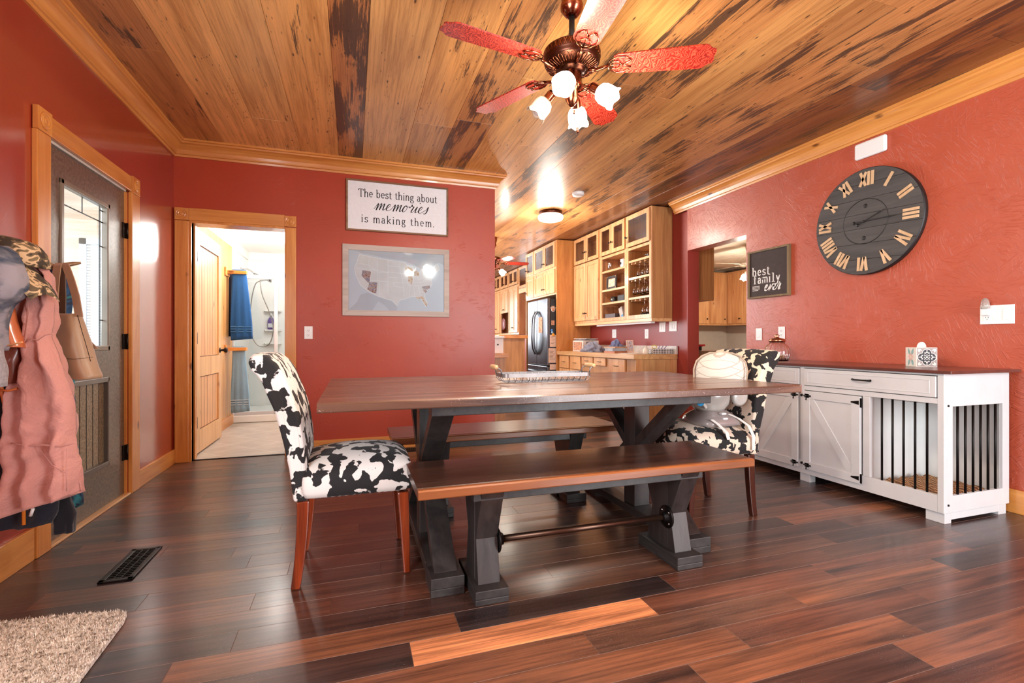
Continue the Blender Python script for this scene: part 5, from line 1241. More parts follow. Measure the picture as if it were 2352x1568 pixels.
# ================================================================== CEILING FAN OVER THE TABLE
M['bulb'] = glow('lit_frosted_shade', (255, 240, 214), 16.0); M['bulb_dim'] = plain('unlit_frosted_shade', (236, 214, 186), .35, var=.02, trans=.25)
bl = NT('red_cherry_burl_blade'); v = bl.coord((1, 1, 1)); wv = bl.n('ShaderNodeTexWave'); wv.inputs['Scale'].default_value = 20; wv.inputs['Distortion'].default_value = 30; wv.inputs['Detail'].default_value = 4; wv.inputs['Detail Scale'].default_value = .8; bl.l(v, wv.inputs[0])
bl.col(bl.ramp(wv.outputs['Fac'], [(.1, lin((110, 20, 15))), (.55, lin((148, 33, 23))), (.95, lin((178, 60, 42)))])); bl.set('Roughness', .3); bl.set('Coat Weight', .2)
M['blade'] = bl.m; M['blade_edge'] = plain('pale_blade_edge', (206, 160, 120), .4)
def ceiling_fan(label, cx_, cy_, z, ph, R_, shades, name='ceiling_fan', metal='copper', blade='blade', lit='bulb', scale=1.0, ztop=ZC, blades=5, parts=True, dirs=None, lamp=None):
    t = thing(name, label, 'ceiling fan', (cx_, cy_, ztop)); o = (cx_, cy_, 0)
    dk = 'copper_dk' if metal == 'copper' else metal
    b = MB(); b.lathe([(.062, ztop), (.066, ztop-.012), (.064, ztop-.05), (.05, ztop-.085), (.046, ztop-.1), (.052, ztop-.12), (.052, ztop-.14), (.03, ztop-.17), (.02, ztop-.175)], 32, o); b.build('canopy', metal, t)
    MB().lathe([(.013, z+.09), (.013, ztop-.17)], 14, o).build('downrod', 'black' if metal == 'copper' else metal, t)
    b = MB(); b.lathe([(.02, z+.1), (.05, z+.095), (.105, z+.085), (.125, z+.07), (.13, z+.066), (.13, z+.03), (.126, z+.024), (.128, z+.016), (.12, z+.006), (.07, z-.014), (.06, z-.018), (.058, z-.03), (0, z-.03)], 48, o); b.build('motor_housing', dk, t)
    if parts:
        b = MB()
        for i in range(36):
            a = 2*PI*i/36; c, s = math.cos(a), math.sin(a)
            b.beam((cx_+.1305*c, cy_+.1305*s, z+.034), (cx_+.1305*math.cos(a+.09), cy_+.1305*math.sin(a+.09), z+.062), .004, .003, (c, s, 0)); b.beam((cx_+.1305*math.cos(a+.09), cy_+.1305*math.sin(a+.09), z+.034), (cx_+.1305*c, cy_+.1305*s, z+.062), .004, .003, (c, s, 0))
        b.build('lattice_band', 'copper', t)
        b = MB()
        for i in range(24):
            a = 2*PI*(i+.5)/24; c, s = math.cos(a), math.sin(a)
            pts = [(.072, -.011), (.084, -.011), (.112, 0), (.118, .002), (.112, 0)]
            for sd in (-1, 1):
                b.tube([(cx_+r_*math.cos(a+sd*wd), cy_+r_*math.sin(a+sd*wd), z+h_) for r_, h_, wd in ((.074, -.0165, .05), (.09, -.0105, .075), (.114, -.0, .075), (.119, .004, .03))], .0022, 5)
        b.build('louvre_ribs', 'copper', t)
    b = MB(); b.lathe([(.045, z-.03), (.047, z-.04), (.047, z-.085), (.05, z-.09), (.044, z-.1), (.03, z-.112), (.03, z-.15), (.02, z-.17), (.008, z-.185), (0, z-.188)], 32, o); b.build('switch_housing', metal, t)
    for k in range(blades):
        a = ph+k*2*PI/blades; m_ = Matrix.Translation((cx_, cy_, z)) @ Matrix.Rotation(a, 4, 'Z') @ Matrix.Rotation(math.radians(-11), 4, 'X')
        out = [(.19, -.048), (.21, -.058), (.35, -.064), (R_-.055, -.07), (R_-.04, -.066), (R_-.02, -.045), (R_-.004, -.04), (R_, -.028), (R_-.004, 0), (R_, .028), (R_-.004, .04), (R_-.02, .045), (R_-.04, .066), (R_-.055, .07), (.35, .064), (.21, .058), (.19, .048)]
        MB(m_).prism(out, -.003, .003).build('blade', blade, t)
        b = MB(m_); zz = -.006
        b.tube([(.075, 0, -.02), (.11, 0, -.026), (.14, .0, -.016), (.165, 0, -.008)], [.009, .008, .008, .007], 8)
        if parts:
            for s in (-1, 1):
                b.tube([(.16, 0, zz), (.175, s*.03, zz), (.205, s*.047, zz), (.24, s*.046, zz), (.262, s*.03, zz), (.268, s*.018, zz), (.25, s*.008, zz), (.235, s*.0, zz)], .0036, 6)
            b.tube([(.17, 0, zz-.001), (.185, .02, zz-.001), (.21, .024, zz-.001), (.228, 0, zz-.001), (.21, -.024, zz-.001), (.185, -.02, zz-.001)], .003, 6, closed=True)
            b.tube([(.235, 0, zz), (.21, 0, zz), (.165, 0, zz)], .0032, 6)
        else: b.box(.15, .25, -.02, .02, -.008, -.003)
        b.build('blade_iron', metal, t)
    for (a, tilt, lm) in shades:
        c, s = math.cos(a), math.sin(a); r0 = .045
        b = MB(); p0 = Vector((cx_+.03*c, cy_+.03*s, z-.12)); p1 = Vector((cx_+.07*c, cy_+.07*s, z-.108)); p2 = Vector((cx_+.098*c, cy_+.098*s, z-.112))
        ax = Vector((c*math.sin(tilt), s*math.sin(tilt), -math.cos(tilt)))
        b.tube([p0, p1, p2], .007, 8); b.lathe([(.0, -.004), (.018, 0), (.022, .012), (.022, .045), (.025, .05), (0, .05)], 20, p2-ax*.012, ax); b.build('lamp_arm', metal, t)
        b = MB(); n_ = 36; rings = []
        q0 = p2+ax*.03; u = ax.orthogonal().normalized(); w_ = ax.cross(u)
        for r_, h_ in ((.022, 0), (.036, .01), (.044, .03), (.045, .05), (.044, .066), (.046, .078), (.05, .084)):
            rr = [r_*(1+.035*math.cos(5*2*PI*i/n_)*(h_/.084)) for i in range(n_)]
            rings.append([q0+ax*(h_+.006*math.cos(5*2*PI*i/n_)*(1 if h_ > .07 else 0))+(u*math.cos(2*PI*i/n_)+w_*math.sin(2*PI*i/n_))*rr[i] for i in range(n_)])
        b.loft(rings, caps=False); o_ = b.build('glass_shade', 'bulb' if lm and lit else 'bulb_dim', t, solid=.003)
        b = MB(); ctr = q0+ax*.055; b.ball(ctr, .029, 8); b.build('bulb', lit if lm else 'bulb_off', o_)
        if lm and lamp: point('fan_bulb_light', tuple(q0+ax*.115), lamp, (1.0, .9, .76), .045)
    b = MB()
    b.tube([(cx_-.012, cy_-.05, z-.09), (cx_-.012, cy_-.05, z-.22)], .0016, 6); b.lathe([(0, 0), (.006, -.008), (.005, -.02), (0, -.026)], 10, (cx_-.012, cy_-.05, z-.22)); b.build('pull_chain', 'copper', t)
    b = MB(); b.tube([(cx_+.004, cy_-.052, z-.09), (cx_+.004, cy_-.052, z-.30)], .0016, 6); b.lathe([(0, 0), (.007, -.006), (.007, -.024), (0, -.03)], 10, (cx_+.004, cy_-.052, z-.30)); b.build('pull_chain', 'copper', t)
    return t
M['bulb_off'] = plain('unlit_bulb', (238, 236, 236), .3, var=0)
M['shade_lit'] = M['bulb']
base_a = math.atan2(-.07*_s*1-.13*_c, -.07*_c-.13*_s)   # near-left shade
ceiling_fan('copper ceiling fan with red blades and lit glass shades hanging above the table', .968, 2.04, 2.297, 3.305, .635,
            [(base_a, .95, True), (base_a+PI/2, .95, True), (base_a+PI, .75, True), (base_a+1.5*PI, .75, False)], lamp=24.0)

# ================================================================== FLOOR REGISTERS, RUG, SLIPPERS
def register(label, x, y, lx, ly, along):
    t = thing('floor_register', label, 'floor vent', (x, y, 0)); b = MB()
    fr = .022
    for q in ((-lx/2, -lx/2+fr, -ly/2, ly/2), (lx/2-fr, lx/2, -ly/2, ly/2), (-lx/2, lx/2, -ly/2, -ly/2+fr), (-lx/2, lx/2, ly/2-fr, ly/2)): b.box(x+q[0], x+q[1], y+q[2], y+q[3], .001, .008)
    b.build('frame', 'iron', t, bevel=.002)
    MB().box(x-lx/2+fr, x+lx/2-fr, y-ly/2+fr, y+ly/2-fr, .001, .0018).build('duct', 'black', t)
    b = MB(); n = 17
    for i in range(n):
        u = (i+.5)/n
        if along == 'Y': yy = y-ly/2+fr+(ly-2*fr)*u; b.beam((x-lx/2+fr, yy, .0045), (x+lx/2-fr, yy, .0045), .0045, .004, (0, 1, 0))
        else: xx = x-lx/2+fr+(lx-2*fr)*u; b.beam((xx, y-ly/2+fr, .0045), (xx, y+ly/2-fr, .0045), .0045, .004, (1, 0, 0))
    for k_2 in range(1, 3):
        if along == 'Y': xx = x-lx/2+fr+(lx-2*fr)*k_2/3; b.box(xx-.002, xx+.002, y-ly/2+fr, y+ly/2-fr, .003, .0075)
        else: yy = y-ly/2+fr+(ly-2*fr)*k_2/3; b.box(x-lx/2+fr, x+lx/2-fr, yy-.002, yy+.002, .003, .0075)
    b.build('grille', 'iron', t)
register('black metal floor vent in the planks near the glazed door', -.958, 2.635, .125, .345, 'Y')
register('brown floor vent below the back wall behind the far bench', .62, 4.60, .34, .12, 'X')

rg = NT('speckled_taupe_shag'); v = rg.coord((1, 1, 1)); n = rg.noise(v, 75, 3, .7)
rg.col(rg.ramp(n, [(.36, lin((92, 78, 68))), (.45, lin((204, 192, 174))), (.56, lin((252, 246, 236)))])); rg.set('Roughness', 1.0); rg.set('Sheen Weight', .4)
RP = [(-1.40, 2.235), (-.84, 2.17), (-.795, 2.14), (-.785, 2.09), (-.765, 1.5), (-1.40, 1.45)]
b = MB(); gx, gy = 90, 90
G = {}
def inside(x, y):
    c = False; n_ = len(RP)
    for i in range(n_):
        (x1_, y1_), (x2_, y2_) = RP[i], RP[(i+1) % n_]
        if (y1_ > y) != (y2_ > y) and x < (x2_-x1_)*(y-y1_)/(y2_-y1_)+x1_: c = not c
    return c
b.prism(RP, .002, .016)
t = thing('rug', 'speckled taupe shag rug on the floor in the near left corner', 'rug', (-1.1, 1.85, 0))
b.build('rug_base', rg.m, t)
# pile: short leaning tufts as real little blades
b = MB(); rnd = random.Random(3); cnt = 0
while cnt < 26000:
    x, y = rnd.uniform(-1.40, -.765), rnd.uniform(1.5, 2.235)
    if not inside(x, y): continue
    cnt += 1; a = rnd.uniform(0, 2*PI); l = rnd.uniform(.006, .014); wv_ = rnd.uniform(.0015, .003); lean = rnd.uniform(.002, .010); dx_, dy_ = math.cos(a), math.sin(a)
    z0_ = .014
    p = [b.bm.verts.new((x-dy_*wv_, y+dx_*wv_, z0_)), b.bm.verts.new((x+dy_*wv_, y-dx_*wv_, z0_)), b.bm.verts.new((x+dx_*lean, y+dy_*lean, z0_+l))]
    b.bm.faces.new(p)
o = b.build('pile', rg.m, t); o['kind'] = 'stuff'
# slipper at the frame edge
t = thing('slipper', 'pink fuzzy slipper with tan sole at the edge of the shag rug', 'slipper', (-1.27, 2.2, .016))
sm = Matrix.Translation((-1.275, 2.155, .018)) @ Matrix.Rotation(math.radians(20), 4, 'Z')
def foot_outline(s_2): return [(s_2*x, s_2*y) for x, y in ((-.045, -.12), (-.02, -.135), (.02, -.135), (.045, -.12), (.048, -.05), (.052, .03), (.05, .09), (.03, .125), (0, .135), (-.03, .125), (-.05, .09), (-.05, .03), (-.046, -.05))]
MB(sm).prism(foot_outline(1.0), 0, .022).build('sole', plain('tan_sole', (206, 150, 112), .7), t, bevel=.006)
b = MB(sm); rings = []
for z, k_2 in ((.022, 1.0), (.045, 1.04), (.062, .9), (.07, .7)): rings.append([(x*k_2, y*k_2+.0*z, z+(.02 if y > .0 else 0)*(z-.02)/.05) for x, y in foot_outline(1.0)])
b.loft(rings); b.build('upper', fabric('pink_fleece', (212, 178, 170), 1.0, 120, .25), t, sub=1)

# ================================================================== KITCHEN
def knob(o, x, y, z):
    b = MB(); b.lathe([(.009, 0), (.006, .006), (.005, .016), (.014, .022), (.015, .028), (.008, .034), (0, .035)], 12, (x, y, z), (-1, 0, 0)); b.build('knob', 'bronze', o)
def cabdoor(t, x, y0_, y1_, z0_, z1_, glassy, ky=None, kz=None):
    """door on a front facing -X at plane x"""
    fw = .055; b = MB()
    for q in ((y0_, y0_+fw, z0_, z1_), (y1_-fw, y1_, z0_, z1_), (y0_+fw, y1_-fw, z1_-fw, z1_), (y0_+fw, y1_-fw, z0_, z0_+fw)): b.box(x-.022, x-.002, *q)
    o = b.build('door', 'hickory', t, bevel=.002)
    if glassy: MB().box(x-.013, x-.01, y0_+fw, y1_-fw, z0_+fw, z1_-fw).build('glass_pane', 'cabpane', o)
    else: MB().box(x-.012, x-.004, y0_+fw-.002, y1_-fw+.002, z0_+fw-.002, z1_-fw+.002).build('door_panel', 'hickory', o)
    if ky is not None: knob(o, x-.022, ky, kz)
    return o
def carcass(t, x0, x1, y0_, y1_, z0_, z1_, shelves=(), mat_out='hick_panel', openfront=True, front_frame=True):
    w_ = .018
    MB().box(x0+.02, x1, y0_, y0_+w_, z0_, z1_).build('side_panel', mat_out, t); MB().box(x0+.02, x1, y1_-w_, y1_, z0_, z1_).build('side_panel', mat_out, t)
    b = MB(); b.box(x1-.01, x1, y0_+w_, y1_-w_, z0_, z1_); b.build('back_panel', 'hick_in', t)
    b = MB(); b.box(x0+.02, x1-.01, y0_+w_, y1_-w_, z0_, z0_+w_); b.build('bottom_panel', 'hick_in', t)
    b = MB(); b.box(x0+.02, x1-.01, y0_+w_, y1_-w_, z1_-w_, z1_); b.build('top_panel', 'hick_in', t)
    for z in shelves: MB().box(x0+.006, x1-.01, y0_+.046, y1_-.046, z-.028, z).build('shelf', 'hickoryX', t)
KX = 3.49; KB = 3.795; ZT = ZC-.012
def frame_stiles(t, x, ys, z0_, z1_, rails, wd=.045):
    b = MB()
    for y in ys: b.box(x, x+.02, y, y+wd, z0_, z1_)
    for z in rails:
        for ya_, yc_ in zip(ys, ys[1:]): b.box(x+.0008, x+.0195, ya_+wd+.0003, yc_-.0003, z[0]+.0005, z[1]-.0005)
    b.build('face_frame', 'hickory', t, bevel=.002)
# 1) stemware cabinet (nearest)
t = thing('wall_cabinet', 'nearest upper cabinet with glass door and hanging stemware shelves', 'cabinet', (KX, 5.36, 1.3))
ya, yb_ = 5.087, 5.655
carcass(t, KX, KB, ya, yb_, 1.31, ZT, (1.60, 1.863, 2.09, 2.262)); frame_stiles(t, KX, (ya, yb_-.045), 1.31, ZT, ((1.31, 1.365), (2.225, 2.262), (ZT-.03, ZT)))
cabdoor(t, KX, ya+.02, yb_-.02, 2.27, ZT-.012, True, yb_-.045, 2.40)
MB().box(KX+.004, KB, ya+.001, 7.25, 1.272, 1.309).build('light_rail', 'hickoryX', t); MB().box(KX+.06, KX+.12, ya+.1, 6.6, 1.25, 1.272).build('under_cabinet_light', 'plastic', t)
for z in (1.572, 1.835, 2.062):
    b = MB()
    for y in (5.16, 5.27, 5.38, 5.49, 5.58): b.box(KX+.03, KB-.03, y-.006, y+.006, z-.018, z); b.box(KX+.03, KB-.03, y-.018, y+.018, z-.022, z-.018)
    b.build('stem_rack', 'hickoryX', t)
# 2) open shelf cabinet
t = thing('wall_cabinet', 'upper cabinet with two glass doors over open shelves, left of the stemware', 'cabinet', (KX, 6.0, 1.3))
ya, yb_ = 5.657, 6.38
carcass(t, KX, KB, ya, yb_, 1.31, ZT, (1.583, 1.772, 2.045, 2.262), 'hick_in'); frame_stiles(t, KX, (ya, yb_-.045), 1.31, ZT, ((1.31, 1.36), (2.225, 2.262), (ZT-.03, ZT)))
cabdoor(t, KX, ya+.02, (ya+yb_)/2-.003, 2.27, ZT-.012, True, (ya+yb_)/2-.03, 2.42); cabdoor(t, KX, (ya+yb_)/2+.003, yb_-.02, 2.27, ZT-.012, True, (ya+yb_)/2+.03, 2.42)
# 3) closed cabinet
t = thing('wall_cabinet', 'upper cabinet with tall solid doors beside the tall end panel', 'cabinet', (KX, 6.8, 1.3))
ya, yb_ = 6.382, 7.25
carcass(t, KX, KB, ya, yb_, 1.31, ZT, (2.262,), 'hick_in'); frame_stiles(t, KX, (ya, yb_-.045), 1.31, ZT, ((1.31, 1.36), (2.225, 2.262), (ZT-.03, ZT)))
ymid = (ya+yb_)/2
cabdoor(t, KX, ya+.02, ymid-.003, 2.27, ZT-.012, True, ymid-.03, 2.42); cabdoor(t, KX, ymid+.003, yb_-.02, 2.27, ZT-.012, True, ymid+.03, 2.42)
cabdoor(t, KX, ya+.02, ymid-.003, 1.35, 2.25, False, ymid-.03, 1.46); cabdoor(t, KX, ymid+.003, yb_-.02, 1.35, 2.25, False, ymid+.03, 1.46)
# 4) fridge enclosure
t = thing('fridge_enclosure', 'tall wooden end panel and cabinets surrounding the black refrigerator', 'cabinet', (3.4, 7.9, 0))
MB().box(3.18, KB, 7.27, 7.30, 0, ZT).build('end_panel', wood('amber_end_panel', (208, 140, 74), (160, 96, 44), 'Z', .35, .3, .3, fine=14), t)
carcass(t, 3.18, KB, 7.302, 8.73, 1.80, ZT, (2.245,), 'hick_in'); frame_stiles(t, 3.18, (7.302, 8.24, 8.685), 1.80, ZT, ((1.80, 1.83), (2.22, 2.26), (ZT-.03, ZT)))
for z0_, z1_, gl_ in ((1.83, 2.22, False), (2.26, ZT-.012, True)):
    cabdoor(t, 3.18, 7.33, 7.785, z0_, z1_, gl_, 7.76, z0_+.1 if gl_ else z0_+.09); cabdoor(t, 3.18, 7.795, 8.26, z0_, z1_, gl_, 7.82, z0_+.1 if gl_ else z0_+.09); cabdoor(t, 3.18, 8.29, 8.71, z0_, z1_, gl_, 8.66, z0_+.1)
MB().box(3.18, KB, 8.73, 8.76, 0, ZT).build('end_panel', 'hick_panel', t)
# refrigerator
M['fridge'] = plain('black_stainless', (104, 106, 112), .3, 1.0, var=.12, nscale=3); M['fridge_side'] = plain('black_fridge_side', (26, 28, 34), .4)
t = thing('refrigerator', 'black stainless french-door refrigerator in the kitchen', 'refrigerator', (3.35, 7.8, 0)); fx, fy0, fy1, fz = 3.03, 7.33, 8.25, 1.735
MB().box(fx+.07, fx+.72, fy0, fy1, .02, fz-.01).build('body', 'fridge_side', t, bevel=.004)
fm_ = (fy0+fy1)/2
for y0_, y1_, z0_, z1_ in ((fy0, fm_-.003, .62, fz), (fm_+.003, fy1, .62, fz), (fy0, fy1, .06, .61)):
    o = MB().box(fx, fx+.066, y0_, y1_, z0_, z1_).build('door', 'fridge', t, bevel=.012)
    if z0_ > .5:
        yh = fm_-.05 if y0_ == fy0 else fm_+.05
        MB().tube(sm3([(fx-.012, yh, .80), (fx-.06, yh, .92), (fx-.075, yh, 1.17), (fx-.06, yh, 1.42), (fx-.012, yh, 1.54)]), .014, 10).build('handle', 'fridge', o)
    else: MB().tube([(fx-.012, y0_+.08, .52), (fx-.06, y0_+.2, .52), (fx-.06, y1_-.2, .52), (fx-.012, y1_-.08, .52)], .014, 10).build('handle', 'fridge', o)
def sheet(name, label, cat, mtx, wd, ht, mat, group=None, lines=None):
    t = thing(name, label, cat, tuple(mtx.translation), group); MB(mtx).box(-wd/2, wd/2, -ht/2, ht/2, 0, .0015).build('sheet', mat, t)
    if lines:
        b = MB(mtx); r = random.Random(len(label))
        for i in range(lines): y = ht*(.36-.7*i/lines); b.box(-wd*.38, wd*r.uniform(.0, .38), y, y+ht*.02, .0015, .002)
        b.build('writing', 'ink', t)
    return t
FS = lambda x, z: basis((x, fy0-.001, z), PX, (0, 0, 1)); FF = lambda y, z: basis((fx-.001, y, z), NY, (0, 0, 1))
M['kraft'] = plain('pinkish_paper', (222, 188, 168), .8, var=.06); M['kraft2'] = plain('tan_print', (196, 142, 112), .8, var=.3, nscale=30)
sheet('paper_note', 'pale note paper high on the side of the refrigerator', 'note', FS(3.205-.07, 1.03), .11, .20, 'kraft', None, 6)
sheet('paper_note', 'long curling list on the side of the refrigerator', 'note', FS(3.13, .79), .15, .24, 'kraft', None, 8)
sheet('paper_note', 'small lower note on the side of the refrigerator', 'note', FS(3.135, .60), .11, .09, 'kraft', None, 3)
sheet('photo_magnet', 'small photo magnet below the paw magnet', 'magnet', FS(3.135, 1.33), .055, .075, 'kraft2')
sheet('child_drawing', 'orange-tan drawing on the refrigerator door beside the handle', 'drawing', FF(7.62, 1.30), .17, .26, 'kraft2')
sheet('paper_note', 'pale paper on the left refrigerator door', 'note', FF(8.08, 1.33), .15, .22, 'kraft', None, 5)
t = thing('paw_magnet', 'pink paw print magnet at the top of the refrigerator side', 'magnet', (3.14, fy0, 1.56))
for nm, dz, mt, k_2 in (('backing', .001, 'plastic', 1.22), ('paw_pad', .003, 'kraft2', 1.0)):
    b = MB(FS(3.14, 1.56)); b.lathe([(.03*k_2, 0), (.03*k_2, dz), (0, dz)], 20, (0, -.014, 0))
    for px_, py_ in ((-.034, .012), (-.013, .034), (.013, .034), (.034, .012)): b.lathe([(.012*k_2, 0), (.012*k_2, dz), (0, dz)], 14, (px_, py_, 0))
    b.build(nm, mt, t)
for x, z, r_, c_, nm in ((3.115, 1.205, .022, (70, 130, 200), 'blue'), (3.12, 1.17, .02, (150, 190, 220), 'pale blue'), (3.14, 1.13, .026, (240, 160, 50), 'orange-yellow')):
    b = MB(FS(x, z)); b.lathe([(r_, 0), (r_*.9, .01), (0, .012)], 14); tag(b.build('round_magnet', plain('magnet_colour', c_, .5, var=0)), nm+' round magnet on the refrigerator side', 'magnet', 'round magnets on the refrigerator side')

# base counter with its drawers
t = thing('kitchen_counter', 'wooden desk-height counter with small drawers below the shelf cabinets', 'counter', (3.5, 6.1, 0)); CZ = .865
MB().box(3.175, KB, 4.98, 7.26, CZ-.06, CZ).build('countertop', 'counter', t, bevel=.004)
MB().box(KB-.02, KB, 4.98, 7.26, CZ, CZ+.10).build('backsplash', plain('pale_tile', (206, 196, 188), .3), t)
b = MB(); b.box(3.215, KB, 5.0, 5.02, .0, CZ-.06); b.build('end_panel', wood('striped_hickory_end', (214, 166, 112), (160, 106, 62), 'Z', .45, 0, 0, fine=26), t)
for x0, x1 in ((3.21, 3.30), (3.70, KB)): MB().box(x0, x1, 4.994, 5.0, 0, CZ-.06).build('end_stile', 'hickory', t)
MB().box(3.215, 3.24, 5.02, 7.26, .55, CZ-.06).build('drawer_rail', 'hick_panel', t); MB().box(3.26, KB, 5.02, 5.64, .08, .8).build('cabinet_box', 'hick_in', t); MB().box(3.26, KB, 6.75, 7.26, .08, .8).build('cabinet_box', 'hick_in', t)
for y0_, y1_, z0_, z1_ in ((5.22, 5.61, .62, .795), (5.22, 5.61, .10, .61), (5.70, 6.02, .69, .795), (6.06, 6.40, .69, .795), (6.45, 6.80, .60, .795), (6.85, 7.2, .60, .795), (6.45, 6.80, .35, .59), (6.85, 7.2, .35, .59), (6.45, 7.2, .10, .34)):
    o = MB().box(3.193, 3.214, y0_, y1_, z0_, z1_).build('drawer', 'hickory', t, bevel=.004); ym_ = (y0_+y1_)/2; zm = (z0_+z1_)/2
    if z1_-z0_ < .4: MB().tube([(3.193, ym_-.05, zm), (3.176, ym_-.04, zm), (3.176, ym_+.04, zm), (3.193, ym_+.05, zm)], .004, 6).build('pull', 'bronze', o)
    else: knob(o, 3.193, y0_+.04, z1_-.06)
MB().box(3.25, KB, 5.64, 6.42, .45, .66).build('dark_knee_panel', 'blackwood', t) if False else None
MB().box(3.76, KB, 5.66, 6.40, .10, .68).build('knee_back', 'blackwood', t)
# things on the counter
t = thing('drawer_organizer', 'small white desktop drawer box at the back of the counter', 'organizer', (3.42, 6.85, CZ))
b = MB(); b.box(3.35, 3.62, 6.66, 7.02, CZ, CZ+.17); b.build('case', plain('off_white_case', (216, 204, 194), .5), t, bevel=.004)
for i in range(2):
    MB().box(3.40, 3.57, 6.65, 6.662, CZ+.03+i*.07, CZ+.085+i*.07).build('drawer_front', plain('smoky_drawer', (130, 108, 104), .3), t, bevel=.003)
b = MB(); b.box(3.343, 3.351, 6.70, 6.98, CZ+.02, CZ+.15); b.build('clear_side', 'kraft2', t)
def magstack(items, x, y, z, group, w_=.24, l_=.30):
    for i, (lab, c_, rz, h_) in enumerate(items):
        m_ = Matrix.Translation((x, y, z)) @ Matrix.Rotation(rz, 4, 'Z'); b = MB(m_); b.box(-w_/2, w_/2, -l_/2, l_/2, 0, h_)
        tag(b.build('magazine' if h_ < .02 else 'book', plain('cover', c_, .5), bevel=.001), lab, 'magazine' if h_ < .02 else 'book', group); z += h_+.0005
magstack([('dark magazine lying on the white drawer box, bottom of its stack', (96, 88, 92), .1, .012), ('grey magazine in the middle of the stack on the white drawer box', (150, 140, 140), -.2, .010), ('pale magazine on top of the white drawer box', (196, 186, 178), .25, .010)], 3.49, 6.84, CZ+.1705, 'magazines on the drawer box')
def heap(name, label, cat, c, rx, ry, h_, mat, seed, z=CZ):
    b = MB(); nx = 40; ny = 14; rings = []
    for j in range(ny+1):
        u = j/ny; rr = math.cos(u*PI/2)**.6 if u < 1 else 0.02; ring = []
        for i in range(nx):
            a = 2*PI*i/nx; q = noise.noise((math.cos(a)*2.6+seed, math.sin(a)*2.6, u*3.2)); k_2 = rr*(1+.55*q)
            ring.append((c[0]+rx*k_2*math.cos(a), c[1]+ry*k_2*math.sin(a), z+h_*u*(1+.35*q)+(.012*math.sin(a*5+u*4) if 0 < j < ny else 0)))
        rings.append(ring)
    b.loft(rings); return tag(b.build(name, mat), label, cat)
heap('folded_clothes', 'crumpled grey-blue clothing heap on the counter in front of the drawer box', 'clothing', (3.36, 6.35), .13, .23, .13, fabric('grey_denim', (120, 120, 136), .9, 90, .2, .5), 2)
heap('folded_clothes', 'blue-grey garment lying behind the crumpled heap on the counter', 'clothing', (3.66, 6.22), .085, .12, .17, fabric('blue_denim', (108, 118, 158), .9, 90, .2, .5), 5)
magstack([('orange-brown wooden book lowest in the small stack on the counter', (176, 104, 66), .05, .025), ('grey box-like book in the small stack on the counter', (150, 158, 166), -.1, .04), ('tan book topmost in the small stack on the counter', (170, 130, 96), .1, .018)], 3.42, 5.82, CZ, 'small stack of books on the counter', .2, .26)
t = thing('photo_card', 'small standing photo card behind the books on the counter', 'card', (3.62, 5.78, CZ)); b = MB(basis((3.62, 5.78, CZ+.09), (1, -.35, 0), (0, .12, 1))); b.box(-.05, .05, -.085, .085, 0, .006); b.build('card', 'kraft', t); b = MB(basis((3.62, 5.779, CZ+.09), (1, -.35, 0), (0, .12, 1))); b.box(-.04, .04, -.06, .07, .006, .007); b.build('picture', pm.m, t)
t = thing('papers', 'white papers spread on the counter beside the patterned box', 'papers', (3.45, 5.4, CZ)); b = MB()
for i in range(3): b.M = Matrix.Translation((3.43+.03*i, 5.50-.08*i, CZ+.002*i+.001)) @ Matrix.Rotation(.3*i-.2, 4, 'Z'); b.box(-.1, .1, -.14, .14, 0, .0015)
b.build('sheets', 'paper', t)
pb = NT('black_white_diamond_card'); v = pb.coord((1, 1, 1)); ck = pb.n('ShaderNodeTexChecker'); mpn = pb.n('ShaderNodeMapping'); mpn.inputs['Rotation'].default_value = (0, PI/4, 0); pb.l(v, mpn.inputs[0]); pb.l(mpn.outputs[0], ck.inputs[0]); ck.inputs['Scale'].default_value = 62; ck.inputs['Color1'].default_value = lin((40, 38, 40)); ck.inputs['Color2'].default_value = lin((226, 220, 214)); pb.col(ck.outputs[0])
t = thing('patterned_box', 'black and white diamond-patterned box at the near end of the counter', 'box', (3.6, 5.09, CZ))
b = MB()
for q in ((3.48, 3.76, 5.03, 5.04), (3.48, 3.76, 5.15, 5.16), (3.48, 3.49, 5.04, 5.15), (3.75, 3.76, 5.04, 5.15), (3.48, 3.76, 5.03, 5.16)): b.box(q[0], q[1], q[2], q[3], CZ, CZ+(.065 if q[1]-q[0] < .2 or q[3]-q[2] < .02 else .004))
b.build('box', pb.m, t)
b = MB()
for i in range(3): b.tube([(3.56+.03*i, 5.09, CZ+.012), (3.62+.05*i, 5.10, CZ+.10)], .005, 6)
b.build('pens', plain('lilac_pens', (150, 140, 190), .4), t)
t = thing('small_bottle', 'small cream bottle beside the patterned box on the counter', 'bottle', (3.42, 5.1, CZ)); MB().lathe([(.028, 0), (.034, .01), (.034, .06), (.018, .075), (.014, .09), (.016, .092), (.016, .105), (0, .105)], 16, (3.42, 5.1, CZ)).build('body', plain('cream_bottle', (226, 214, 196), .4), t)
b = MB(); b.tube([(3.52+.035*math.cos(a), 5.07, CZ+.09+.02*math.sin(a)) for a in [2*PI*i/14 for i in range(14)]], .005, 6, closed=True); tag(b.build('tape_ring', plain('yellow_ring', (222, 200, 96), .4)), 'yellow ring standing behind the small cream bottle', 'ring')
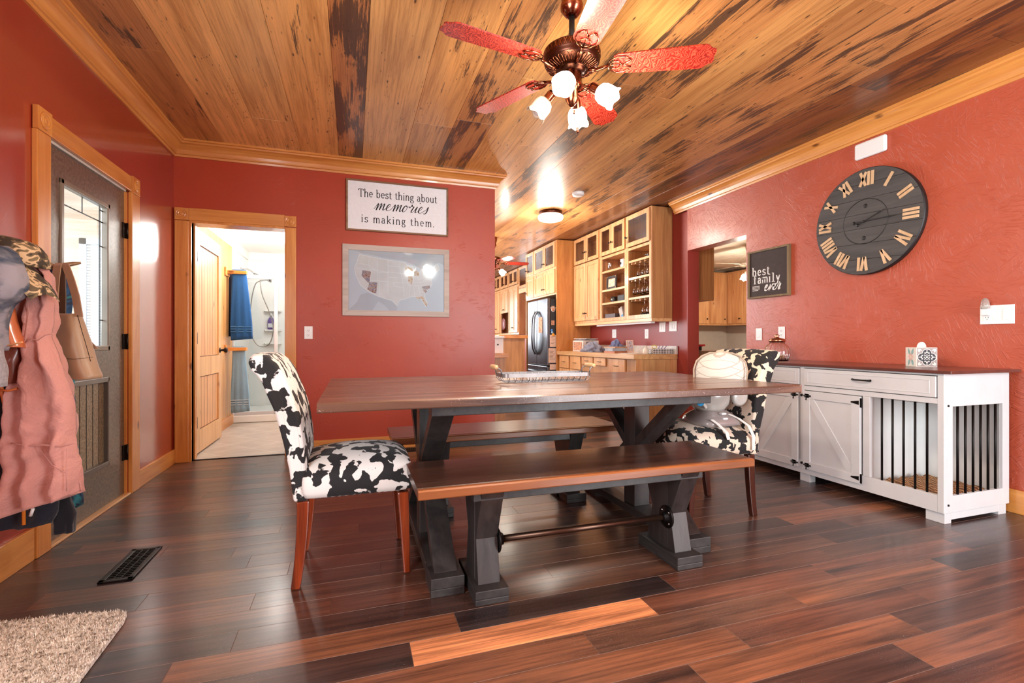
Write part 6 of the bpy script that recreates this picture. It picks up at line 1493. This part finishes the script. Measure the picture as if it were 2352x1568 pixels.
# shelf contents
t = thing('tumbler', 'white printed tumbler on the top open shelf', 'tumbler', (3.62, 5.95, 2.046)); MB().lathe([(.036, 0), (.04, .005), (.04, .13), (.034, .135), (.006, .138), (.006, .155), (0, .156)], 20, (3.62, 5.95, 2.047)).build('body', 'plastic', t); b = MB(basis((3.62-.041, 5.95, 2.12), NY, (0, 0, 1))); b.lathe([(.018, 0), (.018, .001), (0, .001)], 16); b.build('print', 'ink', t)
t = thing('tumbler', 'narrow steel tumbler at the left of the top open shelf', 'tumbler', (3.58, 6.24, 2.046)); MB().lathe([(.03, 0), (.036, .12), (.034, .125), (0, .12)], 18, (3.58, 6.24, 2.046)).build('body', 'chrome', t)
t = thing('framed_photo', 'dark framed photo with silver corners on the second open shelf', 'photo frame', (3.56, 6.13, 1.773)); m_ = basis((3.555, 6.14, 1.87), NY, (.05, 0, 1))
framed(t, m_, .27, .19, .02, .016, 'black', 'darkboard', .006); b = MB(m_ @ Matrix.Translation((0, 0, .0103))); b.box(-.09, .09, -.06, .055, 0, .0006); b.build('picture', pm2.m, t)
b = MB(m_ @ Matrix.Translation((0, 0, .0165)))
for sx_ in (-1, 1):
    for sy_ in (-1, 1): b.prism([(sx_*.133, sy_*.093), (sx_*.10, sy_*.093), (sx_*.133, sy_*.06)], 0, .002)
b.build('corner_ornament', 'chrome', t)
t = thing('stoneware_crock', 'grey stoneware canister behind the stile on the second shelf', 'canister', (3.62, 5.76, 1.773)); MB().lathe([(.05, 0), (.058, .01), (.058, .12), (.045, .145), (.05, .15), (0, .15)], 22, (3.62, 5.76, 1.773)).build('body', plain('grey_stoneware', (168, 158, 150), .6), t)
def mug(y, label, hs):
    t = thing('mug', label, 'mug', (3.60, y, 1.584)); MB().lathe([(.038, 0), (.042, .004), (.043, .085), (.039, .085), (.037, .008), (0, .008)], 22, (3.60, y, 1.584)).build('cup', 'black', t)
    b = MB(); b.tube([(3.60-.012, y+hs*.041, 1.584+.07), (3.60-.02, y+hs*.065, 1.584+.065), (3.60-.02, y+hs*.068, 1.584+.03), (3.60-.012, y+hs*.041, 1.584+.018)], .005, 8); b.build('handle', 'black', t)
    b = MB(basis((3.60-.0437, y, 1.63), NY, (0, 0, 1)))
    for i in range(4): b.box(-.016+i*.009, -.01+i*.009, -.006, .008, 0, .0008)
    b.build('print', 'chalk', t)
mug(6.16, 'dark printed mug with its handle to the left on the third open shelf', 1)
t = thing('lidded_box', 'wide black lidded box at the right of the third shelf', 'box', (3.6, 5.88, 1.584)); MB().box(3.54, 3.64, 5.80, 5.97, 1.584, 1.67).build('body', 'black', t, bevel=.004)
t = thing('mesh_tray', 'dark mesh tray on the bottom open shelf', 'tray', (3.58, 6.15, 1.329)); b = MB(); b.box(3.53, 3.66, 6.02, 6.30, 1.33, 1.42); b.build('tray', plain('dark_mesh', (92, 82, 84), .5, .5), t)
t = thing('carton', 'pale blue and white carton leaning on the bottom shelf', 'carton', (3.57, 5.97, 1.33)); b = MB(basis((3.585, 5.95, 1.42), (0, -1, .35), (0, .35, 1))); b.box(-.045, .045, -.085, .085, -.03, .0); b.build('carton', plain('pale_carton', (188, 178, 170), .6), t); b = MB(basis((3.584, 5.95, 1.42), (0, -1, .35), (0, .35, 1))); b.box(-.01, .045, -.085, -.03, 0, .001); b.build('blue_panel', plain('blue_card', (96, 150, 190), .6), t)
# stemware: hanging upside down and standing
def wineglass(x, y, z, up, label, group):
    t = thing('wine_glass', label, 'wine glass', (x, y, z), group); s = 1 if up else -1
    MB().lathe([(.034, 0), (.03, .002), (.006, .005), (.0035, .012), (.0035, .075), (.012, .085), (.03, .10), (.036, .125), (.034, .15), (.029, .17)], 20, (x, y, z), (0, 0, s), caps=False).build('glass', 'clear', t, solid=.0016); return t
for zr, nm, ys_ in ((2.043, 'upper', (5.22, 5.325, 5.435)), (1.816, 'middle', (5.22, 5.325, 5.435, 5.535)), (1.553, 'lower', (5.22, 5.325))):
    for j, y in enumerate(ys_):
        for x in (3.55, 3.66):
            wineglass(x, y, zr, False, 'clear wine glass hanging upside down from the %s rack of the stemware cabinet' % nm, 'wine glasses hanging from the %s rack' % nm)
t = thing('teal_cup', 'pale teal cup standing on the stemware shelf', 'cup', (3.56, 5.19, 1.864)); MB().lathe([(.02, 0), (.036, .02), (.04, .07), (.036, .09), (.032, .09), (.03, .02), (0, .01)], 18, (3.56, 5.145, 1.865)).build('cup', plain('teal_glaze', (128, 196, 190), .3), t)
t = thing('glass_dish', 'shallow clear glass dish on the top stemware shelf', 'dish', (3.6, 5.3, 2.091)); MB().lathe([(.0, .004), (.05, .004), (.10, .03), (.105, .03), (.055, 0), (0, 0)], 28, (3.62, 5.24, 2.092)).build('dish', 'clear', t)
t = thing('glass_decanter', 'clear glass decanter behind the nearest glass cabinet door', 'decanter', (3.62, 5.2, 2.263)); MB().lathe([(.045, 0), (.052, .01), (.055, .06), (.03, .12), (.016, .15), (.016, .2), (.02, .205), (.02, .235), (0, .24)], 24, (3.62, 5.27, 2.264)).build('decanter', plain('frosty_glass', (216, 206, 200), .15, var=0, trans=.6), t)
for i, wh in enumerate(('nearest the side panel', 'second from the side panel', 'in the middle of the row', 'second from the centre stile', 'nearest the centre stile')):
    tag(MB().lathe([(.016, 0), (.018, .012), (.01, .02), (0, .022)], 12, (3.57, 5.2+.055*i, 1.366)).build('bottle_stopper', 'black'), 'small black bottle stopper on the stemware cabinet floor, '+wh, 'bottle stopper', 'black stoppers in the stemware cabinet')
# wall plates over the counter
plate('switch', (3.799, 5.29, 1.205), NY, 'white two-gang switch plate on the kitchen wall, left one of the pair under the cabinet', .13, .125, 2); plate('switch', (3.799, 5.075, 1.21), NY, 'white two-gang switch plate on the kitchen wall, nearest the opening', .15, .125, 2)
plate('outlet', (3.799, 5.64, 1.125), NY, 'white outlet on the kitchen wall above the counter books', .085, .13); plate('outlet', (3.799, 6.495, 1.14), NY, 'white outlet on the kitchen wall above the crumpled clothing', .12, .13)
# far cabinet wall beyond the fridge
t = thing('tall_cabinets', 'far run of tall hickory cabinets with glass tops beyond the refrigerator', 'cabinet', (3.57, 11.5, 1.18)); FX = 3.57
carcass(t, FX, KB, 10.30, 12.95, 1.18, ZT, (2.30,), 'hick_in'); frame_stiles(t, FX, (10.30, 11.02, 11.70, 12.4), 1.18, ZT, ((1.18, 1.22), (2.28, 2.33), (ZT-.03, ZT)))
for y0_, y1_ in ((10.34, 11.0), (11.06, 11.68), (11.74, 12.36)):
    ym_ = (y0_+y1_)/2
    for ya_, yc_ in ((y0_, ym_-.004), (ym_+.004, y1_)):
        ky_ = ym_-.03 if ya_ == y0_ else ym_+.03
        cabdoor(t, FX, ya_, yc_, 2.34, ZT-.012, True, ky_, 2.42)
        if y0_ == 11.06: cabdoor(t, FX, ya_, yc_, 1.72, 2.27, False, ky_, 1.80)
        else: cabdoor(t, FX, ya_, yc_, 1.23, 2.27, False, ky_, 1.34)
pl_ = thing('dinner_plate', 'red-rimmed plate standing in the open cubby of the far cabinets', 'plate', (3.56, 11.3, 1.25)); MB().lathe([(.0, 0), (.09, 0), (.15, .02), (.15, .026), (.088, .008), (0, .008)], 28, (3.56, 11.36, 1.45), (-1, 0, 0)).build('plate', plain('red_brown_glaze', (120, 44, 36), .3), pl_)
t = thing('bridge_cabinet', 'glass-fronted cabinet bridging the doorway left of the refrigerator', 'cabinet', (3.6, 9.5, 2.2)); carcass(t, FX, KB, 8.78, 10.28, 2.2, ZT, (), 'hick_in')
cabdoor(t, FX, 8.80, 9.52, 2.21, ZT-.012, True); cabdoor(t, FX, 9.54, 10.26, 2.21, ZT-.012, True); MB().box(FX-.01, FX+.04, 8.78, 10.28, 2.10, 2.2).build('head_rail', 'hickoryX', t)
# raised bar and lower counter
wb = wood('vertical_hickory_boards', (206, 150, 92), (146, 90, 46), 'Z', .4, .3, .2, fine=16)
t = thing('bar_counter', 'raised bar with vertical hickory boards in front of the refrigerator', 'bar', (2.4, 7.7, 0)); MB().box(2.25, 2.65, 7.35, 8.6, 0, 1.07).build('bar_front', wb, t); MB().box(2.20, 2.69, 7.30, 8.65, 1.07, 1.12).build('bar_top', 'trimY', t, bevel=.005)
t = thing('lower_counter', 'lower wooden kitchen counter beside the end of the red wall', 'counter', (1.5, 6.4, 0)); MB().box(1.15, 1.87, 5.93, 6.9, 0, .81).build('cabinet_box', wb, t); MB().box(1.10, 1.90, 5.88, 6.95, .81, .86).build('countertop', 'trim', t, bevel=.005)
t = thing('white_appliance', 'white kitchen appliance standing on the lower counter beside the red wall', 'appliance', (1.78, 6.1, .86)); MB().box(1.66, 1.87, 6.0, 6.3, .861, 1.06).build('body', 'plastic', t, bevel=.012); MB(basis((1.79, 5.999, .98), PX, (0, 0, 1))).lathe([(.012, 0), (.012, .004), (0, .004)], 12).build('button', 'black', t); MB().box(1.64, 1.88, 5.99, 6.31, 1.061, 1.09).build('lid', 'plastic', t, bevel=.006)
# kitchen ceiling fittings
t = thing('flush_light', 'round flush glass ceiling light glowing in the kitchen', 'ceiling light', (2.44, 5.78, ZC)); lc = (2.44, 5.78, 0)
MB().lathe([(.145, ZC), (.15, ZC-.01), (.15, ZC-.035), (.142, ZC-.042), (0, ZC-.042)], 40, lc).build('pan', 'copper_dk', t)
MB().lathe([(.14, ZC-.043), (.16, ZC-.055), (.165, ZC-.08), (.15, ZC-.105), (.10, ZC-.12), (0, ZC-.124)], 48, lc).build('glass_bowl', glow('prismatic_glow_glass', (255, 236, 208), 5.0), t)
point('flush_light_lamp', (2.44, 5.78, ZC-.19), 52, (1.0, .9, .78), .12)
t = thing('smoke_detector', 'small round white smoke detector on the plank ceiling', 'smoke detector', (2.42, 4.93, ZC)); MB().lathe([(.068, ZC), (.068, ZC-.02), (.06, ZC-.038), (.02, ZC-.042), (0, ZC-.042)], 32, (2.42, 4.93, 0)).build('body', 'plastic', t)
ceiling_fan('second copper ceiling fan with red blades in the far kitchen', 2.16, 7.5, 2.30, -.05, .60, [(-.6, .8, True), (-.6+PI, .8, True)], lamp=14)

# ================================================================== UTILITY ROOM THROUGH THE OPENING
shell('wall_utility', 'bathwhite', (3.91, 7.3, 7.9, 8.0, 0, 2.5), (7.2, 7.3, 3.0, 7.9, 0, 2.5), (3.91, 7.3, 2.9, 3.0, 0, 2.5))
bpy.data.objects['wall_utility'].data.materials[0] = plain('greige_wall', (196, 186, 174), .7, var=.02)
struct(MB().box(3.91, 7.3, 2.9, 8.0, 2.44, 2.5).build('ceiling', plain('cream_ceiling', (232, 216, 196), .8)))
struct(MB().box(XR+.16, 7.3, 2.9, 8.0, -.05, -.001).build('floor', plain('utility_floor', (150, 130, 110), .5)))
t = thing('utility_cabinet', 'plain brown cabinet side hanging just inside the opening', 'cabinet', (4.1, 5.0, 1.53)); MB().box(3.915, 4.27, 4.90, 5.6, 1.53, 2.43).build('box', 'hick_panel', t)
t = thing('corner_cabinets', 'orange hickory wall cabinets in the corner of the utility room', 'cabinet', (6.2, 7.4, 1.33))
MB().box(5.2, 6.88, 7.55, 7.895, 1.33, 2.35).build('box', 'hickory', t); MB().box(6.88, 7.195, 6.2, 7.895, 1.33, 2.35).build('box', 'hickory', t)
for x0, x1 in ((5.25, 5.62), (5.66, 6.03), (6.06, 6.44), (6.48, 6.85)):
    o = MB().box(x0, x1, 7.53, 7.55, 1.36, 2.32).build('door', 'hickory', t, bevel=.004); b = MB(); b.lathe([(.008, 0), (.014, .02), (0, .03)], 10, (x1-.04, 7.53, 1.45), (0, -1, 0)); b.build('knob', 'bronze', o)
for y0_, y1_ in ((6.25, 6.65), (6.7, 7.1), (7.14, 7.5)):
    o = MB().box(6.86, 6.88, y0_, y1_, 1.36, 2.32).build('door', 'hickory', t, bevel=.004); knob(o, 6.86, y0_+.05, 1.45)
t = thing('utility_counter', 'counter with dark edge seen through the cased opening', 'counter', (4.3, 5.2, 0)); MB().box(3.92, 4.58, 4.93, 5.7, .0, .86).build('base', wb, t); MB().box(3.915, 4.62, 4.89, 5.72, .86, .905).build('countertop', wood('brown_counter_edge', (150, 110, 84), (106, 74, 56), 'X', .4), t); MB().box(4.60, 4.625, 4.885, 4.91, .862, .90).build('corner_bracket', 'chrome', t)
t = thing('detergent_box', 'pale carton with yellow top on the utility counter', 'box', (3.97, 5.05, .905)); MB().box(3.93, 4.045, 5.0, 5.08, .906, 1.06).build('carton', 'paper', t); MB().box(3.93, 4.045, 5.0, 5.08, 1.06, 1.085).build('yellow_top', plain('yellow_card', (226, 178, 66), .6), t)
t = thing('red_container', 'small dark container with a red lid on the utility counter', 'container', (4.13, 5.06, .905)); MB().box(4.07, 4.19, 5.02, 5.10, .906, .955).build('body', 'black', t, bevel=.006); MB().box(4.06, 4.20, 5.01, 5.11, .955, .982).build('lid', plain('red_lid', (196, 30, 48), .4), t, bevel=.006); MB().box(4.20, 4.25, 5.03, 5.09, .962, .985).build('lid_tab', plain('red_tab', (196, 30, 48), .4), t, bevel=.004)
M['cream'] = plain('cream_fan_enamel', (236, 224, 206), .35)
ceiling_fan('cream ceiling fan with bell shades in the utility room', 5.55, 5.62, 2.16, .42, .62, [(-1.9, .55, True), (-.5, .55, True), (1.4, .55, True)], metal='cream', blade='cream', ztop=2.44, parts=False, lamp=26)

# ================================================================== COATS BY THE GLAZED DOOR
def _interp(rows, n):
    out = []; m_ = len(rows)-1
    for i in range(n+1):
        t_ = i/n*m_; k_2 = min(int(t_), m_-1); u = t_-k_2
        p0, p1, p2, p3 = rows[max(0, k_2-1)], rows[k_2], rows[k_2+1], rows[min(m_, k_2+2)]
        out.append([0.5*(2*p1[j]+(p2[j]-p0[j])*u+(2*p0[j]-5*p1[j]+4*p2[j]-p3[j])*u*u+(3*p1[j]-p0[j]-3*p2[j]+p3[j])*u**3) for j in range(len(p1))])
    return out
def drape(rows, d, th, folds=6, amp=.010, slant=0.0, seed=0, n=44, k=64, sq=.75, crumple=.006):
    """closed hanging-cloth body; rows = (height px, left px, right px) measured in the photo at distance d"""
    b = MB(); rings = []; R_ = _interp(rows, n)
    for i, (py, l, r) in enumerate(R_):
        L, Rr = ond(l, py, d), ond(r, py, d); c = (L+Rr)/2; hw = (Rr-L).length/2; u0 = i/n; ring = []
        for j in range(k):
            a = 2*PI*j/k; ca, sa = math.cos(a), math.sin(a)
            x = hw*abs(ca)**sq*(1 if ca > 0 else -1); y = th*abs(sa)**.8*(1 if sa > 0 else -1)*min(1, .45+u0*1.2)
            ph = seed*1.7; f = math.sin(folds*(x/hw+1)*1.5+ph+2.2*noise.noise((x*6, u0*2.5, seed)))*amp*(.35+u0)
            q = noise.noise((x*16, c.z*13, seed+(.5 if sa > 0 else 3)))*crumple*2+noise.noise((x*38, c.z*30, seed+9))*crumple*.8
            p = c+RIGHT*(x*(1+q*.5))+FWD*(y+(f+q)*(1 if abs(sa) > .15 else .3))+UP*(slant*(x/hw)*u0*u0+q*.4)
            ring.append(p)
        rings.append(ring)
    b.loft(rings); return b
W_ = lambda px, py, d: ond(px, py, d)
t = thing('coat_rack', 'wall coat rack with long curved wooden pegs holding the coats', 'coat rack', (XL, 2.3, 1.3))
pegw = wood('olive_brown_peg_wood', (150, 112, 72), (96, 66, 40), 'Y', .45, 0, .3)
MB().box(XL, XL+.03, 1.75, 2.6, 1.27, 1.40).build('backboard', 'trimY', t, bevel=.005)
MB().tube([(XL+.025, 2.40, 1.33), (XL+.10, 2.40, 1.33), W_(70, 590, 1.88), W_(95, 600, 1.90), W_(124, 613, 1.93), W_(150, 609, 1.96), W_(170, 606, 1.98), W_(187, 604, 1.99)], [.013, .013, .012, .011, .011, .010, .008, .004], 10).build('peg', pegw, t)
for yy, d_ in ((2.22, .28), (2.02, .26)):
    MB().tube([(XL+.025, yy, 1.33), (XL+d_*.5, yy, 1.31), (XL+d_, yy+.03, 1.34), (XL+d_+.03, yy+.05, 1.37)], [.013, .012, .010, .005], 10).build('peg', pegw, t)
pinkf = fabric('dusty_pink_cotton', (198, 140, 130), .8, 240, .05, .4)
t = thing('pink_jacket', 'dusty pink hooded jacket hanging on the coat rack', 'jacket', tuple(W_(90, 900, 1.76)))
drape([(585, 52, 98), (620, 38, 112), (670, 44, 120), (730, 50, 124), (775, 54, 120), (800, 52, 126), (860, 42, 150), (930, 36, 172), (990, 30, 175), (1018, 28, 174), (1060, 22, 180), (1110, 16, 184), (1160, 8, 186)], 1.76, .055, 5, .022, .045, 2, 70, 110, .75, .011).build('body', pinkf, t)
b = MB(); b.tube([W_(px, py, 1.70) for px, py in ((54, 790), (70, 778), (86, 782), (104, 770), (122, 766))], .0018, 6); b.build('waist_drawcord', pinkf, t)
b = MB(); b.tube([W_(px, py, 1.695) for px, py in ((26, 1018), (60, 1024), (100, 1022), (140, 1026), (174, 1016))], .003, 8); b.build('hem_gather', pinkf, t)
for sm_ in (((82, 1020), (120, 1068), (150, 1086)), ((154, 1030), (152, 1080), (153, 1128)), ((58, 660), (66, 720), (56, 786))): MB().tube([W_(px, py, 1.695) for px, py in sm_], .0014, 6).build('seam', pinkf, t)
t = thing('navy_coat', 'long navy coat hanging lowest behind the pink jacket', 'coat', tuple(W_(60, 1000, 1.90)))
drape([(860, -60, 60), (950, -70, 80), (1050, -75, 110), (1120, -80, 130), (1180, -80, 128), (1212, -80, 118)], 1.90, .04, 5, .012, .02, 6, 40, 70).build('body', fabric('navy_wool', (22, 26, 40), .95, 160, .2, .3), t)
drape([(1090, 118, 150), (1140, 122, 160), (1180, 128, 168), (1222, 132, 170)], 1.95, .03, 3, .005, 0, 1, 16, 32).build('sleeve', fabric('black_navy_sleeve', (16, 18, 28), .95, 160, .2, .2), t)
b = MB(); b.tube([W_(54, 1120, 1.845), W_(55, 1205, 1.845)], .006, 6); b.build('orange_tape', plain('orange_tape', (232, 134, 40), .7), t)
b = MB(); b.tube([W_(76, 1168, 1.845), W_(70, 1185, 1.845)], .006, 6); b.build('drawstring_tip', 'plastic', t)
t = thing('teal_jacket', 'dark teal and navy jacket hanging behind the tan tote bag', 'jacket', tuple(W_(140, 700, 2.02)))
drape([(612, 112, 150), (640, 100, 158), (700, 98, 162), (780, 110, 160), (900, 120, 165), (1050, 130, 175), (1130, 140, 184), (1170, 150, 180)], 2.04, .035, 4, .010, .02, 8, 40, 60).build('body', camo('teal_navy_print', [(20, 26, 52), (18, 70, 110), (22, 24, 44), (40, 110, 120)], 12, .75), t)
t = thing('tote_bag', 'tan leather tote bag hanging from the curved peg in front of the door', 'bag', tuple(W_(175, 860, 1.90)))
drape([(721, 122, 181), (728, 122, 182), (760, 124, 192), (800, 128, 204), (840, 132, 216), (862, 136, 226), (870, 142, 224)], 1.89, .045, 1, .0, 0, 3, 30, 56, .45, .002).build('body', fabric('tan_leather', (158, 128, 100), .42, 300, .03), t)
MB().tube([W_(px, py, 1.842) for px, py in ((138, 823), (170, 825), (200, 822), (214, 820))], .0007, 6).build('stitching', 'bronze', t)
MB().tube([W_(px, py, 1.856) for px, py in ((178, 724), (188, 760), (200, 800), (208, 830))], .0012, 6).build('edge_piping', 'bronze', t)
def strip(pts, wd, mat, par, name='strap', nrm=None):
    b = MB(); rings = []
    for i, p in enumerate(pts):
        n_ = FWD; s_2 = RIGHT
        rings.append([p-s_2*wd/2-n_*.002, p+s_2*wd/2-n_*.002, p+s_2*wd/2+n_*.002, p-s_2*wd/2+n_*.002])
    b.loft(rings, smooth=False); return b.build(name, mat, par)
lth = bpy.data.materials['tan_leather']
strip([W_(125, 728, 1.86), W_(125, 680, 1.88), W_(128, 640, 1.90), W_(132, 610, 1.915), W_(136, 604, 1.935)], .030, lth, t, 'handle')
strip([W_(182, 728, 1.86), W_(174, 680, 1.88), W_(162, 640, 1.90), W_(151, 610, 1.925), W_(148, 604, 1.935)], .030, lth, t, 'handle')
strip([W_(142, 728, 1.93), W_(143, 680, 1.95), W_(142, 640, 1.96), W_(141, 608, 1.97)], .030, plain('dark_strap_back', (92, 76, 62), .5), t, 'handle')
strip([W_(196, 760, 1.93), W_(206, 785, 1.93), W_(222, 801, 1.93)], .014, lth, t, 'side_tie')
t = thing('camouflage_cap', 'tan and brown camouflage cap on top of the coats', 'cap', tuple(W_(60, 590, 1.72)))
cm_ = camo('brown_camouflage', [(58, 50, 40), (98, 84, 62), (206, 178, 140), (120, 104, 74), (74, 62, 50)], 24)
b = MB(); rings = []
c0 = W_(36, 600, 1.72)
for i in range(9):
    u = i/8; ring = []
    for j in range(28):
        a = 2*PI*j/28; r_ = math.cos(u*PI/2)**.55 if i < 8 else .02
        p = Vector((.098*r_*math.cos(a), .085*r_*math.sin(a), .082*math.sin(u*PI/2)))
        ring.append(c0+RIGHT*p.x+FWD*p.y+UP*(p.z-.28*p.x))
    rings.append(ring)
b.loft(rings); b.build('crown', cm_, t)
b = MB(); rings = []
for i in range(9):
    u = i/8; hw = .075*math.cos((u-.15)*1.15)**.6
    c_2 = W_(50, 606, 1.70)+RIGHT*(.105*u)-FWD*.02-UP*(.085*u+.03*u*u)
    rings.append([c_2-FWD*hw+UP*-.018, c_2-FWD*hw*.5+UP*.004, c_2+UP*.010, c_2+FWD*hw*.5+UP*.004, c_2+FWD*hw+UP*-.018, c_2+FWD*hw*.5-UP*.002, c_2+UP*.004, c_2-FWD*hw*.5-UP*.002])
b.loft(rings); b.build('brim', cm_, t)
t = thing('tie_dye_hoodie', 'grey and blue tie-dye hooded top at the left edge of the coats', 'hooded top', tuple(W_(-10, 650, 1.60)))
drape([(566, -60, 5), (590, -70, 30), (630, -72, 42), (660, -72, 44), (680, -70, 36), (700, -70, 20), (740, -70, 6), (800, -72, -4)], 1.60, .07, 2, .012, -.01, 4, 40, 60).build('body', camo('blue_grey_tie_dye', [(26, 36, 52), (52, 66, 86), (96, 100, 110), (142, 138, 146)], 15, .7), t)
t = thing('orange_leather_bag', 'glossy orange-brown leather bag tucked between the coats', 'bag', tuple(W_(10, 800, 1.68)))
drape([(704, -20, 24), (712, -24, 30), (750, -20, 38), (790, -16, 50), (798, -16, 52)], 1.68, .035, 1, .004, .0, 5, 26, 44, .6, .003).build('body', plain('orange_leather', (196, 106, 62), .3, coat=.4), t)
b = MB(); b.tube([W_(px, py, 1.63) for px, py in ((-20, 708), (5, 714), (28, 706))], .004, 6); b.tube([W_(px, py, 1.63) for px, py in ((-10, 780), (20, 794), (51, 786))], .003, 6); b.build('edge_stitching', plain('pale_leather_edge', (222, 158, 104), .4), t)
t = thing('brown_leather_satchel', 'dark red-brown leather satchel below the orange bag', 'bag', tuple(W_(0, 860, 1.72)))
drape([(790, -30, 52), (800, -32, 52), (830, -34, 49), (862, -30, 44), (880, -28, 36)], 1.72, .035, 1, .004, .0, 7, 20, 44, .6, .004).build('body', plain('red_brown_leather', (126, 66, 50), .35, coat=.3), t)
b = MB(); b.tube([W_(-10, 894, 1.70), W_(20, 898, 1.70), W_(40, 892, 1.70)], .004, 6); b.tube([W_(0, 880, 1.71), W_(12, 930, 1.73), W_(22, 1010, 1.76)], .007, 6); b.build('carrying_strap', plain('orange_strap', (206, 110, 52), .5), t)
t = thing('grey_sweater', 'grey knit sleeve hanging at the extreme left edge', 'sweater', tuple(W_(-20, 850, 1.55)))
drape([(760, -60, -2), (820, -60, 5), (870, -60, 8), (888, -60, 6)], 1.55, .04, 3, .006, 0, 2, 20, 40).build('sleeve', fabric('grey_knit', (150, 146, 150), 1, 120, .2), t)
